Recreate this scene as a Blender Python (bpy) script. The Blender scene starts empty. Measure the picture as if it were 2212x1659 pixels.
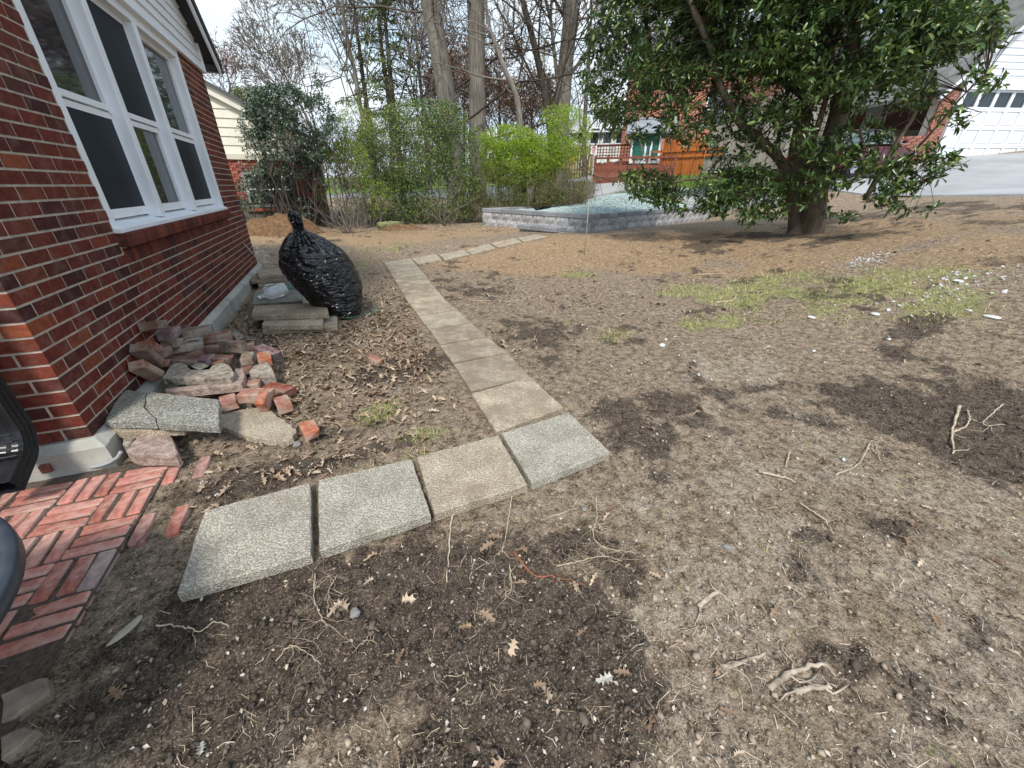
import bpy, bmesh, math, random
import numpy as np
from mathutils import Vector, Matrix
random.seed(7); rng = np.random.default_rng(7)
SC = bpy.context.scene; COL = SC.collection
# ------------------------------------------------------------------ camera
PITCH, ROLL, YAW, EYE = math.radians(27.2275), math.radians(0.3327), math.radians(22.0507), 1.3
FPX, CX, CY = 1514/4032*2212, 1106.0, 829.5
_f = np.array([math.sin(YAW)*math.cos(PITCH), math.cos(YAW)*math.cos(PITCH), -math.sin(PITCH)])
_r0 = np.array([math.cos(YAW), -math.sin(YAW), 0.0]); _u0 = np.cross(_r0, _f)
_r = math.cos(ROLL)*_r0 + math.sin(ROLL)*_u0; _u = -math.sin(ROLL)*_r0 + math.cos(ROLL)*_u0
cd = bpy.data.cameras.new('camera'); cam = bpy.data.objects.new('camera', cd); COL.objects.link(cam)
cam.matrix_world = Matrix(((_r[0], _u[0], -_f[0], 0), (_r[1], _u[1], -_f[1], 0), (_r[2], _u[2], -_f[2], EYE), (0, 0, 0, 1)))
cd.sensor_width = 36; cd.lens = 1514/4032*36; cd.clip_start = 0.02; cd.clip_end = 1500
SC.camera = cam
# ------------------------------------------------------------------ world, sun, exposure
SUN_EL, SUN_AZ = math.radians(52), math.radians(205)       # azimuth clockwise from +Y
w = bpy.data.worlds.new('World'); SC.world = w; w.use_nodes = True
nt = w.node_tree; nt.nodes.clear()
def wn(t, **k):
    n = nt.nodes.new(t)
    for a, b in k.items(): setattr(n, a, b)
    return n
o = wn('ShaderNodeOutputWorld'); bg = wn('ShaderNodeBackground'); bg.inputs[1].default_value = 0.12
sky = wn('ShaderNodeTexSky', sky_type='NISHITA', sun_disc=False, sun_elevation=SUN_EL, sun_rotation=SUN_AZ)
tc = wn('ShaderNodeTexCoord'); mp = wn('ShaderNodeMapping'); mp.inputs['Scale'].default_value = (1, 1, 3.2)
no = wn('ShaderNodeTexNoise'); no.inputs['Scale'].default_value = 1.6; no.inputs['Detail'].default_value = 5; no.inputs['Roughness'].default_value = .5
cr = wn('ShaderNodeValToRGB'); cr.color_ramp.elements[0].position = .36; cr.color_ramp.elements[0].color = (.5, .5, .5, 1)
cr.color_ramp.elements[1].position = .58; cr.color_ramp.elements[1].color = (1, 1, 1, 1)
no2 = wn('ShaderNodeTexNoise'); no2.inputs['Scale'].default_value = 3.1; no2.inputs['Detail'].default_value = 6
cr2 = wn('ShaderNodeValToRGB'); cr2.color_ramp.elements[0].position = .3; cr2.color_ramp.elements[0].color = (2.1, 2.85, 3.5, 1)
cr2.color_ramp.elements[1].position = .66; cr2.color_ramp.elements[1].color = (3.4, 3.65, 3.85, 1)
mx = wn('ShaderNodeMix', data_type='RGBA')
L = nt.links.new
L(tc.outputs['Generated'], mp.inputs[0]); L(mp.outputs[0], no.inputs[0]); L(mp.outputs[0], no2.inputs[0])
L(no.outputs[0], cr.inputs[0]); L(no2.outputs[0], cr2.inputs[0]); L(cr.outputs[0], mx.inputs['Factor'])
L(sky.outputs[0], mx.inputs['A']); L(cr2.outputs[0], mx.inputs['B']); L(mx.outputs['Result'], bg.inputs[0]); L(bg.outputs[0], o.inputs[0])
sd = bpy.data.lights.new('sun', 'SUN'); sd.energy = 1.5; sd.angle = math.radians(10); sd.color = (1, .95, .87)
so = bpy.data.objects.new('sun', sd); COL.objects.link(so)
_sv = Vector((math.sin(SUN_AZ)*math.cos(SUN_EL), math.cos(SUN_AZ)*math.cos(SUN_EL), math.sin(SUN_EL)))
so.rotation_euler = _sv.to_track_quat('Z', 'Y').to_euler(); so.location = (0, 0, 30)
SC.view_settings.view_transform = 'Standard'; SC.view_settings.look = 'None'
SC.view_settings.exposure = 1.45; SC.view_settings.gamma = 1; SC.view_settings.use_curve_mapping = False
SC.render.engine = 'CYCLES'; SC.cycles.max_bounces = 6; SC.cycles.transparent_max_bounces = 8
# ------------------------------------------------------------------ survey helpers: a sight line of the photograph -> a place in the yard
def ray(x, y): return (x-CX)/FPX*_r - (y-CY)/FPX*_u + _f
O3 = np.array([0, 0, EYE])
def onz(x, y, z=0.0):
    d = ray(x, y); return O3 + (z-EYE)/d[2]*d
def atd(x, y, dist):
    d = ray(x, y); return O3 + dist/math.hypot(d[0], d[1])*d
def onyp(x, y, Y):
    d = ray(x, y); return O3 + Y/d[1]*d
def ZP(x, y): return ((450+x/2.212)/1.8228, (1150+y/2.212)/1.8228)       # detail views of the photograph
def ZB(x, y): return ((900+x/3.19)/1.8228, (780+y/3.19)/1.8228)
def Z5(x, y): return (x/1.4747/1.8228, (900+y/1.4747)/1.8228)
def ZS(x, y): return ((1300+x/1.5085)/1.8228, (800+y/1.5085)/1.8228)
def Z3(x, y): return ((1700+x/1.6592)/1.8228, y/1.6592/1.8228)
def Z4(x, y): return ((2800+x/1.6592)/1.8228, y/1.6592/1.8228)
def Z2(x, y): return ((700+x/1.6592)/1.8228, y/1.6592/1.8228)
def px(V, x, y, z): return onz(*V(x, y), z)
# ------------------------------------------------------------------ noise
_perm = np.random.default_rng(3).permutation(4096).astype(np.int64)
_val = np.random.default_rng(4).random(4096)
def vnoise(x, y, s=0):
    x = np.asarray(x, float)+s*17.3; y = np.asarray(y, float)+s*9.1
    xi = np.floor(x).astype(np.int64); yi = np.floor(y).astype(np.int64); fx = x-xi; fy = y-yi
    fx = fx*fx*(3-2*fx); fy = fy*fy*(3-2*fy)
    h = lambda a, b: _val[_perm[(a+_perm[b & 4095]) & 4095]]
    return (h(xi, yi)*(1-fx)+h(xi+1, yi)*fx)*(1-fy)+(h(xi, yi+1)*(1-fx)+h(xi+1, yi+1)*fx)*fy
def fbm(x, y, o=4, s=0, g=.5):
    t = 0; a = 1; n = 0
    for i in range(o):
        t = t+a*vnoise(x*2**i, y*2**i, s+i); n += a; a *= g
    return t/n
# ------------------------------------------------------------------ terrain
_ctl = []
def C(x, y, d=None, z=None):
    p = atd(x, y, d) if d else onz(x, y, z); _ctl.append((p[0], p[1], p[2]))
for a in [(-.6, 1.05, -.062), (0, 1.05, -.066), (.6, 1.1, -.066), (1.25, 1.25, -.055), (-1.4, 0, -.03), (-3, 1, -.04), (0, .3, -.05), (2, .5, -.045), (4, .5, 0), (1.5, 1.6, -.035), (-1, 3, -.02), (0, 3, -.015), (-1, 5, 0.0), (0, 5, -.01), (2, 3, -.01),
          (2.5, 5, 0), (1.5, 6.2, 0.02), (-1, 7, .04), (3.5, 3.4, .03), (0, 6.5, .01), (-1.3, 8.2, .06), (-4, 4, 0), (-4, 9, .1), (0, -3, -.05), (5, -3, .05), (-5, -4, -.05), (12, -4, .5)]: _ctl.append(a)
for a in [(1182, 512, 8.9), (1271, 503, 10.5), (1043, 487, 13.2), (1560, 468, 17.5), (1740, 505, 9.5), (2200, 420, 15), (1870, 428, 15), (2212, 560, 7), (1740, 600, 6.3), (2212, 720, 5.2),
          (800, 487, 13.5), (560, 490, 12.5), (2017, 350.5, 21), (1600, 350, 25), (1395, 387, 23), (1293, 415, 21.5), (1450, 426, 22.5), (1620, 414, 23), (1480, 413, 24.5), (1760, 391, 17.6), (1900, 391, 17.9), (1850, 389, 20), (1800, 394, 16.6), (1262, 550, 7.7), (2000, 460, 11), (1450, 500, 9.6), (2212, 352, 21)]: C(a[0], a[1], d=a[2])
for a in [(-8, 16, .35), (-8, 30, .4), (3, 19, .5), (5, 30, 1.0), (15, 30, 1.6), (30, 20, 3.4), (34, 2, 3.3), (25, -10, 2.5), (-15, 5, .1), (-20, -15, 0), (0, 60, 1.2), (60, 60, 4), (-60, 60, 1), (80, 0, 5), (-80, 0, 0), (0, -80, 0), (80, -80, 3), (-80, -80, 0)]: _ctl.append(a)
_ctl = np.array(_ctl)
def _U(r2):
    r2 = np.maximum(r2, 1e-12); return r2*np.log(r2)*.5
_n = len(_ctl); _d2 = ((_ctl[:, None, :2]-_ctl[None, :, :2])**2).sum(-1)
_K = _U(_d2)+np.eye(_n)*.08; _P = np.c_[np.ones(_n), _ctl[:, :2]]
_A = np.block([[_K, _P], [_P.T, np.zeros((3, 3))]]); _W = np.linalg.solve(_A, np.r_[_ctl[:, 2], 0, 0, 0])
def gza(x, y):
    x = np.atleast_1d(np.asarray(x, float)); y = np.atleast_1d(np.asarray(y, float)); out = np.zeros(x.shape)
    for i in range(_n): out += _W[i]*_U((x-_ctl[i, 0])**2+(y-_ctl[i, 1])**2)
    return out+_W[_n]+_W[_n+1]*x+_W[_n+2]*y
def gz(x, y): return float(gza(x, y)[0])
def ground_at(x, y, off=0):
    """where the sight line meets the terrain"""
    d = ray(x, y); a, b = .4, 60.0; n = np.hypot(d[0], d[1])
    ts = np.concatenate([np.arange(.4, 12, .05), np.arange(12, 70, .3)])/n
    P = O3+ts[:, None]*d; h = P[:, 2]-gza(P[:, 0], P[:, 1])-off
    k = np.argmax(h < 0) if (h < 0).any() else len(h)-1
    return P[k]
# outline of the raised bed
bc = atd(1271.6, 503, 10.5); bl = atd(1043, 487, 13.2); br = atd(1560, 468, 17.0)
def b2(p): return np.array([p[0], p[1]])
e_l = b2(bl)-b2(bc); Ll = np.linalg.norm(e_l); e_l /= Ll; e_r = np.array([-e_l[1], e_l[0]]); e_r = e_r if e_r@(b2(br)-b2(bc)) > 0 else -e_r; Lr = float((b2(br)-b2(bc))@e_r)+.6
BZ = .16; BTOP = atd(1271.6, 463.5, 10.5)[2]
# ------------------------------------------------------------------ materials
MATS = {}
class NT:
    def __init__(s, name):
        s.m = bpy.data.materials.new(name); s.m.use_nodes = True; s.t = s.m.node_tree; s.t.nodes.clear()
        s.out = s.n('ShaderNodeOutputMaterial'); s.b = s.n('ShaderNodeBsdfPrincipled'); s.l(s.b.outputs[0], s.out.inputs[0])
    def n(s, t, **k):
        q = s.t.nodes.new(t)
        for a, b in k.items(): setattr(q, a, b)
        return q
    def l(s, a, b): s.t.links.new(a, b)
    def coord(s, kind='Object', scale=(1, 1, 1)):
        t = s.n('ShaderNodeTexCoord'); m = s.n('ShaderNodeMapping'); m.inputs['Scale'].default_value = scale; s.l(t.outputs[kind], m.inputs[0]); return m.outputs[0]
    def noise(s, v, sc, det=4, ro=.55, dist=0):
        q = s.n('ShaderNodeTexNoise'); q.inputs['Scale'].default_value = sc; q.inputs['Detail'].default_value = det; q.inputs['Roughness'].default_value = ro; q.inputs['Distortion'].default_value = dist; s.l(v, q.inputs['Vector']); return q.outputs[0]
    def vor(s, v, sc, feature='F1', out='Distance'):
        q = s.n('ShaderNodeTexVoronoi', feature=feature); q.inputs['Scale'].default_value = sc; s.l(v, q.inputs['Vector']); return q.outputs[out]
    def ramp(s, f, stops):
        q = s.n('ShaderNodeValToRGB'); e = q.color_ramp.elements
        while len(e) < len(stops): e.new(.5)
        for i, (p, c) in enumerate(stops):
            e[i].position = p; e[i].color = (*c, 1) if len(c) == 3 else c
        s.l(f, q.inputs[0]); return q.outputs[0]
    def mix(s, f, a, b, mode='MIX'):
        q = s.n('ShaderNodeMix', data_type='RGBA', blend_type=mode)
        for sock, v in (('Factor', f), ('A', a), ('B', b)):
            if hasattr(v, 'links'): s.l(v, q.inputs[sock])
            else: q.inputs[sock].default_value = v if sock == 'Factor' else (*v, 1)
        return q.outputs['Result']
    def math(s, op, a, b=0.5, clamp=False):
        q = s.n('ShaderNodeMath', operation=op, use_clamp=clamp)
        for i, v in enumerate((a, b)):
            if hasattr(v, 'links'): s.l(v, q.inputs[i])
            else: q.inputs[i].default_value = v
        return q.outputs[0]
    def rnd(s):
        a = s.n('ShaderNodeObjectInfo').outputs['Random']; b = s.n('ShaderNodeNewGeometry').outputs['Random Per Island']
        return s.math('FRACT', s.math('ADD', a, b), 0)
    def bump(s, h, st=.3, dist=.01, prev=None):
        q = s.n('ShaderNodeBump'); q.inputs['Strength'].default_value = st; q.inputs['Distance'].default_value = dist; s.l(h, q.inputs['Height'])
        if prev is not None: s.l(prev, q.inputs['Normal'])
        s.l(q.outputs[0], s.b.inputs['Normal']); return q.outputs[0]
    def col(s, c):
        if hasattr(c, 'links'): s.l(c, s.b.inputs['Base Color'])
        else: s.b.inputs['Base Color'].default_value = (*c, 1)
    def done(s, rough=.8, spec=.3, metal=0):
        s.b.inputs['Roughness'].default_value = rough; s.b.inputs['Specular IOR Level'].default_value = spec; s.b.inputs['Metallic'].default_value = metal
        return s.m
def plain(name, c, rough=.7, var=.25, sc=8, bump=.15, bs=60, bd=.003, metal=0, spec=.35, stretch=(1, 1, 1), island=.0, tint=None):
    if name in MATS: return MATS[name]
    t = NT(name); v = t.coord('Object', stretch); f = t.noise(v, sc, 5)
    lo = tuple(max(0, k*(1-var)) for k in c); hi = tuple(min(1, k*(1+var)) for k in c)
    if tint: hi = tint
    cc = t.ramp(f, [(.3, lo), (.7, hi)])
    if island:
        r = t.rnd(); g = t.ramp(r, [(0, (1-island,)*3), (1, (1+island,)*3)]); cc = t.mix(1.0, cc, g, 'MULTIPLY')
    t.col(cc)
    if bump: t.bump(t.noise(v, bs, 4, .65), bump, bd)
    MATS[name] = t.done(rough, spec, metal); return MATS[name]
def leafmat(name, stops, rough=.4, spec=.5, trans=0.0, big=None):
    if name in MATS: return MATS[name]
    t = NT(name); r = t.rnd(); c = t.ramp(r, stops)
    v = t.coord('Object'); c = t.mix(t.ramp(t.noise(v, 1.3, 3), [(.35, (0, 0, 0)), (.65, (.5, .5, .5))]), c, big or stops[-1][1])
    t.col(c)
    if trans:
        tr = t.n('ShaderNodeBsdfTranslucent'); ms = t.n('ShaderNodeMixShader'); ms.inputs[0].default_value = trans
        t.l(c, tr.inputs[0]); t.l(t.b.outputs[0], ms.inputs[1]); t.l(tr.outputs[0], ms.inputs[2]); t.l(ms.outputs[0], t.out.inputs[0])
    MATS[name] = t.done(rough, spec); return MATS[name]
def brickmat(name, stops, dirt=(.30, .26, .21), dirtamt=.25, sc=1.0, rough=.85, wdirt=(.42, .62)):
    t = NT(name); r = t.rnd(); v = t.coord('Object', (sc, sc, sc)); c = t.ramp(r, stops)
    n1 = t.noise(v, 26, 7, .72, .5); c = t.mix(1.0, c, t.ramp(n1, [(.3, (.52, .50, .50)), (.7, (1.42, 1.34, 1.28))]), 'MULTIPLY')
    n2 = t.noise(v, 9, 5, .6); f = t.ramp(n2, [(wdirt[0], (0, 0, 0)), (wdirt[1], (dirtamt,)*3)]); c = t.mix(f, c, dirt)
    sp = t.vor(v, 160); c = t.mix(t.ramp(sp, [(.05, (.5,)*3), (.16, (0, 0, 0))]), c, (.05, .03, .03)); t.col(c)
    h = t.math('ADD', t.noise(v, 55, 6, .7), t.noise(v, 12, 3)); t.bump(h, .55, .004)
    return t.done(rough, .2)
def aggmat(name, dark, light, dirt, dirtamt, sc=105, thr=.5):
    t = NT(name); v = t.coord('Object'); w_ = t.noise(v, 30, 2); vv = t.n('ShaderNodeVectorMath', operation='ADD')
    q = t.n('ShaderNodeVectorMath', operation='SCALE'); q.inputs['Scale'].default_value = .006; nn = t.n('ShaderNodeTexNoise'); nn.inputs['Scale'].default_value = 60; t.l(v, nn.inputs[0]); t.l(nn.outputs[1], q.inputs[0]); t.l(v, vv.inputs[0]); t.l(q.outputs[0], vv.inputs[1]); v2 = vv.outputs[0]
    d = t.vor(v2, sc); cc = t.vor(v2, sc, out='Color'); sep = t.n('ShaderNodeSeparateColor'); t.l(cc, sep.inputs[0])
    peb = t.ramp(sep.outputs[0], [(0, tuple(k*.66 for k in light)), (.5, light), (1, tuple(min(1, k*1.3) for k in light))])
    c = t.mix(t.ramp(d, [(.34, (0, 0, 0)), (.66, (.85,)*3)]), peb, dark)
    c = t.mix(1.0, c, t.ramp(t.noise(v, 5, 5, .6), [(.3, (.72, .7, .68)), (.7, (1.18, 1.16, 1.12))]), 'MULTIPLY')
    o = t.n('ShaderNodeObjectInfo'); off = t.n('ShaderNodeVectorMath', operation='ADD'); t.l(v, off.inputs[0]); cb = t.n('ShaderNodeCombineXYZ'); t.l(t.math('MULTIPLY', o.outputs['Random'], 20), cb.inputs[0]); t.l(cb.outputs[0], off.inputs[1])
    dn = t.math('ADD', t.noise(off.outputs[0], 4.5, 6, .62), t.math('MULTIPLY', t.noise(v, 130, 2), .12)); c = t.mix(t.ramp(dn, [(thr, (0, 0, 0)), (thr+.14, (dirtamt,)*3)]), c, dirt); t.col(c)
    t.bump(t.math('MULTIPLY', d, -1), .8, .006); return t.done(.88, .25)
# ------------------------------------------------------------------ mesh helpers
def newobj(name, me, mat=None, parent=None, smooth=False):
    if mat is not None and not me.materials: me.materials.append(mat)
    if smooth: me.shade_smooth()
    ob = bpy.data.objects.new(name, me); COL.objects.link(ob)
    if parent is not None: ob.parent = parent
    return ob
def tag(ob, label=None, cat=None, group=None, kind=None):
    if label: ob['label'] = label
    if cat: ob['category'] = cat
    if group: ob['group'] = group
    if kind: ob['kind'] = kind
    return ob
def empty(name, loc=(0, 0, 0), rz=0, label=None, cat=None, group=None, kind=None):
    e = bpy.data.objects.new(name, None); COL.objects.link(e); e.location = loc; e.rotation_euler = (0, 0, rz); e.empty_display_size = .1
    return tag(e, label, cat, group, kind)
class MB:
    def __init__(s): s.v = []; s.f = []; s.n = 0
    def add(s, v, f):
        v = np.asarray(v, float); s.v.append(v); s.f += [tuple(i+s.n for i in q) for q in f]; s.n += len(v); return s
    def box(s, c, d, R=None, bev=0):
        v, f = boxvf(d, bev); 
        if R is not None: v = v@np.asarray(R).T
        return s.add(v+np.asarray(c, float), f)
    def tube(s, pts, rad, n=8, cap=True):
        pts = np.asarray(pts, float); m = len(pts); rad = np.broadcast_to(np.asarray(rad, float), (m,))
        T = np.gradient(pts, axis=0); T /= np.linalg.norm(T, axis=1, keepdims=True)+1e-9
        up = np.array([0, 0, 1.0]) if abs(T[0, 2]) < .9 else np.array([1.0, 0, 0]); a = np.linspace(0, 2*np.pi, n, endpoint=False); V = []
        x = np.cross(up, T[0]); x /= np.linalg.norm(x)
        for i in range(m):
            x = x-T[i]*(x@T[i]); x /= np.linalg.norm(x); y = np.cross(T[i], x)
            V.append(pts[i]+rad[i]*(np.cos(a)[:, None]*x+np.sin(a)[:, None]*y))
        F = [(i*n+j, i*n+(j+1) % n, (i+1)*n+(j+1) % n, (i+1)*n+j) for i in range(m-1) for j in range(n)]
        if cap: F += [tuple(range(n))[::-1], tuple((m-1)*n+j for j in range(n))]
        return s.add(np.concatenate(V), F)
    def prism(s, poly, z0, z1, jit=0):
        """vertical prism; poly Nx2 or Nx3 (z added)"""
        p = np.asarray(poly, float); n = len(p)
        if p.shape[1] == 2: p = np.c_[p, np.zeros(n)]
        a = p+[0, 0, z0]; b = p+[0, 0, z1]
        return s.add(np.r_[a, b], [tuple(range(n))[::-1], tuple(range(n, 2*n))]+[(i, (i+1) % n, n+(i+1) % n, n+i) for i in range(n)])
    def mesh(s, name='mesh'):
        me = bpy.data.meshes.new(name); me.from_pydata(np.concatenate(s.v).tolist(), [], s.f); me.update(); return me
    def build(s, name, mat=None, parent=None, smooth=False): return newobj(name, s.mesh(name), mat, parent, smooth)
def boxvf(d, bev=0):
    x, y, z = (k/2 for k in d)
    if not bev:
        v = [(sx*x, sy*y, sz*z) for sz in (-1, 1) for sy in (-1, 1) for sx in (-1, 1)]
        return np.array(v), [(0, 2, 3, 1), (4, 5, 7, 6), (0, 1, 5, 4), (2, 6, 7, 3), (0, 4, 6, 2), (1, 3, 7, 5)]
    b = bev; v = []; idx = {}
    for sx in (-1, 1):
        for sy in (-1, 1):
            for sz in (-1, 1):
                for ax in range(3):
                    p = [sx*(x-b), sy*(y-b), sz*(z-b)]; p[ax] = (sx*x, sy*y, sz*z)[ax]; idx[(sx, sy, sz, ax)] = len(v); v.append(p)
    f = []; I = idx
    for ax in range(3):
        for s in (-1, 1):
            o = [a for a in range(3) if a != ax]; q = []
            for (p, r) in ((-1, -1), (1, -1), (1, 1), (-1, 1)):
                k = [0, 0, 0]; k[ax] = s; k[o[0]] = p; k[o[1]] = r; q.append(I[(*k, ax)])
            flip = (s < 0) ^ (ax == 1); f.append(tuple(q[::-1]) if flip else tuple(q))
    for ax in range(3):                       # edges parallel to ax
        o = [a for a in range(3) if a != ax]
        for p in (-1, 1):
            for r in (-1, 1):
                def key(s_, which):
                    k = [0, 0, 0]; k[ax] = s_; k[o[0]] = p; k[o[1]] = r; return I[(*k, which)]
                q = [key(-1, o[0]), key(1, o[0]), key(1, o[1]), key(-1, o[1])]
                flip = ((p*r > 0) ^ (ax == 1)); f.append(tuple(q[::-1]) if flip else tuple(q))
    for sx in (-1, 1):
        for sy in (-1, 1):
            for sz in (-1, 1):
                q = (I[(sx, sy, sz, 0)], I[(sx, sy, sz, 1)], I[(sx, sy, sz, 2)]); f.append(q if sx*sy*sz > 0 else q[::-1])
    return np.array(v), f
def Rz(a):
    c, s = math.cos(a), math.sin(a); return np.array([[c, -s, 0], [s, c, 0], [0, 0, 1.0]])
def quadprism(mb, quad, z0, z1):
    return mb.prism(quad, z0, z1)
def place_pieces(boxes, name, mat, parent, limit=300, org=(0, 0, 0), orz=0, eyew=True, stuffname=None, bev=.004, variants=5, jit=.0015):
    """boxes: list of (centre xyz, dims, Rz angle).  The `limit` that show largest become single parts, the rest one joined part."""
    def size(b):
        c = Rz(orz)@np.asarray(b[0])+np.asarray(org, float); d = c-O3; z = d@_f
        return -1 if z < .05 else b[1][0]*b[1][2]/(z*z)
    order = sorted(range(len(boxes)), key=lambda i: -size(boxes[i])); cache = {}; rest = MB()
    for k, i in enumerate(order):
        c, d, a = boxes[i]
        if k < limit:
            key = (round(d[0], 3), round(d[1], 3), round(d[2], 3)); L_ = cache.setdefault(key, [])
            if len(L_) < variants:
                v, f = boxvf(d, bev); v = v+rng.normal(0, jit, v.shape)
                me = bpy.data.meshes.new(name); me.from_pydata(v.tolist(), [], f); me.materials.append(mat); L_.append(me)
            ob = bpy.data.objects.new(name, L_[k % len(L_)]); COL.objects.link(ob); ob.parent = parent; ob.location = c; ob.rotation_euler = (0, 0, a)
        else: rest.box(c, d, Rz(a) if a else None)
    if rest.n:
        r = rest.build(stuffname or name, mat, parent); r['kind'] = 'stuff'; return r
# ---- many copies of a small template in one mesh
def swarm(name, T, F, pos, R, sc, mat, parent=None, kind=None, smooth=False):
    T = np.asarray(T, float); n = len(pos); k = len(T); sc = np.asarray(sc)
    if sc.ndim == 1: sc = sc[:, None]
    TT = T[None]*(sc[:, None, :] if sc.shape[1] == 3 else sc[:, :, None])
    V = np.einsum('nij,nkj->nki', R, TT)+np.asarray(pos)[:, None, :]
    m = len(F[0]); FF = (np.asarray(F)[None]+(np.arange(n)*k)[:, None, None]).reshape(-1)
    me = bpy.data.meshes.new(name); me.vertices.add(n*k); me.vertices.foreach_set('co', V.astype(np.float32).ravel())
    nf = n*len(F); me.loops.add(nf*m); me.loops.foreach_set('vertex_index', FF.astype(np.int32)); me.polygons.add(nf)
    me.polygons.foreach_set('loop_start', np.arange(nf, dtype=np.int32)*m); me.update(calc_edges=True)
    if smooth: me.shade_smooth()
    ob = newobj(name, me, mat, parent)
    if kind: ob['kind'] = kind
    return ob
def frames(d, roll):
    """rotation matrices whose local +Y is d, rolled about it"""
    d = d/np.linalg.norm(d, axis=1, keepdims=True); up = np.tile([0, 0, 1.0], (len(d), 1)); up[np.abs(d[:, 2]) > .95] = [1, 0, 0]
    x = np.cross(d, up); x /= np.linalg.norm(x, axis=1, keepdims=True); z = np.cross(x, d)
    c, s = np.cos(roll)[:, None], np.sin(roll)[:, None]; x2 = c*x+s*z; z2 = -s*x+c*z
    return np.stack([x2, d, z2], axis=2)
def flat_frames(n, tilt=.25):
    a = rng.random(n)*2*np.pi; d = np.c_[np.cos(a), np.sin(a), rng.normal(0, tilt, n)]; return frames(d, rng.normal(0, tilt, n))
LEAF_T = np.array([(0, 0, 0), (-.5, .5, .12), (0, .5, -.03), (.5, .5, .12), (0, 1, -.06)])*[.42, 1, 1]; LEAF_F = [(0, 2, 1), (0, 3, 2), (1, 2, 4), (2, 3, 4)]
BIG_T = np.array([(0, 0, 0), (-.36, .3, .09), (0, .3, 0), (.36, .3, .09), (-.34, .72, .06), (0, .72, -.03), (.34, .72, .06), (0, 1.02, -.1)])*[.46, 1, 1]
BIG_F = [(0, 2, 1), (0, 3, 2), (1, 2, 4), (2, 5, 4), (2, 3, 5), (3, 6, 5), (4, 5, 7), (5, 6, 7)]
# ================================================================== GROUND
def blobs(x, y, lst):
    t = np.zeros(np.shape(x))
    for (X, Y, rx, ry, a, wt) in lst:
        c, s = math.cos(a), math.sin(a); u = ((x-X)*c+(y-Y)*s)/rx; v = (-(x-X)*s+(y-Y)*c)/ry; t = np.maximum(t, wt*np.exp(-(u*u+v*v)**1.5))
    return t
def BL(pxx, pxy, rx, ry, a=0, wt=1):
    p = ground_at(pxx, pxy); return (p[0], p[1], rx, ry, a, wt)
NEARROW = [(375, 1290), (677, 1198), (685, 1193), (935, 1112)]
DARK = [BL(700, 1420, 1.0, .34, .1, 1), BL(350, 1420, .45, .3, .3, 1), BL(1150, 1500, .7, .3, .1, .9), BL(1050, 1280, .55, .16, .2, .75), BL(2050, 880, .9, .45, -.5, 1), BL(2190, 960, .6, .4, -.3, .95), BL(1950, 735, .9, .16, .2, .85),
        BL(1420, 935, .45, .35, 0, .6), BL(1180, 790, .3, .35, 0, .6), BL(1130, 720, .5, .5, 0, .75), BL(1010, 610, .7, 1.0, 0, .7), BL(800, 920, .4, .18, .2, .6), BL(700, 1010, .7, .1, .1, .8), BL(820, 810, .3, .2, 0, .7), BL(640, 690, .4, .4, 0, .45),
        BL(1950, 1130, .4, .1, -.5, .6), BL(1750, 830, .8, .12, -.2, .6), BL(1700, 500, 2.6, .75, .1, .75), BL(1900, 470, 2.4, 1.4, .2, .6), BL(2100, 450, 2.5, 1.5, .2, .55), BL(600, 500, 1.0, .6, 0, .5), BL(1730, 1240, .3, .1, .3, .5), BL(1880, 1480, .5, .13, -.7, .5), BL(2080, 1560, .5, .12, -.8, .55), BL(250, 1560, .5, .3, 0, .8)]
GREEN = [BL(1640, 630, 1.15, .55, .05, .8), BL(1850, 640, 1.3, .6, .1, .75), BL(2050, 645, 1.1, .55, .1, .6), BL(1470, 625, .5, .4, 0, .8), BL(1330, 725, .4, .3, 0, .62), BL(1240, 595, .5, .3, 0, .6), BL(820, 895, .2, .16, .6, .75), BL(930, 945, .22, .08, .2, .6), BL(760, 570, .5, .7, 0, .5), BL(840, 535, .9, .6, 0, .55),
         BL(2080, 830, .3, .15, 0, .4), BL(1250, 700, .4, .4, 0, .4), BL(620, 710, .12, .12, 0, .5), BL(1560, 690, .8, .3, 0, .6), BL(870, 1000, .3, .04, .1, .35), BL(1990, 600, .6, .5, 0, .6)]
LAWN = [BL(1560, 372, 6, 3.6, .2, 1.3), BL(1960, 338, 1.0, .9, 0, 1.1), BL(2150, 40, .1, .1), BL(1440, 385, 4, 1.6, .2, 1.2)]
ORANGE = [BL(900, 505, 4.5, 2.0, 0, 1), BL(600, 500, 2.5, 1.3, 0, 1), BL(1200, 545, 3, 1.6, 0, .9), BL(1500, 525, 3, 1.3, 0, 1), BL(1450, 570, 1.4, .6, 0, .8), BL(1800, 520, 3, 1.6, 0, .9), BL(2100, 540, 2.2, .9, 0, .7), BL(2150, 470, 3, 1.8, 0, .6)]
PALE = [BL(1500, 1330, .35, .22, .4, 1), BL(1600, 1500, .5, .25, .3, 1), BL(1950, 1280, .5, .35, -.3, .9), BL(2100, 1400, .5, .35, -.3, .9), BL(1700, 1010, .7, .3, 0, .8), BL(1850, 1130, .7, .3, 0, .8), BL(1430, 1080, .3, .2, 0, .55), BL(1620, 860, .8, .5, 0, .6), BL(1500, 790, .8, .45, 0, .7),
        BL(1850, 560, .55, .25, .2, 1), BL(2080, 615, .5, .3, 0, .8), BL(560, 545, .4, .7, 0, .6), BL(800, 860, .3, .3, 0, .6), BL(1750, 935, .4, .12, 0, .9), BL(2150, 1150, .6, .3, 0, .8), BL(760, 700, .4, .6, 0, .5)]
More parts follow.
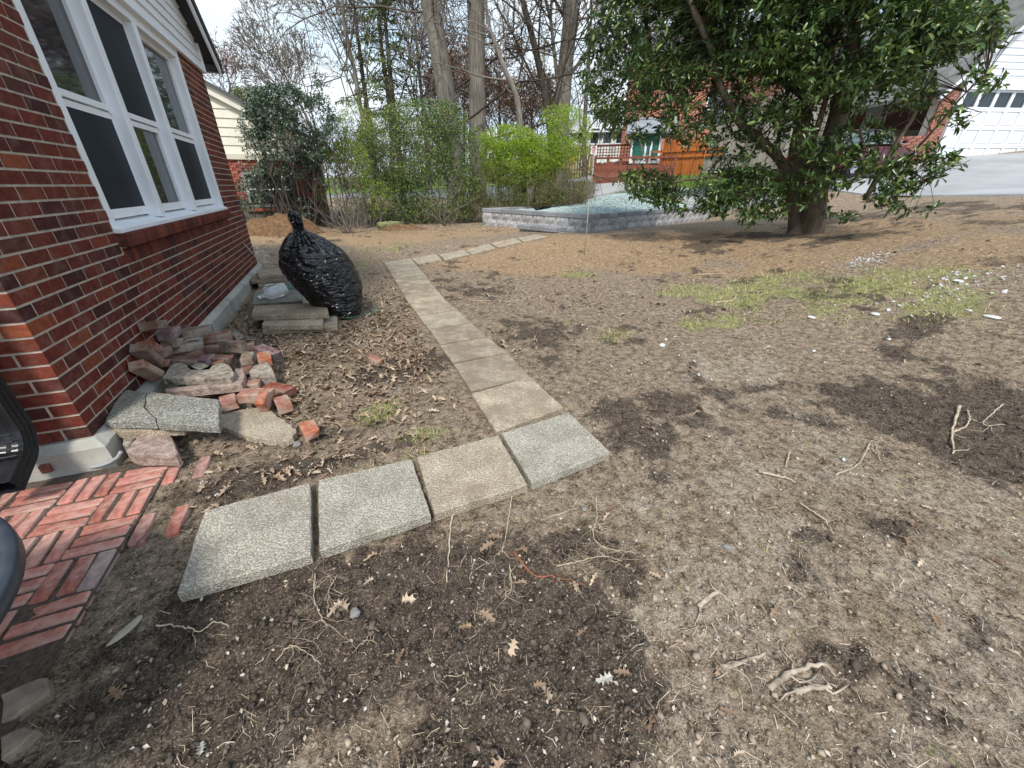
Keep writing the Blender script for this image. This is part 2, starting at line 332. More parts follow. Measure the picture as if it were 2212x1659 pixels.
def zones(x, y):
    n1 = fbm(x*1.6, y*1.6, 5, 11, .6)-.5; n2 = fbm(x*3.1, y*3.1, 5, 31, .65)-.5; n3 = fbm(x*6, y*6, 4, 51, .6)-.5
    dk = np.clip((blobs(x, y, DARK)+1.9*n1+1.5*n3-.42)*1.7+.3, 0, 1); gr = np.clip((blobs(x, y, GREEN)+1.3*n2-.36)*2.0, 0, 1)
    og = np.clip((blobs(x, y, ORANGE)+.7*n1-.38)*2.6, 0, 1); pl = np.clip((blobs(x, y, PALE)*.8+1.6*n2+1.3*n3-.3)*1.9+.12, 0, 1)
    lw = np.clip((blobs(x, y, LAWN)+.2*n1-.3)*5, 0, 1)
    far = np.clip((np.hypot(x, y)-27)/10, 0, 1); lw = np.maximum(lw, far*.8)
    return dk, gr, og, pl, lw
SLABQ = []; SLABM = []
for q, m in (([(377, 1286), (675, 1199), (672, 1040), (440, 1101)], 'g'), ([(687, 1192), (933, 1111), (890, 989), (685, 1036)], 'g'), ([(936, 1111), (1142, 1047), (1077, 938), (898, 986)], 'b'), ([(1147, 1045), (1321, 976), (1229, 889), (1081, 935)], 'g')):
    SLABQ.append(np.array([onz(x, y, 0) for x, y in q])); SLABM.append(m)
J = [((985, 1360), (1392, 1214), (835, 1130), (1190, 1028), 'n'), ((835, 1117), (1190, 1031), (731, 955), (1059, 890), 'd'), ((726, 946), (1052, 885), (650, 845), (935, 791), 'd'), ((646, 836), (930, 789), (590, 750), (845, 711), 'd'),
     ((582, 744), (836, 706), (521, 669), (759, 635), 'b'), ((520, 663), (755, 632), (471, 600), (690, 578), 'n'), ((468, 597), (688, 575), (436, 545), (640, 520), 'n'), ((435, 542), (640, 518), (405, 495), (604, 475), 'd'),
     ((405, 492), (600, 472), (381, 453), (570, 430), 'n'), ((380, 450), (568, 428), (357, 416), (537, 394), 'b'), ((357, 413), (537, 391), (338, 381), (510, 359), 'b'), ((338, 378), (508, 358), (320, 352), (478, 328), 'b')]
ztp = [0, 0, 0, 0, 0, 0, .004, .01, .018, .03, .045, .06, .085]
def lie(V, q, lo): p = ground_at(*V(*q), .025); return p if p[2] > lo+.004 else px(V, *q, lo)
for i, (nl, nr, fl, fr, m) in enumerate(J):
    if i < 6: Q_ = [px(ZS, *nl, 0), px(ZS, *nr, 0), px(ZS, *fr, 0), px(ZS, *fl, 0)]
    else: Q_ = [lie(ZS, q, z) for q, z in ((nl, ztp[i]), (nr, ztp[i]), (fr, ztp[i+1]), (fl, ztp[i+1]))]
    SLABQ.append(np.array(Q_)); SLABM.append(m)
FR = [((520, 361), (665, 338), (630, 300), (484, 327)), ((680, 337), (832, 304), (795, 274), (648, 305)), ((846, 303), (984, 267), (945, 239), (800, 279)), ((1000, 264), (1138, 230), (1104, 207), (952, 238)), ((1150, 228), (1290, 199), (1222, 184), (1108, 207))]
for i, q in enumerate(FR): SLABQ.append(np.array([lie(ZS, k, .06) for k in q])); SLABM.append('n' if i == 3 else 'b')
def axis(lo, hi, step, L0, L1, g):
    a = list(np.arange(lo, hi, step)); s = step; p = a[-1]
    while p < L1: s = min(s*g, 12); p += s; a.append(p)
    s = step; p = a[0]; b = []
    while p > L0: s = min(s*g, 12); p -= s; b.append(p)
    return np.array(b[::-1]+a)
def soil_z(x, y, disp=True):
    z = gza(x, y)
    if disp:
        dk = zones(x, y)[0]; r = np.hypot(x, y); fade = np.clip(1-(r-9)/12, .25, 1)
        n = fbm(x*5, y*5, 3, 71)-.5; m = fbm(x*17, y*17, 4, 81, .6)-.5; bl = np.abs(fbm(x*9, y*9, 4, 91, .6)-.5)*2
        z = z+fade*(.028*n+.014*m+dk*(.030*(1-bl*1.6)-.012)+.01*(fbm(x*40, y*40, 2, 95)-.5))
    # soil lies below the laid slabs, patio bricks and footing
    def cut(z, x0, x1, y0, y1, zt, soft=.05):
        dx = np.maximum(np.maximum(x0-x, x-x1), 0); dy = np.maximum(np.maximum(y0-y, y-y1), 0); k = np.clip(np.hypot(dx, dy)/soft, 0, 1)
        return np.where(k < 1, np.minimum(z, zt+(z-zt)*k), z)
    for q in SLABQ:
        bb = (x > q[:, 0].min()-.06) & (x < q[:, 0].max()+.06) & (y > q[:, 1].min()-.06) & (y < q[:, 1].max()+.06)
        if not bb.any(): continue
        X_, Y_ = x[bb], y[bb]; sd = np.full(X_.shape, -9.0)
        for i in range(4): a_, b_ = q[i], q[(i+1) % 4]; e_ = b_[:2]-a_[:2]; e_ = e_/np.hypot(*e_); sd = np.maximum(sd, (X_-a_[0])*e_[1]-(Y_-a_[1])*e_[0])
        k = np.clip(sd/.035, 0, 1); zt = q[:, 2].min()-(.036 if q[:, 1].mean() < 1.9 else .022); z = z.copy(); z[bb] = np.where(sd < .035, np.minimum(z[bb], zt+(z[bb]-zt)*k), z[bb])
    z = cut(z, -2.6, -1.06, .9, 2.3, -.036, .05); z = cut(z, -4, -1.3, 2.25, 9, -.03, .03)
    dx_, dy_ = x-bc[0], y-bc[1]; u_, v_ = dx_*e_r[0]+dy_*e_r[1], dx_*e_l[0]+dy_*e_l[1]; ins = np.minimum(np.minimum(u_-.12, Lr-.12-u_), np.minimum(v_-.12, Ll-.12-v_)); z = np.where(ins > 0, np.minimum(z, bc[2]-.0), np.where(ins > -2.5, np.minimum(z, BTOP-.12+.12*np.maximum(-ins, 0)), z))
    return z
xs = axis(-1.5, 5.6, .021, -260, 260, 1.06); ys = axis(.25, 6.6, .021, -260, 260, 1.05)
GX, GY = np.meshgrid(xs, ys); gx, gy = GX.ravel(), GY.ravel(); ZZ = soil_z(gx, gy); nx, ny = len(xs), len(ys)
me = bpy.data.meshes.new('ground'); me.vertices.add(nx*ny); me.vertices.foreach_set('co', np.c_[gx, gy, ZZ].astype(np.float32).ravel())
ii = (np.arange(ny-1)[:, None]*nx+np.arange(nx-1)[None]).ravel(); FF = np.c_[ii, ii+1, ii+1+nx, ii+nx].astype(np.int32)
me.loops.add(FF.size); me.loops.foreach_set('vertex_index', FF.ravel()); me.polygons.add(len(FF)); me.polygons.foreach_set('loop_start', np.arange(len(FF), dtype=np.int32)*4); me.update(calc_edges=True); me.shade_smooth()
zn = zones(gx, gy)
for nm, a in zip(('dark', 'green', 'orange', 'pale', 'lawn'), zn):
    at = me.attributes.new(nm, 'FLOAT', 'POINT'); at.data.foreach_set('value', a.astype(np.float32))
t = NT('soil'); v = t.coord('Object')
def A(n): q = t.n('ShaderNodeAttribute'); q.attribute_name = n; return q.outputs['Fac']
fine = t.math('ADD', t.math('MULTIPLY', t.noise(v, 22, 4, .6), .42), t.math('MULTIPLY', t.noise(v, 75, 6, .75), .58)); mid = t.noise(v, 9, 5, .6); mid2 = t.noise(v, 34, 4, .6)
def soilc(lo, hi): return t.ramp(fine, [(.40, lo), (.60, hi)])  # dark end also paints the shaded gaps between pale crumbs into the colour
c = soilc((.09, .062, .041), (.56, .43, .31))
def over(mask, lo, hi, c, k=1.0, nz=.5):
    f = t.math('ADD', t.math('ADD', A(mask), t.math('MULTIPLY', t.math('SUBTRACT', mid, .5), nz*1.6)), t.math('MULTIPLY', t.math('SUBTRACT', mid2, .5), nz*1.5)); f = t.math('MULTIPLY', t.ramp(f, [(.28, (0, 0, 0)), (.72, (1, 1, 1))]), k); return t.mix(f, c, soilc(lo, hi))
c = over('pale', (.15, .112, .080), (.66, .54, .415), c)
c = over('orange', (.17, .105, .060), (.64, .445, .27), c)
c = over('green', (.15, .17, .05), (.50, .48, .20), c, .75, 1.4)
c = over('dark', (.028, .021, .016), (.165, .125, .094), c, .88)
c = over('lawn', (.075, .14, .02), (.16, .26, .05), c)
# straw coloured crumbs and grit; crevice shade painted in as dark flecks
g1 = t.noise(v, 150, 3, .7); c = t.mix(t.ramp(g1, [(.58, (0, 0, 0)), (.66, (.7,)*3)]), c, (.62, .53, .43)); g2 = t.noise(v, 85, 4, .7); c = t.mix(t.ramp(g2, [(.28, (.8,)*3), (.40, (0, 0, 0))]), c, (.03, .023, .018)); t.col(c)
hb = t.math('ADD', t.math('MULTIPLY', t.noise(v, 16, 6, .65), 1.3), t.math('ADD', t.noise(v, 48, 6, .72), t.math('MULTIPLY', t.noise(v, 160, 3, .7), .4))); t.bump(hb, 1.0, .035)
ground = newobj('ground', me, t.done(.93, .15)); ground['kind'] = 'structure'

# ================================================================== DRIVEWAY
def ribbon(name, left, right, lift, mat, n=40, kind='structure'):
    """surface between two polylines on the terrain"""
    def rs(P, n):
        P = np.array(P, float); d = np.r_[0, np.cumsum(np.hypot(*np.diff(P[:, :2], axis=0).T))]; q = np.linspace(0, d[-1], n); return np.c_[np.interp(q, d, P[:, 0]), np.interp(q, d, P[:, 1])]
    a, b = rs(left, n), rs(right, n); m = 14; V = []; F = []
    for i in range(n):
        for j in range(m):
            p = a[i]+(b[i]-a[i])*j/(m-1); V.append((p[0], p[1], 0))
    V = np.array(V); V[:, 2] = gza(V[:, 0], V[:, 1])+lift
    F = [(i*m+j, (i+1)*m+j, (i+1)*m+j+1, i*m+j+1) for i in range(n-1) for j in range(m-1)]
    k_ = len(V); bd = [(i*m, (i+1)*m) for i in range(n-1)]+[((i+1)*m+m-1, i*m+m-1) for i in range(n-1)]; V2 = np.r_[V, V-[0, 0, .25]]; F += [(a_, b_, b_+k_, a_+k_) for a_, b_ in bd]; ob = MB().add(V2, F).build(name, mat, smooth=False); ob['kind'] = kind; return ob
def P2(x, y, d): p = atd(x, y, d); return (p[0], p[1])
t = NT('concrete_drive'); v = t.coord('Object'); c = t.ramp(t.noise(v, .7, 6, .6), [(.3, (.27, .28, .29)), (.7, (.42, .43, .44))]); c = t.mix(t.ramp(t.noise(v, 90, 4, .7), [(.35, (.5,)*3), (.6, (0, 0, 0))]), c, (.2, .2, .2)); t.col(c)
t.bump(t.noise(v, 70, 5), .4, .006); drive_m = t.done(.85, .3)
drv_near = [P2(2212, 418, 14.6), P2(2050, 421, 14.8), P2(1870, 427, 15.2), P2(1760, 431, 16)]; drv_far = [P2(2212, 350, 22.6), P2(2017, 352, 21.4), P2(1930, 366, 20.6), P2(1830, 378, 20.5)]
drv_near = [(drv_near[0][0]+4, drv_near[0][1]-6)]+drv_near+[P2(1650, 430, 19.0), P2(1450, 424, 22.6), P2(1293, 418, 21), P2(1150, 420, 20), P2(700, 420, 26)]
drv_far = [(drv_far[0][0]+6, drv_far[0][1]-6)]+drv_far+[P2(1740, 402, 20.8), P2(1620, 412, 23.0), P2(1480, 411, 24.8), P2(1293, 404, 25), P2(1150, 405, 25), P2(700, 405, 32)]
ribbon('driveway', drv_far, drv_near, .045, drive_m, 90)

# ================================================================== LAID SLABS
m_grey = aggmat('aggregate_grey', (.23, .21, .175), (.45, .425, .37), (.24, .19, .14), .55, 135, .62)
m_beige = aggmat('aggregate_beige', (.26, .22, .17), (.47, .415, .33), (.24, .175, .12), .6, 135, .56)
m_dirty = aggmat('aggregate_soiled', (.24, .20, .155), (.46, .395, .315), (.20, .155, .115), .75, 130, .47)
m_brown = aggmat('aggregate_brown', (.28, .235, .18), (.50, .43, .335), (.22, .17, .12), .6, 110, .5)
m_mossy = aggmat('aggregate_mossy', (.13, .13, .115), (.33, .33, .305), (.15, .135, .09), .5, 100, .55)
def outline(c4, step=.03, jit=.0022):
    P = []
    c4 = np.asarray(c4, float)
    for i in range(len(c4)):
        a, b = c4[i], c4[(i+1) % len(c4)]; n = max(2, int(np.linalg.norm(b-a)/step))
        for k in range(n):
            p = a+(b-a)*k/n; q = p.copy(); q[:2] += rng.normal(0, jit, 2)
            if k == 0: q[:2] = p[:2]+(c4.mean(0)[:2]-p[:2])*.006
            P.append(q)
    return np.array(P)
def slabmesh(c4, th, bev=.005, jit=.0016, step=.03):
    P = outline(c4, step, jit); n = len(P); ctr = P.mean(0); ins = P+(ctr-P)*(bev/np.maximum(np.linalg.norm(ctr-P, axis=1), .01))[:, None]
    V = np.r_[P-[0, 0, th]+rng.normal(0, jit*.6, P.shape), P-[0, 0, bev], ins, [ctr]]; F = [tuple(range(n))[::-1]]
    for i in range(n):
        j = (i+1) % n; F += [(i, j, n+j, n+i), (n+i, n+j, 2*n+j, 2*n+i), (2*n+i, 2*n+j, 3*n)]
    return V, F
def slab(name, c4, th, mat, parent=None, **k):
    c4 = np.asarray(c4, float); c = c4.mean(0); V, F = slabmesh(c4-c, th, **k); ob = MB().add(V, F).build(name, mat, parent); ob.location = c; return ob
path = empty('path', (0.8, 3, 0), kind='structure')
def pslab(c4, mat):
    c4 = np.asarray(c4, float)-np.array([.8, 3, 0]); return slab('paving_slab', c4, .05, mat, path)
for q, m in zip(SLABQ, SLABM): pslab(q.mean(0)+(q-q.mean(0))*.982, {'g': m_grey, 'b': m_beige, 'd': m_dirty, 'n': m_brown}[m])

# ================================================================== BRICK PATIO (basket weave, bricks on edge)
b_old = brickmat('old_red_brick', [(0, (.28, .10, .075)), (.35, (.40, .155, .12)), (.6, (.46, .20, .165)), (.8, (.31, .16, .14)), (.92, (.29, .24, .23)), (1, (.46, .22, .17))], (.52, .39, .33), .75, 1, .85, (.40, .60))
t = NT('patio_bed'); v = t.coord('Object'); t.col(t.ramp(t.noise(v, 60, 5), [(.3, (.05, .04, .032)), (.7, (.13, .10, .08))])); t.bump(t.noise(v, 50, 6), .8, .01); bed_m = t.done(.95, .1)
patio = empty('patio', (-1.275, 1.62, 0), kind='structure')
bedm = MB(); xb = np.linspace(-1.35, .2, 32); yb = np.linspace(-.85, .66, 26)
V = [(a, b, -.031+.006*(fbm(a*30, b*30, 3)-.5)) for b in yb for a in xb]; bedm.add(V, [(j*32+i, j*32+i+1, (j+1)*32+i+1, (j+1)*32+i) for j in range(25) for i in range(31)]).build('bedding_sand', bed_m, patio, True)
mm = [];
for _ in range(8):
    vv, ff = boxvf((.184, .054, .07), .006); vv = vv+rng.normal(0, .0018, vv.shape); q = bpy.data.meshes.new('brick'); q.from_pydata(vv.tolist(), [], ff); q.materials.append(b_old); mm.append(q)
M_ = .196
for i in range(-6, 2):
    for j in range(-5, 4):
        cx, cy = (i+.5)*M_, (j-.5)*M_+.0
        if i >= 1 and j < 0: continue
        for k in range(3):
            o_ = (k-1)*M_/3; hor = (i+j) % 2 == 1
            x_, y_ = (cx, cy+o_) if hor else (cx+o_, cy)
            wx, wy = x_-1.275, y_+1.62
            if wy > 2.26 or wy < .8 or (wx < -2.5): continue
            if i == 1 and (k == 1 or j == 0 or j == 2): continue
            if i == 0 and j < -1: continue
            ob = bpy.data.objects.new('brick', mm[(i*7+j*3+k) % 8]); COL.objects.link(ob); ob.parent = patio
            sink = -.004*rng.random() - (.014*max(0, i-.0) if i >= 0 else 0)*rng.random() - (.012 if (i == 0 and j < 0) else 0)*rng.random()
            ob.location = (x_+rng.normal(0, .002), y_+rng.normal(0, .002), -.055+sink); ob.rotation_euler = (rng.normal(0, .02), rng.normal(0, .02), (0 if hor else math.pi/2)+rng.normal(0, .02)+.03)

# ================================================================== BRICK HOUSE (the near one)
b_wall = brickmat('house_brick', [(0, (.048, .018, .018)), (.2, (.088, .023, .018)), (.4, (.14, .031, .021)), (.62, (.115, .028, .020)), (.75, (.185, .045, .026)), (.86, (.07, .028, .026)), (1, (.235, .065, .032))], (.33, .26, .22), .14, 1, .8, (.5, .66))
mortar = plain('mortar', (.42, .365, .30), .95, .25, 14, .5, 90, .004)
vinyl = plain('white_vinyl', (.74, .75, .77), .45, .05, 3, .03); white_pt = plain('white_paint', (.78, .80, .83), .5, .05, 4, .05, 40)
conc = plain('footing_concrete', (.36, .35, .31), .92, .25, 5, .5, 70, .006)
t = NT('window_glass'); t.col((.02, .025, .03)); glass = t.done(.04, .9)
t = NT('insect_screen'); v = t.coord('Object'); t.col(t.ramp(t.noise(v, 3, 3), [(.3, (.008, .013, .022)), (.7, (.015, .022, .034))])); screen_m = t.done(.5, .18)
curtain_m = plain('curtain', (.45, .46, .47), .9, .15, 4, .1)
HA = math.atan2(-1.459+1.399, 7.693-2.341)           # wall runs almost along +Y
hx, hy, L_W = -1.399, 2.341, 5.352
house = empty('brick_house', (hx, hy, 0), label='dark red brick house corner with white triple window and white siding gable', cat='house')
house.rotation_euler = (0, 0, -HA)       # local: +Y along the long wall, +X out of the wall, -X along the short wall
T_ = .12                                   # wall thickness
CO = .0683; Z0 = .13; N_C = 37; ZT = Z0+CO*N_C
w0, w1, wz0, wz1 = 1.14, 4.30, Z0+CO*13.05, ZT        # window opening reaches the siding
mb = MB(); g_ = .003
for (a, b, c0, c1) in ((0, w0, Z0, ZT), (w1, L_W, Z0, ZT), (w0, w1, Z0, wz0-.02)): mb.box((-T_/2-g_, (max(a, g_)+b)/2, (c0+c1)/2), (T_, b-max(a, g_)-.001, c1-c0))
mb.box((-T_-1.4, T_/2+g_, (Z0+ZT)/2), (2.8, T_, ZT-Z0)); mb.box((-1.4, L_W-T_/2-.01, (Z0+ZT)/2), (2.6, T_, ZT-Z0)); mb.build('wall', mortar, house)
bx = []; hb_ = CO-.0118
def course(k, a, b, off, front=False):
    z = Z0+CO*(k+.5); bl = .192; jn = .0125; p = a-((off) % (bl+jn)); r = random.Random(k*7+(1 if front else 0))
    while p < b-.012:
        q0, q1 = max(p, a), min(p+bl, b)
        if q1-q0 > .018:
            m = (q0+q1)/2
            if front: bx.append(((-m, .0475, z), (q1-q0, .095, hb_), 0))
            else: bx.append(((-.0475, m, z), (q1-q0, .095, hb_), math.pi/2))
        p += bl+jn
for k in range(N_C):
    zt = Z0+CO*(k+1); odd = k % 2
    off = .1 if odd else 0
    a0 = 0 if not odd else .0975+.0105     # corner bricks interlock with the short wall
    if zt <= wz0-.10: course(k, a0, L_W, 0 if not odd else 0)
    elif zt <= wz0+.02:
        course(k, a0, w0-.012, 0); course(k, w1-.05, L_W, .05 if odd else .13)
    else:
        course(k, a0, w0, 0); course(k, w1, L_W, .0 if odd else .1)
    course(k, 0 if odd else .0975+.0105, 1.9, 0, True)
place_pieces(bx, 'brick', b_wall, house, 296, (hx, hy, 0), -HA, stuffname='brick_courses', bev=.004, jit=.0012)
# soldier strip and projecting brick sill
sb = MB()
n_ = int((w1-w0+.02)/.0665)
for i in range(n_):
    ob = MB().box((0, 0, 0), (.135, .057, .085), None, .005).build('sill_brick', b_wall, house) if i == 0 else None
    if i == 0: sm_ = ob.data
    else: ob = bpy.data.objects.new('sill_brick', sm_); COL.objects.link(ob); ob.parent = house
    ob.location = (-.008, w0-.02+.035+i*.0665, wz0-.052+.0); ob.rotation_euler = (0, .09, 0)
sb.box((-.03, (w0+w1)/2, wz0-.055), (.1, w1-w0+.02, .07)).build('sill_mortar', mortar, house)
for i in range(int((w1-w0)/.0665)): 
    bxm = MB().box((0, 0, 0), (.095, .056, .096), None, .004).build('soldier_brick', b_wall, house) if i == 0 else None
    if i == 0: sm2 = bxm.data
    else: bxm = bpy.data.objects.new('soldier_brick', sm2); COL.objects.link(bxm); bxm.parent = house
    bxm.location = (-.045, w0+.03+i*.0665, wz0-.158)
# footing with a chamfered top
def P_foot(y0, y1, ft, z1=.1335):
    o_, zb = .058, -.12
    return ft.add([(-.2, y0, zb), (o_+.012, y0, zb), (o_, y0, z1-.035), (.012, y0, z1), (-.2, y0, z1), (-.2, y1, zb), (o_+.012, y1, zb), (o_, y1, z1-.035), (.012, y1, z1), (-.2, y1, z1)], [(0, 4, 3, 2, 1), (5, 6, 7, 8, 9), (0, 1, 6, 5), (1, 2, 7, 6), (2, 3, 8, 7), (3, 4, 9, 8), (4, 0, 5, 9)])
ft = MB(); P_foot(-.012, L_W+.06, ft)
ft.add([(.07, -.07, -.12), (-2.6, -.07, -.12), (-2.6, -.058, .093), (.058, -.058, .093), (-2.6, -.012, .1335), (.012, -.012, .1335), (-2.6, .1, .1335), (.012, .1, .128), (.07, -.012, -.12), (.058, -.012, .093)], [(0, 3, 2, 1), (3, 5, 4, 2), (5, 7, 6, 4), (0, 8, 9, 3), (3, 9, 5)]); ft.build('footing', conc, house)
MB().box((-.19, -.066, .035), (.04, .03, .045), Rz(.2), .004).build('footing_stub', brickmat('stub_brick', [(0, (.16, .06, .045)), (1, (.2, .08, .06))]), house)
# siding boards above the window, lower edge slightly lapped
board_h = .105; zs = ZT+.0; RK = -math.tan(math.radians(31)); ridge_y = -1.2
def roofz(y): return 3.02+(5.36-y)*.60
for k in range(16):
    z0 = zs+.02+k*board_h; z1 = z0+board_h; yend = min(L_W+.05, 5.36+(3.02-z0)/.60)
    if yend < 1: continue
    b = MB(); y0 = -1.2; b.add([(.030, y0, z0), (.030, yend, z0), (.012, yend, z1), (.012, y0, z1), (-.02, y0, z0), (-.02, yend, z0), (-.02, yend, z1), (-.02, y0, z1)], [(0, 1, 2, 3), (0, 4, 5, 1), (1, 5, 6, 2), (7, 6, 5, 4), (3, 2, 6, 7), (0, 3, 7, 4)]); b.build('siding_board', vinyl, house)
MB().box((.016, (L_W-1.2)/2, zs+.008), (.05, L_W+1.28, .035)).box((.012, L_W+.025, zs+.25), (.06, .05, .5)).build('siding_trim', white_pt, house)
def slopebox(mb, x0, x1, ya, yb, dz0, dz1):
    za, zb = roofz(ya), roofz(yb); return mb.add([(x, y, z+dz) for x in (x0, x1) for (y, z) in ((ya, za), (yb, zb)) for dz in (dz0, dz1)], [(0, 1, 3, 2), (4, 6, 7, 5), (0, 4, 5, 1), (2, 3, 7, 6), (1, 5, 7, 3), (0, 2, 6, 4)])
dark_m = plain('dark_bronze_gutter', (.03, .028, .03), .4, .2, 5, .05); shingle = plain('asphalt_shingle', (.10, .10, .105), .95, .35, 30, .6, 60, .006)
slopebox(MB(), .16, .185, -1.0, 5.62, -.17, -.02).build('rake_board', white_pt, house); slopebox(MB(), -.1, .16, -1.0, 5.6, -.06, -.03).build('soffit', dark_m, house)
slopebox(MB(), -3, .21, -1.0, 5.68, -.018, .02).build('roof', shingle, house)
slopebox(MB(), .187, .205, -1.0, 5.64, -.075, -.02).build('drip_edge', dark_m, house)
MB().box((-1.4, 5.70, roofz(5.66)-.06), (3.2, .12, .11), None, .01).build('gutter', dark_m, house)
# window: frame proper in the plane x=-.10, mullions and jambs stand out to the brick face
win = empty('window', (0, 0, 0)); win.parent = house
XG = -.105
f = MB(); f.box((-.06, w0+.0+.05, (wz0+wz1)/2), (.10, .10, wz1-wz0), None, .004); f.box((-.055, w1-.055, (wz0+wz1)/2), (.105, .11, wz1-wz0), None, .004)
f.box((-.055, (w0+w1)/2, wz1-.045), (.1, w1-w0-.21, .09), None, .004); f.build('window_frame', white_pt, win)
S = MB(); S.add([(.03, w0-.0, wz0-.012), (.03, w1, wz0-.012), (.03, w1, wz0+.012), (.03, w0, wz0+.012), (-.12, w0, wz0+.05), (-.12, w1, wz0+.05), (-.12, w0, wz0-.012), (-.12, w1, wz0-.012)], [(0, 1, 2, 3), (3, 2, 5, 4), (0, 3, 4, 6), (1, 7, 5, 2), (0, 6, 7, 1)]); S.build('window_sill', white_pt, win)
MULL = [2.115, 3.085]
for m_ in MULL: MB().box((-.055, m_, (wz0+wz1)/2+.01), (.098, .095, wz1-wz0-.05), None, .004).build('mullion', white_pt, win)
cells = [(w0+.1, MULL[0]-.048), (MULL[0]+.048, MULL[1]-.048), (MULL[1]+.048, w1-.11)]; zm = 1.772
for ci, (a, b) in enumerate(cells):
    for lower in (1, 0):
        z0, z1 = (wz0+.06, zm) if lower else (zm, wz1-.09)
        xo = XG+ (.012 if not lower else .0); s_ = .045; r = MB()
        r.box((xo, a+s_/2, (z0+z1)/2), (.035, s_, z1-z0)); r.box((xo, b-s_/2, (z0+z1)/2), (.035, s_, z1-z0))
        r.box((xo+.004, (a+b)/2, z0+.03), (.04, b-a-2*s_, .06 if lower else .04)); r.box((xo+.004, (a+b)/2, z1-.02), (.04, b-a-2*s_, .04)); sash = r.build('sash', white_pt, win)
        MB().box((xo-.008, (a+b)/2, (z0+z1)/2), (.006, b-a-2*s_+.01, z1-z0-.06)).build('pane', glass, sash)
        scr = (lower and ci in (0, 2)) or (not lower and ci == 1)
        if scr: MB().box((xo+.021, (a+b)/2, (z0+z1)/2+.012), (.003, b-a-2*s_+.02, z1-z0-.09)).build('screen', screen_m, sash)
    c = MB(); n = 24
    for (p, q) in (((a+.02), (a+b)/2-.05), ((a+b)/2+.1, b-.02)):
        yy = np.linspace(p, q, n); V = [(XG-.09+.015*math.sin(i*1.6), yy[i], z) for i in range(n) for z in (wz0, wz1)]; c.add(V, [(2*i, 2*i+1, 2*i+3, 2*i+2) for i in range(n-1)])
    c.build('curtain', curtain_m, win)
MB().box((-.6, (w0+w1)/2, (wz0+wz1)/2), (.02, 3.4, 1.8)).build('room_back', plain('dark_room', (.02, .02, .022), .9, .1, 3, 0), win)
# downspout with its shoe on the short wall
ds = MB(); dsx = -.195; dsy = -.085
def rect_sweep(mb, pts, wd, dp, corr=3):
    """corrugated rectangular pipe swept along pts (in the plane y,z)"""
    prof = []
    for (a, b) in (((-.5, -.5), (.5, -.5)), ((.5, -.5), (.5, .5)), ((.5, .5), (-.5, .5)), ((-.5, .5), (-.5, -.5))):
        for k in range(6):
            u = k/6; p = np.array(a)*(1-u)+np.array(b)*u; ins = .04*(math.cos(u*2*math.pi*corr)*-.5+.5); nrm = np.array([(a[1]-b[1]), (b[0]-a[0])]); prof.append(p+nrm*ins)
    prof = np.array(prof); pts = np.asarray(pts, float); T = np.gradient(pts, axis=0); T /= np.linalg.norm(T, axis=1, keepdims=True); V = []
    for p, t_ in zip(pts, T):
        x = np.array([1.0, 0, 0]); n_ = np.cross(t_, x); V += [p+x*wd*q[0]+n_*dp*q[1] for q in prof]
    n = len(prof); return mb.add(V, [(i*n+j, i*n+(j+1) % n, (i+1)*n+(j+1) % n, (i+1)*n+j) for i in range(len(pts)-1) for j in range(n)])
glossb = plain('black_downspout', (.012, .013, .016), .28, .3, 12, .15, 40, .003)
pp = [(dsx, dsy-.02, 2.6), (dsx, dsy-.02, .42), (dsx, dsy-.02, .33)]+[(dsx, dsy-.02-.10*(1-math.cos(a)), .33-.13*math.sin(a)-.02*a) for a in np.linspace(.15, 1.25, 9)]+[(dsx+.0, dsy-.24, .115)]
rect_sweep(ds, pp, .12, .085); ds.build('downspout', glossb, house)
rm = MB()
for a in range(4): rm.box((dsx, dsy-.118-.012*a, .31-.03*a), (.13, .01, .008), None, .002)
rm.build('downspout_ribs', glossb, house)
cab = MB(); A0 = onz(252, 985, 0); loc = lambda p: (Matrix.Rotation(HA, 4, 'Z')@(Vector(p)-Vector((hx, hy, 0))))
# ================================================================== LOOSE THINGS BY THE HOUSE
cabm = plain('grey_cable', (.30, .31, .32), .6, .1, 10, .05)
a = [onz(*ZP(-200, 1530), -.015), onz(*ZP(-110, 1510), -.005), onz(*ZP(-30, 1480), .01), onz(*ZP(30, 1440), .04), onz(*ZP(60, 1390), .07)]
cb_ = MB(); q = np.array(a); tt = np.linspace(0, 4, 20); q = np.c_[[np.interp(tt, range(5), q[:, i]) for i in range(3)]].T
tag(cb_.tube(q, .009, 8).build('cable', cabm, smooth=True), 'short grey cable curling out from under the pink concrete block at the footing corner', 'cable')
wp = [onz(*ZB(192, 578), 0)]; wq = loc(wp[0])
whn = plain('pale_wire', (.62, .58, .52), .6, .1, 10, 0)
def wall_pt(x, y, off=.0):
    d = ray(x, y); n = np.array([math.cos(HA), -math.sin(HA), 0]); A_ = np.array([hx, hy, 0])+n*off; t = ((A_-O3)@n)/(d@n); return O3+t*d
tag(MB().tube([wall_pt(*ZB(190, 572), .0), wall_pt(*ZB(300, 690), .03), wall_pt(*ZB(445, 868), .09)], .006, 6).build('wire', whn, smooth=True), 'thin pale wire stretched from the far brick wall down to the footing', 'wire')
B_RED = brickmat('loose_red', [(0, (.20, .055, .035)), (1, (.27, .08, .05))], (.30, .24, .19), .7)
B_BRN = brickmat('loose_brown', [(0, (.12, .065, .048)), (1, (.18, .10, .075))], (.27, .225, .18), .75)
B_PUR = brickmat('loose_purple', [(0, (.15, .09, .095)), (1, (.21, .13, .135))], (.32, .28, .26), .7)
B_GRY = brickmat('loose_greybrown', [(0, (.17, .125, .10)), (1, (.22, .17, .135))], (.36, .32, .27), .8)
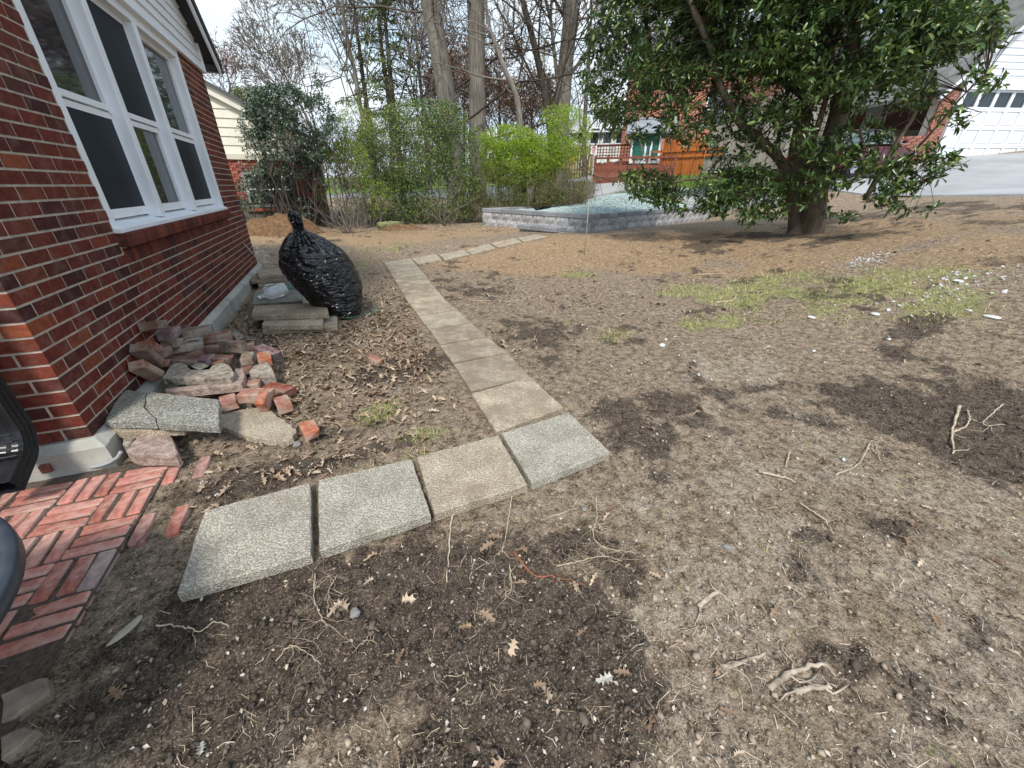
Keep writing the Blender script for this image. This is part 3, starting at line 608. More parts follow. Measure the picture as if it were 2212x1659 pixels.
B_PNK = brickmat('loose_pink', [(0, (.27, .125, .09)), (1, (.34, .175, .135))], (.40, .33, .27), .75)
B_ORG = brickmat('loose_orange', [(0, (.33, .105, .055)), (1, (.40, .15, .085))], (.42, .35, .29), .7)
C_OLD = plain('old_concrete', (.20, .165, .125), .95, .35, 24, 1.0, 38, .02, tint=(.44, .39, .32)); C_PINK = plain('pink_concrete', (.24, .17, .14), .95, .3, 24, 1.0, 42, .015, tint=(.46, .35, .30))
BRL, BRW, BRH = .200, .095, .063
GRP = 'loose bricks piled against the house'
def brick_mesh(L_, W_, H_, holes=0, chip=0, seed=0):
    r = np.random.default_rng(seed); bm = bmesh.new()
    if not holes:
        v, f = boxvf((L_, W_, H_), .005); v = v+r.normal(0, .0012, v.shape)
        if chip: 
            k = np.array([1 if r.random() < .5 else -1 for _ in range(3)])*np.array([L_, W_, H_])/2; d = np.linalg.norm(v-k, axis=1); v -= (np.clip(.022-d, 0, .022)*.55)[:, None]*np.sign(k)
        me = bpy.data.meshes.new('brick'); me.from_pydata(v.tolist(), [], f); bm.free(); return me
    # cored brick: top and bottom plates with round holes
    R_ = .0095; xs_ = np.linspace(-.26, .26, holes)*L_; seg = 12; V = []; F = []
    cuts = [-L_/2]+[(xs_[i]+xs_[i+1])/2 for i in range(holes-1)]+[L_/2]
    for s in (1, -1):
        for i in range(holes):
            x0, x1 = cuts[i], cuts[i+1]; base = len(V); N = seg
            for j in range(N):
                a_ = 2*math.pi*j/N; c_, s_ = math.cos(a_), math.sin(a_); V.append((xs_[i]+R_*c_, R_*s_, s*H_/2))
                # matching point on the rectangle
                tx = (x1-xs_[i])/c_ if c_ > 1e-6 else ((x0-xs_[i])/c_ if c_ < -1e-6 else 1e9); ty = (W_/2)/abs(s_) if abs(s_) > 1e-6 else 1e9; q_ = min(tx, ty); V.append((xs_[i]+q_*c_, q_*s_, s*H_/2))
            for j in range(N):
                k = (j+1) % N; fc = (base+2*j, base+2*j+1, base+2*k+1, base+2*k); F.append(fc if s > 0 else fc[::-1])
            for (cx_, cy_) in ((x1, W_/2), (x0, W_/2), (x0, -W_/2), (x1, -W_/2)):        # corners left by the radial fan
                an = math.atan2(cy_, cx_-xs_[i]) % (2*math.pi); j = int(an/(2*math.pi)*N) % N; k = (j+1) % N; V.append((cx_, cy_, s*H_/2)); F.append((base+2*j+1, len(V)-1, base+2*k+1))
            if s > 0:
                b2 = len(V)
                for j in range(N): a_ = 2*math.pi*j/N; V += [(xs_[i]+R_*math.cos(a_), R_*math.sin(a_), H_/2), (xs_[i]+R_*math.cos(a_), R_*math.sin(a_), -H_/2)]
                F += [(b2+2*j, b2+2*((j+1) % N), b2+2*((j+1) % N)+1, b2+2*j+1) for j in range(N)]
    h = [L_/2, W_/2, H_/2]; b = len(V)
    V += [(sx*h[0], sy*h[1], sz*h[2]) for sz in (-1, 1) for sy in (-1, 1) for sx in (-1, 1)]; F += [(b, b+1, b+5, b+4), (b+2, b+6, b+7, b+3), (b, b+4, b+6, b+2), (b+1, b+3, b+7, b+5)]
    me = bpy.data.meshes.new('brick'); me.from_pydata([tuple(map(float, v)) for v in V], [], F); bm.free(); return me
_pile = empty  # (names below are all top-level things)
def offwall(p, V, q, m=.055):
    n = np.array([math.cos(HA), -math.sin(HA), 0]); return p if (p-np.array([hx, hy, 0]))@n > m else wall_pt(*V(*q), m)
def loose(V, a, b, za, zb, mat, label, roll=0, dims=None, holes=0, chip=1, name='brick', cat='brick', group=GRP, length=None, tiltw=0, mesh=None, dropmin=None):
    """a-b: ends of the upper face's centre line as seen; za, zb their heights"""
    dm = dims or (BRL, BRW, BRH); A_, B_ = offwall(px(V, *a, za), V, a), offwall(px(V, *b, zb), V, b); d = (B_-A_)/np.linalg.norm(B_-A_); up = np.array([0, 0, 1.0]); y = np.cross(up, d); y /= np.linalg.norm(y); z = np.cross(d, y)
    c, s = math.cos(roll), math.sin(roll); y2, z2 = c*y+s*z, -s*y+c*z
    R = np.stack([d, y2, z2], 1); th = abs(R[:, 2]@z)*dm[2]/2+abs(R[:, 1]@z)*dm[1]/2 if abs(roll) > .8 else dm[2]/2
    cen = (A_+B_)/2-z*th
    me = mesh or brick_mesh(*dm, holes=holes, chip=chip, seed=int(abs(a[0])*7+abs(a[1])))
    ob = newobj(name, me, mat); ob.matrix_world = Matrix([[*R[0], cen[0]], [*R[1], cen[1]], [*R[2], cen[2]], [0, 0, 0, 1]]); return tag(ob, label, cat, group)
def ll(a, b, za, zb, mat, label, **k): return loose(ZP, a, b, za, zb, mat, label, **k)
ll((212, 270), (432, 240), .30, .31, B_BRN, 'brown brick at the top left of the pile, its end against the house wall')
ll((395, 372), (530, 285), .24, .28, B_PUR, 'purple faced brick wedged beneath the top left brick')
ll((350, 535), (575, 320), .13, .28, B_BRN, 'long rusty brown brick propped up steeply against the pile', roll=.15, dims=(.21, .06, .05))
ll((268, 430), (372, 500), .21, .15, B_RED, 'deep red brick half hidden at the wall behind the propped up brick')
ll((572, 285), (660, 300), .25, .25, B_BRN, 'mottled brown brick tucked behind the topmost grey brick', dims=(.12, .08, .058))
ll((610, 330), (800, 296), .29, .30, B_GRY, 'grey brown brick lying topmost in the middle of the pile')
ll((505, 455), (718, 425), .21, .21, B_GRY, 'grey brown brick under the topmost brick with a chipped corner')
ll((775, 378), (1005, 350), .19, .19, B_PNK, 'pinkish brick at the back of the pile right of the topmost brick')
ll((745, 462), (900, 455), .125, .125, B_PNK, 'pinkish brick lying underneath the back brick, left of the cored brick')
ll((1000, 345), (1092, 362), .13, .13, C_OLD, 'pale grey concrete chunk behind the cored brick', dims=(.10, .08, .06), name='concrete_chunk', cat='concrete chunk', group='broken concrete by the house')
ll((868, 412), (1165, 432), .205, .205, B_GRY, 'grey brick standing on its edge showing three round core holes', roll=math.pi/2-.12, dims=(BRL, .088, .055), holes=3, chip=0)
ll((1215, 452), (1455, 545), .15, .10, B_PUR, 'flat purple grey brick with round core holes in its upper face', holes=3, chip=0, dims=(.2, .088, .055))
ll((740, 595), (835, 535), .125, .13, B_PUR, 'blue grey brick end poking out in front of the propped up pieces', dims=(.12, .08, .058))
ll((870, 560), (1000, 565), .115, .115, B_PNK, 'dusty pink brick under the cored brick', dims=(.14, .085, .058))
ll((850, 618), (940, 592), .12, .125, B_ORG, 'small orange brick fragment behind the scalloped edging', dims=(.08, .03, .03))
ll((1140, 590), (1175, 500), .14, .145, B_GRY, 'grey brick laid end on below the right end of the cored brick', dims=(.16, .085, .058))
ll((1312, 605), (1290, 500), .15, .155, B_ORG, 'orange brick whose top is covered in white mortar', dims=(.16, .088, .06))
ll((1140, 655), (1170, 590), .082, .085, B_BRN, 'brown brick at the bottom of the pile under the end on grey brick', dims=(.15, .09, .06))
ll((1140, 790), (1255, 780), .085, .085, B_PNK, 'pale pink brick end between the edging stones and the wedge stone', dims=(.10, .08, .058))
ll((1310, 795), (1545, 850), .065, .06, B_RED, 'dark red brick lying flat beside the wedge shaped stone, nearly sunk in leaves')
ll((1085, 868), (1370, 858), .115, .12, B_PNK, 'long pink brick lying level in front of the wedge stone')
ll((1005, 965), (975, 885), .075, .075, B_PNK, 'pink brick laid end on beside the cracked slab', dims=(.13, .088, .062))
ll((1262, 960), (1290, 880), .095, .125, B_ORG, 'orange pink brick stood up with a round stain on its face', dims=(.10, .058, .085))
ll((1492, 1000), (1432, 890), .062, .062, B_PNK, 'pink brick laid end on at the right edge of the pile', dims=(.15, .088, .062))
ll((1725, 1225), (1665, 1110), .055, .055, B_ORG, 'single orange brick lying alone on the dirt beside the leafy slab', dims=(.14, .085, .06))
ll((185, 590), (395, 705), .20, .165, B_PNK, 'rounded pinkish brick leaning down toward the dark gap at the wall', roll=-.25, dims=(.21, .085, .062))
ll((345, 585), (455, 590), .125, .125, B_RED, 'red brick with a pale mortar end low in the pile by the wall', dims=(.10, .08, .06))
ll((470, 565), (690, 590), .13, .13, B_BRN, 'brown red brick lying low beneath the middle of the pile')
ll((420, 635), (690, 640), .07, .07, B_BRN, 'bottom brown brick just behind the scalloped edging stone', dims=(.2, .09, .06))
ll((640, 610), (760, 600), .06, .06, B_BRN, 'sunken brown brick under the blue grey brick end', dims=(.15, .09, .058))
ll((1060, 460), (1200, 440), .10, .10, B_PNK, 'pale brick behind the right end of the cored brick', dims=(.14, .085, .058))
ll((930, 300+30), (1010, 360), .10, .10, B_PNK, 'pink brick fragment furthest back in the pile', dims=(.08, .08, .058))
for (a_, b_, z_, m_, lb_) in (((300, 520), (440, 470), .19, B_BRN, 'brown brick buried behind the steeply propped brick at the wall'), ((430, 420), (560, 400), .19, B_GRY, 'grey brown brick in the heart of the pile under the purple faced one'), ((560, 520), (690, 500), .15, B_RED, 'dusky red brick filling the middle of the pile'), ((250, 480), (330, 560), .12, B_BRN, 'brown brick low against the wall at the left of the pile')):
    ll(a_, b_, z_, z_, m_, lb_)
# the chunk lying on the dirt near the path
loose(ZS, (225, 895), (300, 940), .04, .035, B_PNK, 'lone tan brick fragment among dry leaves between pile and path', dims=(.14, .07, .05), group=None)
def polyslab(V, pts, zs, th, mat, name, label, cat, group=None, **k):
    zs = zs if hasattr(zs, '__len__') else [zs]*len(pts); P = [px(V, *p, z) for p, z in zip(pts, zs)]
    if np.cross((P[1]-P[0])[:2], (P[2]-P[1])[:2]) < 0: P = P[::-1]
    ob = slab(name, P, th, mat, **k); return tag(ob, label, cat, group)
# scalloped and plain edging stones
sc_ = []
for i in range(3):
    for a_ in np.linspace(math.pi*.93, math.pi*.07, 7): sc_.append(((560+190*i)+98*math.cos(a_)-4*i, 690-75*math.sin(a_)))
polyslab(ZP, [(412, 745), (430, 725)]+sc_+[(1045, 700), (1040, 720), (1010, 745), (700, 752)], .17, .05, C_OLD, 'edging_stone', 'scalloped concrete edging stone with three rounded lobes lying on the brick pile', 'edging stone', 'garden edging stones in the pile', step=.02)
polyslab(ZP, [(440, 840), (1010, 780), (1060, 665), (1120, 660), (1140, 720), (1110, 800), (760, 835), (440, 870)], [.125]*8, .055, C_PINK, 'edging_stone', 'pinkish edging stone under the scalloped one, plain straight front', 'edging stone', 'garden edging stones in the pile', step=.02)
polyslab(ZP, [(1170, 690), (1210, 640), (1330, 605), (1385, 680), (1400, 730), (1270, 740), (1180, 725)], [.11, .13, .14, .12, .10, .10, .10], .10, C_OLD, 'wedge_stone', 'wedge shaped tan concrete stone propped at the right of the pile', 'stone', step=.03, jit=.003)
# cracked slab (two pieces) over a second slab, on a pink block
polyslab(Z5, [(705, 935), (850, 948), (835, 1035), (870, 1075), (905, 1105), (905, 1125), (606, 1120)], [.185, .183, .178, .17, .165, .165, .165], .042, m_mossy, 'broken_slab', 'left piece of the cracked mossy grey slab leaning on the pile', 'slab', 'cracked aggregate slab pieces')
polyslab(Z5, [(854, 948), (1272, 990), (1270, 1150), (910, 1128), (908, 1100), (875, 1072), (840, 1033)], [.183, .172, .15, .163, .165, .17, .178], .042, m_mossy, 'broken_slab', 'wide right piece of the cracked mossy grey slab with a square end', 'slab', 'cracked aggregate slab pieces')
polyslab(Z5, [(650, 1060), (1080, 1100), (1060, 1160), (690, 1180), (625, 1150)], [.122, .108, .102, .117, .12], .045, m_brown, 'slab', 'brown slab sandwiched beneath the cracked mossy slab', 'slab')
polyslab(Z5, [(800, 1200), (990, 1195), (1032, 1290), (1020, 1312), (770, 1308), (728, 1290)], [.072]*6, .075, C_PINK, 'concrete_block', 'chunky pink grey concrete block supporting the cracked slab at the front', 'concrete block', jit=.003)
polyslab(Z5, [(712, 1215), (790, 1205), (745, 1265), (710, 1250)], [.068]*4, .07, C_OLD, 'concrete_block', 'small tan concrete lump just left of the pink concrete block', 'concrete block', jit=.003)
polyslab(Z5, [(1275, 1080), (1400, 1050), (1530, 1032), (1600, 1075), (1722, 1165), (1700, 1215), (1640, 1238), (1450, 1205), (1340, 1170), (1270, 1150)], [.012]*10, .04, m_beige, 'broken_slab', 'flat beige broken slab under dry leaves beside the lone orange brick', 'slab', jit=.004)
# dark stone under the pile by the wall
polyslab(ZP, [(225, 840), (330, 760), (400, 790), (430, 850), (300, 870)], [.05]*5, .06, C_OLD, 'stone', 'dark angular stone in the gap between wall and cracked slab', 'stone')
# stack of slabs by the rubbish bag
SG = 'slabs stacked by the rubbish bag'
polyslab(ZP, [(1190, 205), (1865, 188), (1845, 88), (1215, 120)], .155, .048, m_brown, 'slab', 'top brown slab of the nearest stack in front of the bag', 'slab', SG)
polyslab(ZP, [(1285, 290), (1812, 285), (1820, 205), (1310, 215)], .102, .046, m_brown, 'slab', 'middle slab of the near stack, shorter than the one on top', 'slab', SG)
polyslab(ZP, [(1285, 335), (1945, 300), (1935, 180), (1330, 200)], .053, .045, m_brown, 'slab', 'bottom slab of the near stack jutting out to the right on the leaves', 'slab', SG)
polyslab(ZB, [(290, 1330), (918, 1290), (918, 1135), (330, 1175)], .10, .045, m_mossy, 'slab', 'mossy slab holding the clear plastic jug, behind the near stack', 'slab', SG)
polyslab(ZB, [(905, 1330), (1080, 1320), (1020, 1140), (900, 1130)], .055, .045, m_brown, 'slab', 'slab sticking out beneath the mossy one toward the bag', 'slab', SG)
polyslab(ZB, [(372, 978), (835, 945), (800, 862), (345, 905)], .16, .045, m_beige, 'slab', 'topmost beige slab of the far stack at the house corner', 'slab', SG)
polyslab(ZB, [(275, 1035), (850, 1000), (815, 900), (290, 960)], .108, .045, m_brown, 'slab', 'second slab of the far stack at the footing', 'slab', SG)
polyslab(ZB, [(375, 1105), (850, 1045), (820, 960), (360, 1010)], .055, .045, m_brown, 'slab', 'lowest slab of the far stack, resting on dirt', 'slab', SG)
# ---- black rubbish bag
def bagmesh():
    nu, nv = 120, 96; base = atd(*ZB(1420, 1415), 4.62); base[2] = gz(base[0], base[1])-.01; side = _r0/np.linalg.norm(_r0); fwd = np.array([_f[0], _f[1], 0]); fwd /= np.linalg.norm(fwd)
    # centre line leans to the left going up
    prof = [(0, .02, 0), (.0, .16, .0), (.04, .235, -.01), (.12, .26, -.03), (.3, .34, -.10), (.42, .372, -.18), (.55, .38, -.25), (.68, .335, -.31), (.76, .245, -.345), (.83, .165, -.375), (.88, .10, -.41), (.905, .05, -.43), (.94, .045, -.445), (1.0, .058, -.46), (1.06, .058, -.48), (1.09, .03, -.49)]
    prof = np.array(prof); s = np.r_[0, np.cumsum(np.hypot(*np.diff(prof[:, :2], axis=0).T))]; q = np.linspace(0, s[-1], nv); Z, Rr, X = (np.interp(q, s, prof[:, i]) for i in range(3))
    ks = np.array([1, 2, 1])/4.
    for _ in range(2): Rr = np.r_[Rr[0], np.convolve(Rr, ks, 'valid'), Rr[-1]]; X = np.r_[X[0], np.convolve(X, ks, 'valid'), X[-1]]
    V = []; th = np.linspace(0, 2*np.pi, nu, endpoint=False); cc = np.cos(th)
    for i in range(nv):
        h = Z[i]; r = Rr[i]*np.ones(nu)
        body = np.clip(1-abs(h-.42)/.46, 0, 1)**.5; nk = np.clip((h-.66)/.2, 0, 1)*np.clip((1.1-h)/.1, 0, 1)
        wob = fbm(th*2.0/np.pi*3+h*2, np.full(nu, h*9)+np.sin(th)*1.5, 3, 5)-.5
        wr = np.abs(fbm(np.cos(th)*2.2+5, np.sin(th)*2.2+h*26+cc*2, 4, 9, .6)-.5)*2
        r = r*(1+.20*wob*body)+body*(.020*(.5-wr))+nk*Rr[i]*(.20*np.sin(9*th+3*h)+.12*np.sin(17*th+1.3))
        V.append(base+side*((X[i]*.60+r*.93*cc))[:, None]+fwd*(r*np.sin(th)*.86+.28*0)[:, None]+np.array([0, 0, h]))
    V = np.concatenate(V); F = [(i*nu+j, i*nu+(j+1) % nu, (i+1)*nu+(j+1) % nu, (i+1)*nu+j) for i in range(nv-1) for j in range(nu)]+[tuple(range(nu))[::-1], tuple((nv-1)*nu+j for j in range(nu))]
    return V, F, base
t = NT('black_plastic_film'); v = t.coord('Object', (1, 1, 2.6)); t.col((.004, .0045, .006)); n1 = t.noise(v, 4.5, 2, .5, 1.2); n2 = t.noise(t.coord('Object', (1.0, 1.0, 4.0)), 4.5, 2, .45, 1.8); t.bump(t.math('ADD', t.math('MULTIPLY', n1, .8), n2), .8, .10); bag_m = t.done(.10, .7)
V, F, bbase = bagmesh(); bag = MB().add(V, F).build('rubbish_bag', bag_m, smooth=True); tag(bag, 'full shiny black rubbish bag tied at the top, leaning beside the stacked slabs', 'rubbish bag')
strp = plain('teal_cord', (.06, .17, .12), .6, .2, 8, 0)
sp = [px(ZB, 1400, 1500, .03), px(ZB, 1500, 1508, .02), px(ZB, 1600, 1490, .03), px(ZB, 1700, 1455, .02), px(ZB, 1790, 1440, .03), px(ZB, 1880, 1420, .03), px(ZB, 1890, 1390, .03), px(ZB, 1820, 1385, .02), px(ZB, 1770, 1400, .03)]
q = np.array(sp); tt = np.linspace(0, len(q)-1, 50); q = np.c_[[np.interp(tt, range(len(sp)), q[:, i]) for i in range(3)]].T
tag(MB().tube(q, .0045, 6).build('cord', strp, smooth=True), 'loop of thin green cord on the leaves right of the rubbish bag', 'cord')
# cord over the bag
# ---- teal netted sack behind the bag
t = NT('teal_net'); v = t.coord('Object'); d = t.vor(v, 24, 'DISTANCE_TO_EDGE'); t.col(t.mix(t.ramp(d, [(.03, (1, 1, 1)), (.12, (0, 0, 0))]), (.17, .25, .23), (.10, .155, .14))); t.bump(d, .8, .02); net_m = t.done(.6, .4)
cpos = px(ZB, 860, 1120, .1); V = []; nu, nv = 28, 16
for i in range(nv):
    ph = math.pi*i/(nv-1)
    for j in range(nu):
        a_ = 2*math.pi*j/nu; r = 1+.06*math.sin(3*a_+ph*4); V.append((.19*r*math.sin(ph)*math.cos(a_), .15*r*math.sin(ph)*math.sin(a_), .115*r*math.cos(ph)))
sk = MB().add(V, [(i*nu+j, (i+1)*nu+j, (i+1)*nu+(j+1) % nu, i*nu+(j+1) % nu) for i in range(nv-1) for j in range(nu)]).build('netted_sack', net_m, smooth=True); sk.location = (cpos[0], cpos[1], .10); sk.rotation_euler = (0, -.25, .3); tag(sk, 'dull teal netted sack slumped behind the black rubbish bag', 'sack')
# ---- clear plastic jug
t = NT('clear_plastic'); t.col((.93, .96, .98)); t.b.inputs['Transmission Weight'].default_value = .55; t.b.inputs['IOR'].default_value = 1.18; v = t.coord('Object'); t.bump(t.noise(v, 14, 4), .6, .02); jug_m = t.done(.12, .6)
A_, B_ = px(ZB, 455, 1225, .15), px(ZB, 700, 1140, .19); ax = (B_-A_)/np.linalg.norm(B_-A_); x_ = np.cross([0, 0, 1.0], ax); x_ /= np.linalg.norm(x_); y_ = np.cross(ax, x_); Lj = .29
jp = [(-.055, .017), (-.02, .017), (-.015, .022), (0, .03), (.03, .062), (.06, .074), (.075, .071), (.09, .075), (.105, .071), (.12, .075), (.135, .071), (.15, .075), (.20, .075), (.235, .072), (.25, .055), (.252, .0)]
V = []; nu = 24
for (s_, r_) in jp:
    for j in range(nu): a_ = 2*math.pi*j/nu; sq = 1+.10*abs(math.cos(2*a_))**3*(1 if s_ > .02 else 0); V.append(A_+ax*s_+x_*r_*sq*math.cos(a_)+y_*r_*sq*math.sin(a_)*.92)
jug = MB().add(V, [(i*nu+j, i*nu+(j+1) % nu, (i+1)*nu+(j+1) % nu, (i+1)*nu+j) for i in range(len(jp)-1) for j in range(nu)])
jroot = empty('plastic_jug', tuple(A_), label='clear empty plastic jug lying on its side on the mossy slab', cat='jug')
b_ = jug.build('jug_body', jug_m, None, True)
for vv in b_.data.vertices: vv.co -= Vector(A_)
b_.parent = jroot
mm_ = MB().tube([(-ax*.075), (-ax*.05)], .02, 14).build('cap', white_pt, jroot, True)
hnd = [ax*.01+y_*.035+x_*.0, ax*.02+y_*.075, ax*.07+y_*.10, ax*.12+y_*.095, ax*.14+y_*.07]; MB().tube(hnd, .009, 8).build('handle', jug_m, jroot, True)
# ---- round woven table, bottom left
rimm = plain('blue_black_resin', (.030, .040, .055), .42, .25, 8, .1, 40, .002, tint=(.055, .07, .09)); wov = plain('black_wicker', (.020, .024, .030), .5, .4, 30, .1, 50, .002, island=.35)
Q = [onz(((x/.9067)/1.8228), (1650+y/.9067)/1.8228, .5)[:2] for x, y in ((0, 305), (60, 340), (105, 430), (85, 560), (0, 690))]
Qn = np.array(Q); Am = np.c_[2*Qn, np.ones(5)]; so_ = np.linalg.lstsq(Am, (Qn**2).sum(1), rcond=None)[0]; tcx, tcy = so_[:2]; tr = math.sqrt(so_[2]+tcx**2+tcy**2); tcx -= .018; tcy -= .012
tb = empty('wicker_table', (tcx, tcy, 0), label='round dark wicker table with a smooth rim standing on the brick patio', cat='table')
V = []; n = 72; sec = [(tr-.032, .488), (tr-.026, .500), (tr-.006, .500), (tr, .492), (tr, .462), (tr-.012, .456), (tr-.03, .47)]
for i in range(n):
    a_ = 2*math.pi*i/n; V += [(r*math.cos(a_), r*math.sin(a_), z) for r, z in sec]
m = len(sec); MB().add(V, [(i*m+j, ((i+1) % n)*m+j, ((i+1) % n)*m+(j+1) % m, i*m+(j+1) % m) for i in range(n) for j in range(m)]).build('rim', rimm, tb, True)
wv = MB(); st = .014; k = 0
y_ = -tr+.03
while y_ < tr-.03:
    hw = math.sqrt(max(0, (tr-.03)**2-y_**2)); nseg = max(3, int(hw*2/.022)); xs_ = np.linspace(-hw, hw, nseg); V = []
    for i, x in enumerate(xs_):
        zz = .484+.0045*math.sin(math.pi*(x/.022)+(k % 2)*math.pi); V += [(x, y_-.0055, zz-.003), (x, y_, zz+.002), (x, y_+.0055, zz-.003)]
    wv.add(V, [(3*i+j, 3*i+j+1, 3*i+j+4, 3*i+j+3) for i in range(nseg-1) for j in range(2)]); y_ += st; k += 1
wv.tube([(0, 0, .45), (0, 0, .478)], [tr-.035]*2, 40); wo = wv.build('woven_top', wov, tb); wo.rotation_euler = (0, 0, 1.25)
MB().tube([(0, 0, .45), (0, 0, -.0)], .03, 12).tube([(0, 0, .0), (0, 0, -.03)], .17, 24).build('pedestal', rimm, tb, True)
fsm = plain('tan_flagstone', (.20, .16, .12), .9, .3, 14, .6, 60, .01, tint=(.34, .28, .21))
for (q_, lb_) in ((((0, 1500), (60, 1472), (100, 1462), (108, 1500), (50, 1532), (0, 1560)), 'tan flagstone at the lower left just below the brick patio'), (((0, 1592), (50, 1568), (80, 1575), (45, 1610), (0, 1640)), 'smaller tan flagstone nearest the lower left corner')):
    P_ = [onz(a, b, -.02) for a, b in q_]; P_ = P_[::-1] if np.cross((P_[1]-P_[0])[:2], (P_[2]-P_[1])[:2]) < 0 else P_; tag(slab('flagstone', P_, .05, fsm, jit=.004), lb_, 'flagstone', 'flagstones below the patio')
# ---- bamboo marker stake in the yard
sp_ = ground_at(1262, 552); tp_ = atd(1272, 438, math.hypot(sp_[0], sp_[1])*.985)
tag(MB().tube([sp_-[0, 0, .05], (sp_+tp_)/2+[.012, .01, 0], tp_], [.008, .006, .004], 6).build('stake', plain('pale_cane', (.42, .34, .25), .7, .2, 10, .1), smooth=True), 'tall thin cane stake stuck upright in the brown dirt before the raised bed', 'stake')
# ================================================================== RAISED BED
t = NT('split_block'); v = t.coord('Object'); r = t.rnd(); c = t.ramp(r, [(0, (.30, .305, .31)), (.5, (.40, .40, .405)), (1, (.50, .50, .50))]); c = t.mix(1.0, c, t.ramp(t.noise(v, 14, 6, .65), [(.3, (.55, .55, .57)), (.7, (1.35, 1.33, 1.3))]), 'MULTIPLY'); t.col(c); t.bump(t.noise(v, 22, 6, .6), 1.0, .03); block_m = t.done(.92, .2)
t = NT('cap_block'); v = t.coord('Object'); r = t.rnd(); c = t.ramp(r, [(0, (.20, .205, .215)), (1, (.30, .305, .32))]); c = t.mix(1.0, c, t.ramp(t.noise(v, 20, 6, .65), [(.3, (.7,)*3), (.7, (1.25,)*3)]), 'MULTIPLY'); t.col(c); t.bump(t.noise(v, 40, 5, .6), .6, .012); cap_m = t.done(.9, .25)
bed = empty('raised_bed', (bc[0], bc[1], BZ), label='long raised bed walled with grey split stone blocks and smooth caps', cat='raised bed')
bang = math.atan2(e_r[1], e_r[0]); bed.rotation_euler = (0, 0, bang)     # local +X along the right run, +Y (e_l) away
capth = .105; bh = .19; nrow = 3; tz = BTOP-BZ
def rough_block(L_, D_, H_, seed):
    r_ = np.random.default_rng(seed); nx_, nz_ = 5, 3; V = []; F = []
    for i in range(nx_):
        for k in range(nz_): e = (i in (0, nx_-1)) or (k in (0, nz_-1)); V.append((-L_/2+L_*i/(nx_-1), -D_/2-(0 if e else .008+.022*r_.random()), -H_/2+H_*k/(nz_-1)))
    F = [(i*nz_+k, (i+1)*nz_+k, (i+1)*nz_+k+1, i*nz_+k+1) for i in range(nx_-1) for k in range(nz_-1)]; b = len(V)
    V += [(-L_/2, D_/2, -H_/2), (L_/2, D_/2, -H_/2), (-L_/2, D_/2, H_/2), (L_/2, D_/2, H_/2)]
    f0, f1, f2, f3 = 0, (nx_-1)*nz_, nz_-1, nx_*nz_-1
    F += [tuple([k for k in range(nz_)]+[b+2, b]), tuple([f1+k for k in range(nz_)][::-1]+[b+1, b+3]), tuple([i*nz_+nz_-1 for i in range(nx_)]+[b+3, b+2]), tuple([i*nz_ for i in range(nx_)][::-1]+[b, b+1]), (b, b+2, b+3, b+1)]
    me = bpy.data.meshes.new('stone_block'); me.from_pydata(V, [], F); me.materials.append(block_m); return me
rb = [rough_block(.418, .25, bh-.004, s) for s in range(6)]; rbh = [rough_block(.205, .25, bh-.004, s+20) for s in range(3)]
cp = [];
for s in range(4):
    v_, f_ = boxvf((.418, .30, capth-.003), .008); v_ = v_+rng.normal(0, .002, v_.shape); q = bpy.data.meshes.new('cap_stone'); q.from_pydata(v_.tolist(), [], f_); q.materials.append(cap_m); cp.append(q)
def run(x0, y0, ang, Ln, rows, zt, nm='stone_block', par=bed, caps=True, capov=.02):
    dx, dy = math.cos(ang), math.sin(ang); nX, nY = dy, -dx      # outward normal is to the right of travel
    for k in range(rows):
        s = -(k % 2)*.21; z = zt-(capth if caps else 0)-bh*(k+.5)
        while s < Ln-.02:
            a0, a1 = max(s, 0), min(s+.42, Ln); m = (a0+a1)/2; w_ = a1-a0
            if w_ > .05:
                ob = bpy.data.objects.new('stone_block', (rb if w_ > .3 else rbh)[int(rng.integers(3))]); COL.objects.link(ob); ob.parent = par
                ob.location = (x0+dx*m-nX*.125, y0+dy*m-nY*.125, z); ob.rotation_euler = (0, 0, ang); ob.scale = (w_/(.42 if w_ > .3 else .21), 1, 1)
            s += .42
    if caps:
        s = 0
        while s < Ln-.05:
            a1 = min(s+.42, Ln); ob = bpy.data.objects.new('cap_stone', cp[int(rng.integers(4))]); COL.objects.link(ob); ob.parent = par; m = (s+a1)/2
            ob.location = (x0+dx*m-nX*(.15-capov), y0+dy*m-nY*(.15-capov), zt-capth/2); ob.rotation_euler = (0, 0, ang); ob.scale = ((a1-s)/.42, 1, 1); s += .42
run(0, 0, 0, Lr, 3, tz); run(0, Ll, -math.pi/2, Ll-.02, 3, tz)
run(Lr, 0, math.pi/2, Ll, 1, tz); run(Lr, Ll, math.pi, Lr, 1, tz)
# gravel fill
t = NT('blue_gravel'); v = t.coord('Object'); r = t.rnd(); t.col(t.ramp(r, [(0, (.22, .29, .28)), (.5, (.33, .42, .41)), (.85, (.45, .54, .53)), (1, (.62, .68, .67))])); gravel_m = t.done(.85, .3)
def grav(x, y):
    fe = np.clip(np.minimum(np.minimum(x-.25, Lr-.25-x), np.minimum(y-.25, Ll-.25-y))/.45, 0, 1); hp = fe*(2-fe)*np.exp(-(((x-4.9)/2.1)**2+((y-1.9)/1.5)**2)**1.0)*.48; return tz-.075+hp+.03*(fbm(x*2, y*2, 3, 7)-.5)
GXs, GYs = np.meshgrid(np.linspace(.25, Lr-.25, 90), np.linspace(.25, Ll-.25, 60)); V = np.c_[GXs.ravel(), GYs.ravel(), (grav(GXs, GYs)-.02).ravel()]
MB().add(V, [(j*90+i, j*90+i+1, (j+1)*90+i+1, (j+1)*90+i) for j in range(59) for i in range(89)]).build('gravel_bed', plain('gravel_base', (.26, .33, .32), .9, .35, 40, .8, 40, .02), bed, True)['kind'] = 'stuff'
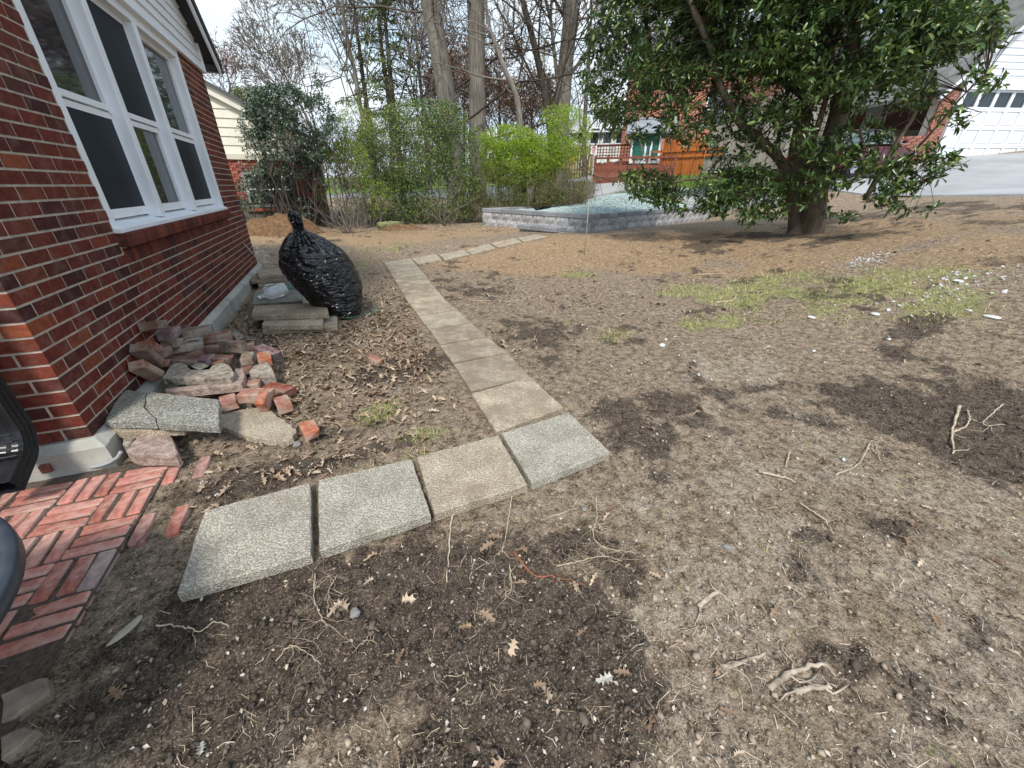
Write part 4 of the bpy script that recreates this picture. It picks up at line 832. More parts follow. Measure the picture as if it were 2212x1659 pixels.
n = 26000; gxx = rng.uniform(.26, Lr-.26, n); gyy = rng.uniform(.26, Ll-.26, n)
PEB = np.array([(1, 0, 0), (-1, 0, 0), (0, 1, 0), (0, -1, 0), (0, 0, .8), (0, 0, -.8)]); PEF = [(0, 2, 4), (2, 1, 4), (1, 3, 4), (3, 0, 4), (2, 0, 5), (1, 2, 5), (3, 1, 5), (0, 3, 5)]
pos = np.c_[gxx, gyy, grav(gxx, gyy)]; swarm('gravel', PEB, PEF, pos, flat_frames(n, .6), (.013+.016*rng.random(n)), gravel_m, bed, 'stuff')
# black liner sheet poking out
blk = plain('black_fabric', (.012, .012, .014), .7, .2, 10, .3, 30, .01)
def sheet(V4, name, label, cat, h=.05, par=None):
    n = 12; P = np.array(V4, float); V = []
    for i in range(n):
        for j in range(n):
            u, w_ = i/(n-1), j/(n-1); p = (P[0]*(1-u)+P[1]*u)*(1-w_)+(P[3]*(1-u)+P[2]*u)*w_; V.append(p+[0, 0, h*(fbm(u*4, w_*3, 3, 2)-.3)])
    ob = MB().add(V, [(i*n+j, (i+1)*n+j, (i+1)*n+j+1, i*n+j+1) for i in range(n-1) for j in range(n-1)]).build(name, blk, par, True); md = ob.modifiers.new('thick', 'SOLIDIFY'); md.thickness = .012; return tag(ob, label, cat)
zt_ = BTOP-.03
sheet([px(Z3, 640, 1330, zt_), px(Z3, 770, 1325, zt_), px(Z3, 790, 1358, zt_), px(Z3, 680, 1372, zt_)], 'landscape_fabric', 'crumpled piece of black landscape fabric on the pale gravel of the raised bed', 'fabric', .16)
# step
stp = empty('step', (0, 0, 0), label='low grey stone block step in front of the raised bed', cat='step'); s0 = atd(*Z3(840, 1545), 9.95); stp.location = (s0[0], s0[1], gz(s0[0], s0[1])); stp.rotation_euler = (0, 0, bang)
SL, SD = 1.5, .42; sh = atd(*Z3(840, 1487), 9.95)[2]-stp.location[2]
cz = sh-capth/2
for k in range(3):
    y_ = .21+k*.42
    ob = bpy.data.objects.new('cap_stone', cp[k % 4]); COL.objects.link(ob); ob.parent = stp; ob.location = (-.13+.16, y_, cz); ob.rotation_euler = (0, 0, -math.pi/2); ob.scale = (1, 1.35, 1)
    ob = bpy.data.objects.new('stone_block', rb[k]); COL.objects.link(ob); ob.parent = stp; ob.location = (.03, y_, cz-capth/2-bh/2); ob.rotation_euler = (0, 0, -math.pi/2)
for k in range(1):
    ob = bpy.data.objects.new('stone_block', rbh[0]); COL.objects.link(ob); ob.parent = stp; ob.location = (.03, .12, cz-capth/2-bh/2-.001); ob.scale = (1, 1, 1)

# ================================================================== NEIGHBOUR HOUSE (left, behind)
b_nb = brickmat('neighbour_brick', [(0, (.20, .045, .03)), (.5, (.30, .07, .045)), (1, (.36, .10, .065))], (.40, .34, .30), .2)
NB0 = atd(470, 460, 13.6); NBz = gz(NB0[0], NB0[1])-.05; nbn = np.array([-.05, -1.0]); nbn /= np.linalg.norm(nbn); nbd = np.array([-nbn[1], nbn[0]])
nba = math.atan2(nbd[1], nbd[0])
nb = empty('neighbour_house', (NB0[0], NB0[1], NBz), nba, label='neighbouring house with red brick base and cream siding gable behind the holly bush', cat='house')
def nbpt(x, y, off=0):
    d = ray(x, y); n3 = np.array([nbn[0], nbn[1], 0]); t_ = ((np.array([NB0[0], NB0[1], 0])+n3*off-O3)@n3)/(d@n3); p = O3+t_*d; return np.array([(p[:2]-NB0[:2])@nbd, p[2]-NBz])
def ZN(x, y): return ((780+x/1.587)/1.8228, (350+y/1.587)/1.8228)
sb_z = nbpt(*ZN(185, 440))[1]; sid_z = nbpt(*ZN(170, 405))[1]; apx = nbpt(*ZN(60, 30)); eav = nbpt(*ZN(290, 150)); 
slope = (eav[1]-apx[1])/(eav[0]-apx[0]); xL = -2.2; xR = apx[0]+(sid_z+.12-apx[1])/slope; print('nb', apx, eav, slope, xR); wl = MB(); wl.box(((xL+xR)/2, .12, sb_z/2-.3), (xR-xL, .2, sb_z+.6)); wl.build('wall', mortar, nb)
nbb = []; zc = .62; k = 0; wi = nbpt(*ZN(270, 520)); wi2 = nbpt(*ZN(440, 520)); wib = nbpt(*ZN(300, 740))[1]; wx0, wx1, wzt, wzb = wi[0], wi[0]+1.15, wi[1], wib
while zc < sb_z-.02:
    x = xL-(k % 2)*.1
    while x < xR-.22:
        if not (x+.1 > wx0 and x+.1 < wx1 and zc > wzb-.02 and zc < wzt+.0): nbb.append(((x+.1, .002, zc+.03), (.192, .05, .058), 0))
        x += .203
    zc += .0685; k += 1
vis = [b for b in nbb if b[0][0] > nbpt(*ZN(190, 500))[0]-.1 and b[0][2] > .55]
place_pieces(vis, 'brick', b_nb, nb, 300, stuffname='brick_courses', bev=0, variants=1)
MB().box(((xL+xR)/2, .0, .27), (xR-xL, .06, .62)).build('foundation', plain('dark_foundation', (.10, .09, .07), .95, .3, 5, .5), nb)
MB().box(((xL+xR)/2, -.03, (sb_z+sid_z)/2), (xR-xL, .10, sid_z-sb_z)).build('frieze_board', plain('cream_trim', (.60, .57, .46), .6, .08, 3, .05), nb)
slope = (eav[1]-apx[1])/(eav[0]-apx[0]); cream = plain('cream_siding', (.68, .65, .55), .6, .06, 3, .05)
z_ = sid_z; bhN = .19
while z_ < apx[1]+.9:
    xr = min(xR, apx[0]+(z_-apx[1])/slope) if slope < 0 else xR
    if xr > xL+.2: MB().add([(xL, -.02, z_), (xr, -.02, z_), (min(xr, xr+bhN/slope), .0, z_+bhN), (xL, .0, z_+bhN), (xL, .08, z_), (xr, .08, z_), (xr, .08, z_+bhN), (xL, .08, z_+bhN)], [(0, 1, 2, 3), (0, 4, 5, 1), (3, 2, 6, 7), (1, 5, 6, 2)]).build('siding_board', cream, nb)
    z_ += bhN
rk = MB()
xa, xb_ = -2.2, xR+.3
for (o0, o1, y0, y1, m_, nm) in ((.0, .22, -.12, -.06, cream, 'rake_board'), (.2, .27, -.2, 3.5, shingle, 'roof')):
    za, zb = apx[1]+(xa-apx[0])*slope, apx[1]+(xb_-apx[0])*slope; MB().add([(x, y, z+o) for (x, z) in ((xa, za), (xb_, zb)) for y in (y0, y1) for o in (o0, o1)], [(0, 1, 3, 2), (4, 6, 7, 5), (0, 4, 5, 1), (2, 3, 7, 6), (1, 5, 7, 3), (0, 2, 6, 4)]).build(nm, m_, nb)
nw = empty('window'); nw.parent = nb; fm = MB(); gry = plain('grey_window_frame', (.22, .22, .22), .6, .1, 4, 0)
ww, wh = wx1-wx0, wzt-wzb; cx_ = (wx0+wx1)/2; cz_ = (wzt+wzb)/2
for a_ in (wx0+.03, wx1-.03): fm.box((a_, -.01, cz_), (.05, .08, wh))
for a_ in (wzt-.03, wzb+.03): fm.box((cx_, -.012, a_), (ww-.1, .07, .05))
fm.build('window_frame', gry, nw); MB().box((cx_, -.005, cz_+.02), (ww-.1, .04, .04)).build('sash', white_pt, nw)
MB().box((cx_, .02, cz_), (ww-.1, .01, wh-.1)).build('pane', glass, nw); MB().box((cx_, -.03, wzb-.06), (ww+.2, .12, .07)).build('window_sill', b_nb, nw)
# handrail in front
r1, r2 = atd(*Z2(400, 1335), 12.6), atd(*Z2(900, 1300), 12.9); gr = plain('black_iron', (.02, .02, .022), .5, .2, 10, .1)
rl = empty('railing', (r1[0], r1[1], 0), label='thin black metal handrail in front of the neighbouring brick wall', cat='railing')
MB().tube([r1-[r1[0], r1[1], 0], r2-[r1[0], r1[1], 0]], .022, 8).build('rail', gr, rl, True)
for u_ in (0.02, .5, .98): p = r1+(r2-r1)*u_; MB().tube([(p[0]-r1[0], p[1]-r1[1], gz(p[0], p[1])-.1), (p[0]-r1[0], p[1]-r1[1], p[2])], .018, 6).build('post', gr, rl, True)

# ================================================================== GARAGE (right)
gb = atd(2017, 350.5, 21.0); GZ = gb[2]-.02
ga = atd(2212, 349.5, 21.3); gd = b2(ga)-b2(gb); gd /= np.linalg.norm(gd)
gang = -.33
g2 = np.array([math.cos(gang), math.sin(gang)]); gn = np.array([g2[1], -g2[0]])
def gpt(x, y, off=0):
    d = ray(x, y); n3 = np.array([gn[0], gn[1], 0]); t_ = ((np.array([gb[0], gb[1], 0])+n3*off-O3)@n3)/(d@n3); p = O3+t_*d; return np.array([(p[:2]-gb[:2])@g2, p[2]-GZ])
gar = empty('garage', (gb[0], gb[1], GZ), gang, label='garage with white panelled door, brick pier and white siding gable', cat='garage')
dtop = gpt(*Z4(1625, 585))[1]; DW = 4.9; wtop = gpt(*Z4(2040, 545)); wbt = gpt(*Z4(1700, 680))
white_g = plain('garage_paint', (.68, .70, .74), .5, .06, 2, .06, 30, tint=(.76, .78, .82))
door = empty('door'); door.parent = gar; rows = 4; ncol = 8; rh = dtop/rows; cw = .565; DW = cw*ncol
for r_ in range(rows):
    for c_ in range(ncol):
        x0, z0 = c_*cw, r_*rh; p = MB(); fr = .055
        for (a_, b_, c1, d1) in ((x0, x0+cw, z0+.004, z0+fr), (x0, x0+cw, z0+rh-fr, z0+rh-.002), (x0, x0+fr, z0+fr, z0+rh-fr), (x0+cw-fr, x0+cw, z0+fr, z0+rh-fr)): p.box(((a_+b_)/2, -.0, (c1+d1)/2), (b_-a_, .05, d1-c1))
        if r_ < rows-1: p.box((x0+cw/2, .012, z0+rh/2), (cw-2*fr-.05, .05, rh-2*fr-.05), None, .01).box((x0+cw/2, .02, z0+rh/2), (cw-2*fr, .03, rh-2*fr)); p.build('door_panel', white_g, door)
        else: p.build('window_frame', white_g, door); MB().box((x0+cw/2, .02, z0+rh/2), (cw-2*fr, .01, rh-2*fr)).build('pane', glass, door)
tr_ = MB(); tr_.box((-.09, -.04, dtop/2), (.16, .12, dtop)).box((DW+.08, -.04, dtop/2), (.16, .12, dtop)).box((DW/2, -.04, dtop+.10), (DW+.4, .14, .2)); tr_.build('door_frame', white_g, gar)
pw = -gpt(*Z4(1345, 1050))[0]-.17; pw = max(.5, min(pw, 1.6)); pz = gpt(*Z4(1475, 560))[1]
gp = []; zc = .0; k = 0; b_g = brickmat('garage_brick', [(0, (.22, .055, .035)), (.5, (.30, .075, .045)), (1, (.37, .11, .065))], (.5, .44, .38), .35)
MB().box((-.17-pw/2, .16, pz/2-.1), (pw-.02, .3, pz+.2)).build('wall', plain('pale_mortar', (.55, .50, .43), .95, .15, 10, .4), gar)
while zc < pz-.02:
    x = -.17-pw-(k % 2)*.1
    while x < -.18:
        a0, a1 = max(x, -.17-pw), min(x+.193, -.17)
        if a1-a0 > .03: gp.append((((a0+a1)/2, .02, zc+.03), (a1-a0, .06, .057), 0))
        x += .204
    zc += .0685; k += 1
place_pieces(gp, 'brick', b_g, gar, 290, stuffname='brick_courses', bev=0, variants=1)
# gable siding
z_ = dtop+.2; gap = gpt(*Z4(2044, 120)); xk = gpt(*Z4(1800, 330)); gsl = (gap[1]-xk[1])/(gap[0]-xk[0])
xl0 = -.17-pw-.15; hbd = .17; zz0 = xk[1]+(xl0-xk[0])*gsl
while z_ < dtop+3.4:
    xs0 = max(xl0, xk[0]+(z_+hbd-xk[1])/gsl)
    if xs0 < DW+1.5: MB().add([(xs0-(hbd/gsl if xs0 > xl0 else 0), -.05, z_), (DW+2, -.05, z_), (DW+2, -.03, z_+hbd), (xs0, -.03, z_+hbd), (xs0, .1, z_), (DW+2, .1, z_), (DW+2, .1, z_+hbd), (xs0, .1, z_+hbd)], [(0, 1, 2, 3), (0, 4, 5, 1), (3, 2, 6, 7), (0, 3, 7, 4)]).build('siding_board', white_g, gar)
    z_ += hbd
for (o0, o1, y0, y1, m_, nm) in ((.0, .2, -.45, -.40, white_g, 'rake_board'), (.12, .16, -.40, -.06, dark_m, 'soffit'), (.2, .3, -.5, 5, plain('weathered_roof', (.17, .17, .165), .95, .35, 4, .6, 30, .01), 'roof')):
    xa, xb_ = xl0-.35, DW+1.5; za, zb = xk[1]+(xa-xk[0])*gsl, xk[1]+(xb_-xk[0])*gsl; MB().add([(x, y, z+o) for (x, z) in ((xa, za), (xb_, zb)) for y in (y0, y1) for o in (o0, o1)], [(0, 1, 3, 2), (4, 6, 7, 5), (0, 4, 5, 1), (2, 3, 7, 6), (1, 5, 7, 3), (0, 2, 6, 4)]).build(nm, m_, gar)
MB().box((DW+1.2, 2.5, 1.5), (1.9, 5, 3.4)).build('side_wall', white_g, gar)

# ================================================================== RED CAR
car_red = plain('car_paint_red', (.06, .0015, .003), .28, .05, 2, 0, spec=.35)
tyre = plain('tyre_rubber', (.018, .018, .018), .85, .2, 20, .2); rimc = plain('wheel_rim', (.42, .43, .45), .3, .1, 5, 0, metal=.8); carglass = NT('car_glass'); carglass.col((.03, .05, .055)); carglass = carglass.done(.05, .9); chrome = plain('chrome', (.6, .62, .64), .15, .05, 5, 0, metal=1); lampr = plain('tail_lamp', (.30, .01, .01), .2, .05, 5, 0)
cl, cr_ = atd(1722, 385, 18.6), atd(1925, 372, 17.6); cxy = (b2(cl)+b2(cr_))/2; ca = math.atan2(cr_[1]-cl[1], cr_[0]-cl[0])
cc_ = atd(1826, 391, 18.3); cxy = b2(cc_); vd = cxy/np.linalg.norm(cxy); rp = np.array([vd[1], -vd[0]]); hd = rp*math.cos(math.radians(60))+vd*math.sin(math.radians(60)); ca = math.atan2(hd[1], hd[0])
car = empty('parked_car', (cxy[0], cxy[1], gz(cxy[0], cxy[1])+.05), ca, label='dark red saloon car parked on the drive behind the evergreen tree', cat='car')
fz = lambda q: gz(cxy[0]+hd[0]*q, cxy[1]+hd[1]*q); car.scale = (.94, .94, .94); lz = lambda q: gz(cxy[0]-hd[1]*q, cxy[1]+hd[0]*q); car.rotation_euler = (math.atan2(lz(.8)-lz(-.8), 1.6), -math.atan2(fz(1.4)-fz(-1.4), 2.8), ca); Lc, Wc = 4.5, 1.78; st = []
def section(x, zlo, zbelt, wlo, wb, zt=None, wt=None):
    p = [(x, -wlo, zlo), (x, -wlo-.03, zlo+.15), (x, -wb, (zlo+zbelt)/2+.05), (x, -wb+.03, zbelt)]
    p += [(x, -(wt if wt else wb*.6), zt if zt else zbelt+.02), (x, (wt if wt else wb*.6), zt if zt else zbelt+.02)]
    return p+[(a_, -b_, c_) for a_, b_, c_ in p[:4][::-1]]
xs_c = [(-2.25, .42, .70, .62, .70), (-2.18, .28, .86, .78, .84), (-1.9, .22, .95, .84, .89), (-1.4, .2, .98, .86, .89), (-.9, .19, .97, .86, .89), (0, .19, .95, .87, .89), (.9, .19, .93, .86, .89), (1.4, .2, .88, .85, .88), (1.95, .24, .78, .8, .84), (2.2, .32, .66, .66, .74), (2.27, .42, .58, .5, .6)]
V = []; [V.extend(section(*s)) for s in xs_c]; m = 10
F = [(i*m+j, i*m+(j+1) % m, (i+1)*m+(j+1) % m, (i+1)*m+j) for i in range(len(xs_c)-1) for j in range(m)]+[tuple(range(m))[::-1], tuple((len(xs_c)-1)*m+j for j in range(m))]
body = MB().add(V, F).build('body', car_red, car, True); sbm = body.modifiers.new('sub', 'SUBSURF'); sbm.levels = sbm.render_levels = 2
roofp = [(-1.75, .93, .80), (-1.05, 1.33, .62), (-.6, 1.41, .60), (.2, 1.41, .60), (.55, 1.35, .61), (1.25, .92, .80)]
V = []
for x, z, h in roofp: V += [(x, -h, z), (x, -h*.6, z+.02), (x, h*.6, z+.02), (x, h, z)]
MB().add(V, [(i*4+j, i*4+j+1, (i+1)*4+j+1, (i+1)*4+j) for i in (1, 2, 3) for j in range(3)]).build('roof', car_red, car, True)
gl = MB(); base = [(-1.75, .90), (-1.05, .92), (-.6, .93), (.2, .93), (.55, .93), (1.25, .9)]
V = [];
for (x, z, h), (bx_, bz) in zip(roofp, base): V += [(x, -h+.012, z-.012), (bx_, -.84, bz), (x, h-.012, z-.012), (bx_, .84, bz)]
gl.add(V, [(i*4+1, (i+1)*4+1, (i+1)*4, i*4) for i in range(5)]+[(i*4+2, (i+1)*4+2, (i+1)*4+3, i*4+3) for i in range(5)]); gl.build('side_window', carglass, car)
for (i, nm) in ((0, 'rear_window'), (4, 'windscreen')):
    a_, b_ = roofp[i], roofp[i+1]; MB().add([(a_[0], -a_[2]+.02, a_[1]), (b_[0], -b_[2]+.02, b_[1]), (b_[0], b_[2]-.02, b_[1]), (a_[0], a_[2]-.02, a_[1])], [(0, 1, 2, 3)]).build(nm, carglass, car)
for x in (-1.05, -.25, .55):
    for s in (-1, 1): MB().tube([(x, s*.845, .93), (x+(.0 if x < 0 else -.02), s*.615, 1.385)], .028, 6).build('pillar', car_red, car)
for s in (-1, 1):
    MB().tube([(-1.72, s*.86, .935), (-.5, s*.87, .95), (.6, s*.87, .945), (1.2, s*.86, .92)], .014, 6).build('trim', chrome, car)
    MB().box((-2.16, s*.66, .74), (.14, .3, .16), None, .03).build('tail_lamp', lampr, car); MB().box((2.1, s*.62, .62), (.2, .3, .14), None, .03).build('headlight', chrome, car)
    MB().box((.95, s*.95, .98), (.12, .14, .1), None, .03).build('mirror', car_red, car)
    for x in (-1.35, 1.38):
        wh_ = empty('wheel', (x, s*.80, .33)); wh_.parent = car; MB().tube([(0, -.11, 0), (0, -.08, 0), (0, .08, 0), (0, .11, 0)], [.29, .33, .33, .29], 28).build('tyre', tyre, wh_, True); MB().tube([(0, -.118, 0), (0, .118, 0)], [.21, .21], 20).build('rim', rimc, wh_)
# ================================================================== FENCES, SHED, HOUSES BEYOND
def picket_fence(name, p0, p1, h, wd, mat, label, cat, z0=None, gap=.012, partname='plank', top=None, rails=True, jz=.02, group=None, th=.02, pz=None):
    a_, b_ = np.array(p0[:2]), np.array(p1[:2]); L_ = np.linalg.norm(b_-a_); an = math.atan2(b_[1]-a_[1], b_[0]-a_[0]); e = empty(name, (a_[0], a_[1], 0), an, label, cat, group); n = int(L_/(wd+gap)); ms = []
    for s in range(4): v_, f_ = boxvf((wd, th, 1), 0); q = bpy.data.meshes.new(partname); q.from_pydata(v_.tolist(), [], f_); q.materials.append(mat); ms.append(q)
    for i in range(n):
        u_ = (i+.5)/n; p = a_+(b_-a_)*u_; zb = (gz(p[0], p[1]) if z0 is None else z0) - .05; hh = (h if not hasattr(h, '__len__') else h[0]+(h[1]-h[0])*u_)+rng.normal(0, jz)
        ob = bpy.data.objects.new(partname, ms[i % 4]); COL.objects.link(ob); ob.parent = e; ob.location = (u_*L_, rng.normal(0, .004), zb+hh/2); ob.scale = (1, 1, hh)
    if rails:
        za, zb = (gz(*a_) if z0 is None else z0), (gz(*b_) if z0 is None else z0)
        for f_ in (.25, .8): 
            ha, hb__ = (h, h) if not hasattr(h, '__len__') else h
            MB().add([(x, y, z+dz) for (x, z) in ((0, za+ha*f_), (L_, zb+hb__*f_)) for y in (.02, .06) for dz in (-.045, .045)], [(0, 1, 3, 2), (4, 6, 7, 5), (0, 4, 5, 1), (2, 3, 7, 6), (1, 5, 7, 3), (0, 2, 6, 4)]).build('rail', mat, e)
    return e
wood_grey = plain('weathered_wood', (.26, .235, .20), .9, .25, 6, .4, 30, .004, stretch=(6, 6, .5), island=.25); wood_or = plain('orange_stained_wood', (.44, .135, .03), .7, .2, 6, .3, 30, .003, stretch=(6, 6, .5), island=.18); wood_rd = plain('red_brown_stain', (.20, .065, .04), .75, .25, 6, .3, 30, .003, stretch=(5, 5, .6), island=.2)
picket_fence('picket_fence', atd(1110, 400, 17), atd(1285, 405, 17.5), 1.35, .085, plain('grey_picket', (.17, .15, .12), .9, .3, 6, .4, 30, .004, stretch=(6, 6, .5), island=.3), 'old grey picket fence half hidden behind the yellow green bushes', 'fence', partname='picket')
# sign
sg = atd(1281, 345, 19.5); sgz = gz(sg[0], sg[1]); sr = empty('street_sign', (sg[0], sg[1], sgz), math.atan2(sg[1], sg[0])-math.pi/2, label='narrow white no parking sign with red symbol on a post by the road', cat='sign')
zt = atd(1281, 315, 19.5)[2]-sgz; zb = atd(1281, 333.5, 19.5)[2]-sgz; MB().box((0, .03, zt/2), (.05, .05, zt)).build('post', wood_grey, sr); MB().box((0, -.01, (zt+zb)/2), (.24, .012, zt-zb), None, .003).build('sign_plate', white_pt, sr)
sred = plain('sign_red', (.5, .03, .03), .5, .05, 3, 0); rg = MB(); zc = zb+(zt-zb)*.68; an = np.linspace(0, 2*np.pi, 25)
rg.tube(np.c_[.085*np.cos(an), np.full(25, -.022), zc+.085*np.sin(an)], .012, 5, cap=False).tube([(-.06, -.022, zc+.06), (.06, -.022, zc-.06)], .01, 5).build('prohibition_ring', sred, sr)
pm = plain('sign_black', (.02, .02, .02), .5, .05, 3, 0); MB().box((-.025, -.02, zc), (.018, .006, .10)).box((.01, -.0205, zc+.04), (.05, .006, .016)).box((.01, -.0205, zc+.002), (.05, .006, .016)).box((.034, -.0208, zc+.021), (.016, .006, .04)).build('letter', pm, sr)
MB().box((0, -.02, zb+.09), (.17, .006, .02)).box((0, -.02, zb+.05), (.13, .006, .02)).build('arrow', sred, sr)
# white house far off
wd_ = 46; w0_ = atd(*Z3(915, 1000), wd_); w1_ = atd(*Z3(1290, 990), wd_); wz = gz(w0_[0], w0_[1])
wan = math.atan2(w1_[1]-w0_[1], w1_[0]-w0_[0]); wL = np.linalg.norm(b2(w1_)-b2(w0_)); whs = empty('white_house', (w0_[0], w0_[1], wz), wan, label='white house with a row of dark windows far across the road', cat='house')
we = atd(*Z3(1000, 862), wd_)[2]-wz; wr = atd(*Z3(1080, 790), wd_)[2]-wz+.6; MB().box((wL/2, 3, we/2-1), (wL, 6, we+2)).build('wall', vinyl, whs)
MB().add([(-.4, -.5, we-.1), (wL+.4, -.5, we-.1), (wL+.4, 3, wr), (-.4, 3, wr), (-.4, 6.5, we-.1), (wL+.4, 6.5, we-.1)], [(0, 1, 2, 3), (3, 2, 5, 4), (0, 3, 4), (1, 5, 2)]).build('roof', plain('pale_roof', (.42, .44, .46), .8, .1, 2, .2), whs)
for k in range(7):
    wx_ = .9+k*(1.25 if k < 4 else 1.4)
    if wx_ > wL-.6: break
    wz_ = atd(*Z3(1030, 890), wd_)[2]-wz; wn_ = empty('window', (wx_, -.05, wz_)); wn_.parent = whs; MB().box((0, -.0, 0), (.98, .06, 1.45)).build('window_frame', white_pt, wn_); MB().box((0, -.03, 0), (.76, .03, 1.22)).build('pane', glass, wn_)
for k in range(7): MB().box((wL/2, -.02, we-1.6-k*.35), (wL, .03, .02)).build('siding_board', white_pt, whs)
# red brown fence with lattice
lf0, lf1 = atd(*Z3(1060, 1150), 25), atd(*Z3(1300, 1130), 24.5); lz = gz(lf0[0], lf0[1])-.1; lt = atd(*Z3(1060, 955), 25)[2]; picket_fence('lattice_fence', lf0, lf1, [lt-lz-.75, lt-lz-.65], .14, wood_rd, 'dark red brown board fence topped by lattice beside the green shed', 'fence', z0=lz)
lfe = [o for o in bpy.data.objects if o.name == 'lattice_fence'][0]; LL = np.linalg.norm(b2(lf1)-b2(lf0)); la = MB(); zl0, zl1 = lt-.62, lt
for k in range(int(LL/.16)): la.box((.08+k*.16, .0, (zl0+zl1)/2), (.035, .02, zl1-zl0))
for k in range(5): la.box((LL/2, .021, zl0+.02+k*.145), (LL, .018, .035))
la.box((LL/2, .0, zl1+.03), (LL, .1, .06)); q = la.build('lattice', wood_rd, lfe)
yf0, yf1 = atd(*Z3(880, 970), 28), atd(*Z3(1060, 950), 28); picket_fence('board_fence', yf0, yf1, atd(*Z3(960, 960), 28)[2]-gz(yf0[0], yf0[1]), .14, plain('yellow_wood', (.36, .27, .12), .8, .2, 6, .3, 30, .003, stretch=(5, 5, .6)), 'pale yellow wooden fence just left of the no parking sign', 'fence')
# green shed
s0_, s1_ = atd(*Z3(1288, 1068), 24.0), atd(*Z3(1480, 1068), 24.0); san = math.atan2(s1_[1]-s0_[1], s1_[0]-s0_[0]); sL = np.linalg.norm(b2(s1_)-b2(s0_)); sh0 = s0_[2]; green = plain('shed_green', (.015, .135, .095), .6, .12, 3, .1, stretch=(8, 8, 1))
shd = empty('shed', (s0_[0], s0_[1], sh0), san, label='dark green shed with white corner trim and white double door posts', cat='shed'); eh = atd(*Z3(1400, 865), 24)[2]-sh0
MB().box((sL/2, 1.4, eh/2), (sL, 2.8, eh)).build('wall', green, shd)
for k in range(8): MB().box(((k+.5)*sL/8, -.012, eh/2), (sL/8-.02, .02, eh-.1)).build('board', green, shd)
tm = MB(); tm.box((.05, -.04, eh/2), (.1, .06, eh)).box((sL-.05, -.04, eh/2), (.1, .06, eh)).box((sL/2, -.04, .06), (sL-.2, .06, .12)).build('trim', white_pt, shd)
for xx in (.50, .68, ): MB().box((sL*xx, -.05, eh*.35), (.10, .06, eh*.7)).build('door_post', white_pt, shd)
re_ = atd(*Z3(1400, 760), 25)[2]-sh0; MB().add([(-.3, -.4, eh), (sL+.6, -.4, eh), (sL+.6, 1.4, re_), (-.3, 1.4, re_), (-.3, 3.2, eh), (sL+.6, 3.2, eh), (-.3, -.4, eh-.08), (sL+.6, -.4, eh-.08)], [(0, 1, 2, 3), (3, 2, 5, 4), (0, 3, 4), (1, 5, 2), (0, 6, 7, 1), (6, 4, 5, 7)]).build('roof', plain('shed_roof', (.26, .28, .31), .7, .1, 4, .2), shd)
# deck rail in front of the shed
d0, d1 = atd(*Z3(1060, 1150), 22.6), atd(*Z3(1580, 1110), 22.2); dk_ = empty('deck_railing', (d0[0], d0[1], 0), math.atan2(d1[1]-d0[1], d1[0]-d0[0]), label='low red brown wooden deck with post and rail before the shed', cat='deck'); dL = np.linalg.norm(b2(d1)-b2(d0)); dt = atd(*Z3(1430, 1020), 22.4)[2]; dz = d0[2]; dd = atd(*Z3(1430, 1080), 22.4)[2]
for k in range(7): MB().box((k*dL/6, 0, (dz+dt)/2-.1), (.11, .11, dt-dz+.3)).build('post', wood_rd, dk_)
for z__ in (dt-.06, dt-.42): MB().box((dL/2, -.07, z__), (dL, .03, .09)).build('rail', wood_rd, dk_)
for k in range(5): MB().box((dL/2, -.075, dd-.08-k*.155), (dL, .03, .145)).build('skirt_board', wood_rd, dk_)
# orange fence, grey fences
f0, f1 = atd(*Z3(1490, 1110), 23.6), atd(*Z3(1770, 1080), 22.6); oz = min(f0[2], f1[2])-.2; ot = [atd(*Z3(1500, 890), 23.6)[2]-oz, atd(*Z3(1770, 905), 22.6)[2]-oz]; picket_fence('board_fence', f0, f1, ot, .15, wood_or, 'bright orange stained board fence on the grassy bank right of the shed', 'fence', z0=oz, gap=.006)
ofn = [o for o in bpy.data.objects if o.name.startswith('board_fence')][-1]; MB().box((1.2, -.05, oz+1.0), (3.6, .05, .1)).box((1.2, -.05, oz+.75), (3.6, .05, .1)).build('rail', wood_or, ofn)
f0, f1 = atd(*Z3(1775, 1075), 22.6), atd(*Z4(500, 1000), 21.5); oz = min(f0[2], f1[2])-.3; ot = [atd(*Z3(1790, 870), 22.6)[2]-oz+.3, atd(*Z4(500, 500), 21.5)[2]-oz]; picket_fence('tall_fence', f0, f1, ot, .16, wood_grey, 'tall weathered grey board fence rising behind the evergreen tree', 'fence', z0=oz, gap=.01)
f0, f1 = atd(*Z4(500, 1000), 21.5), atd(*Z4(830, 950), 22.5); picket_fence('tall_fence', f0, f1, ot[1], .16, wood_grey, 'tallest grey board fence directly behind the red car', 'fence', z0=oz, gap=.01)
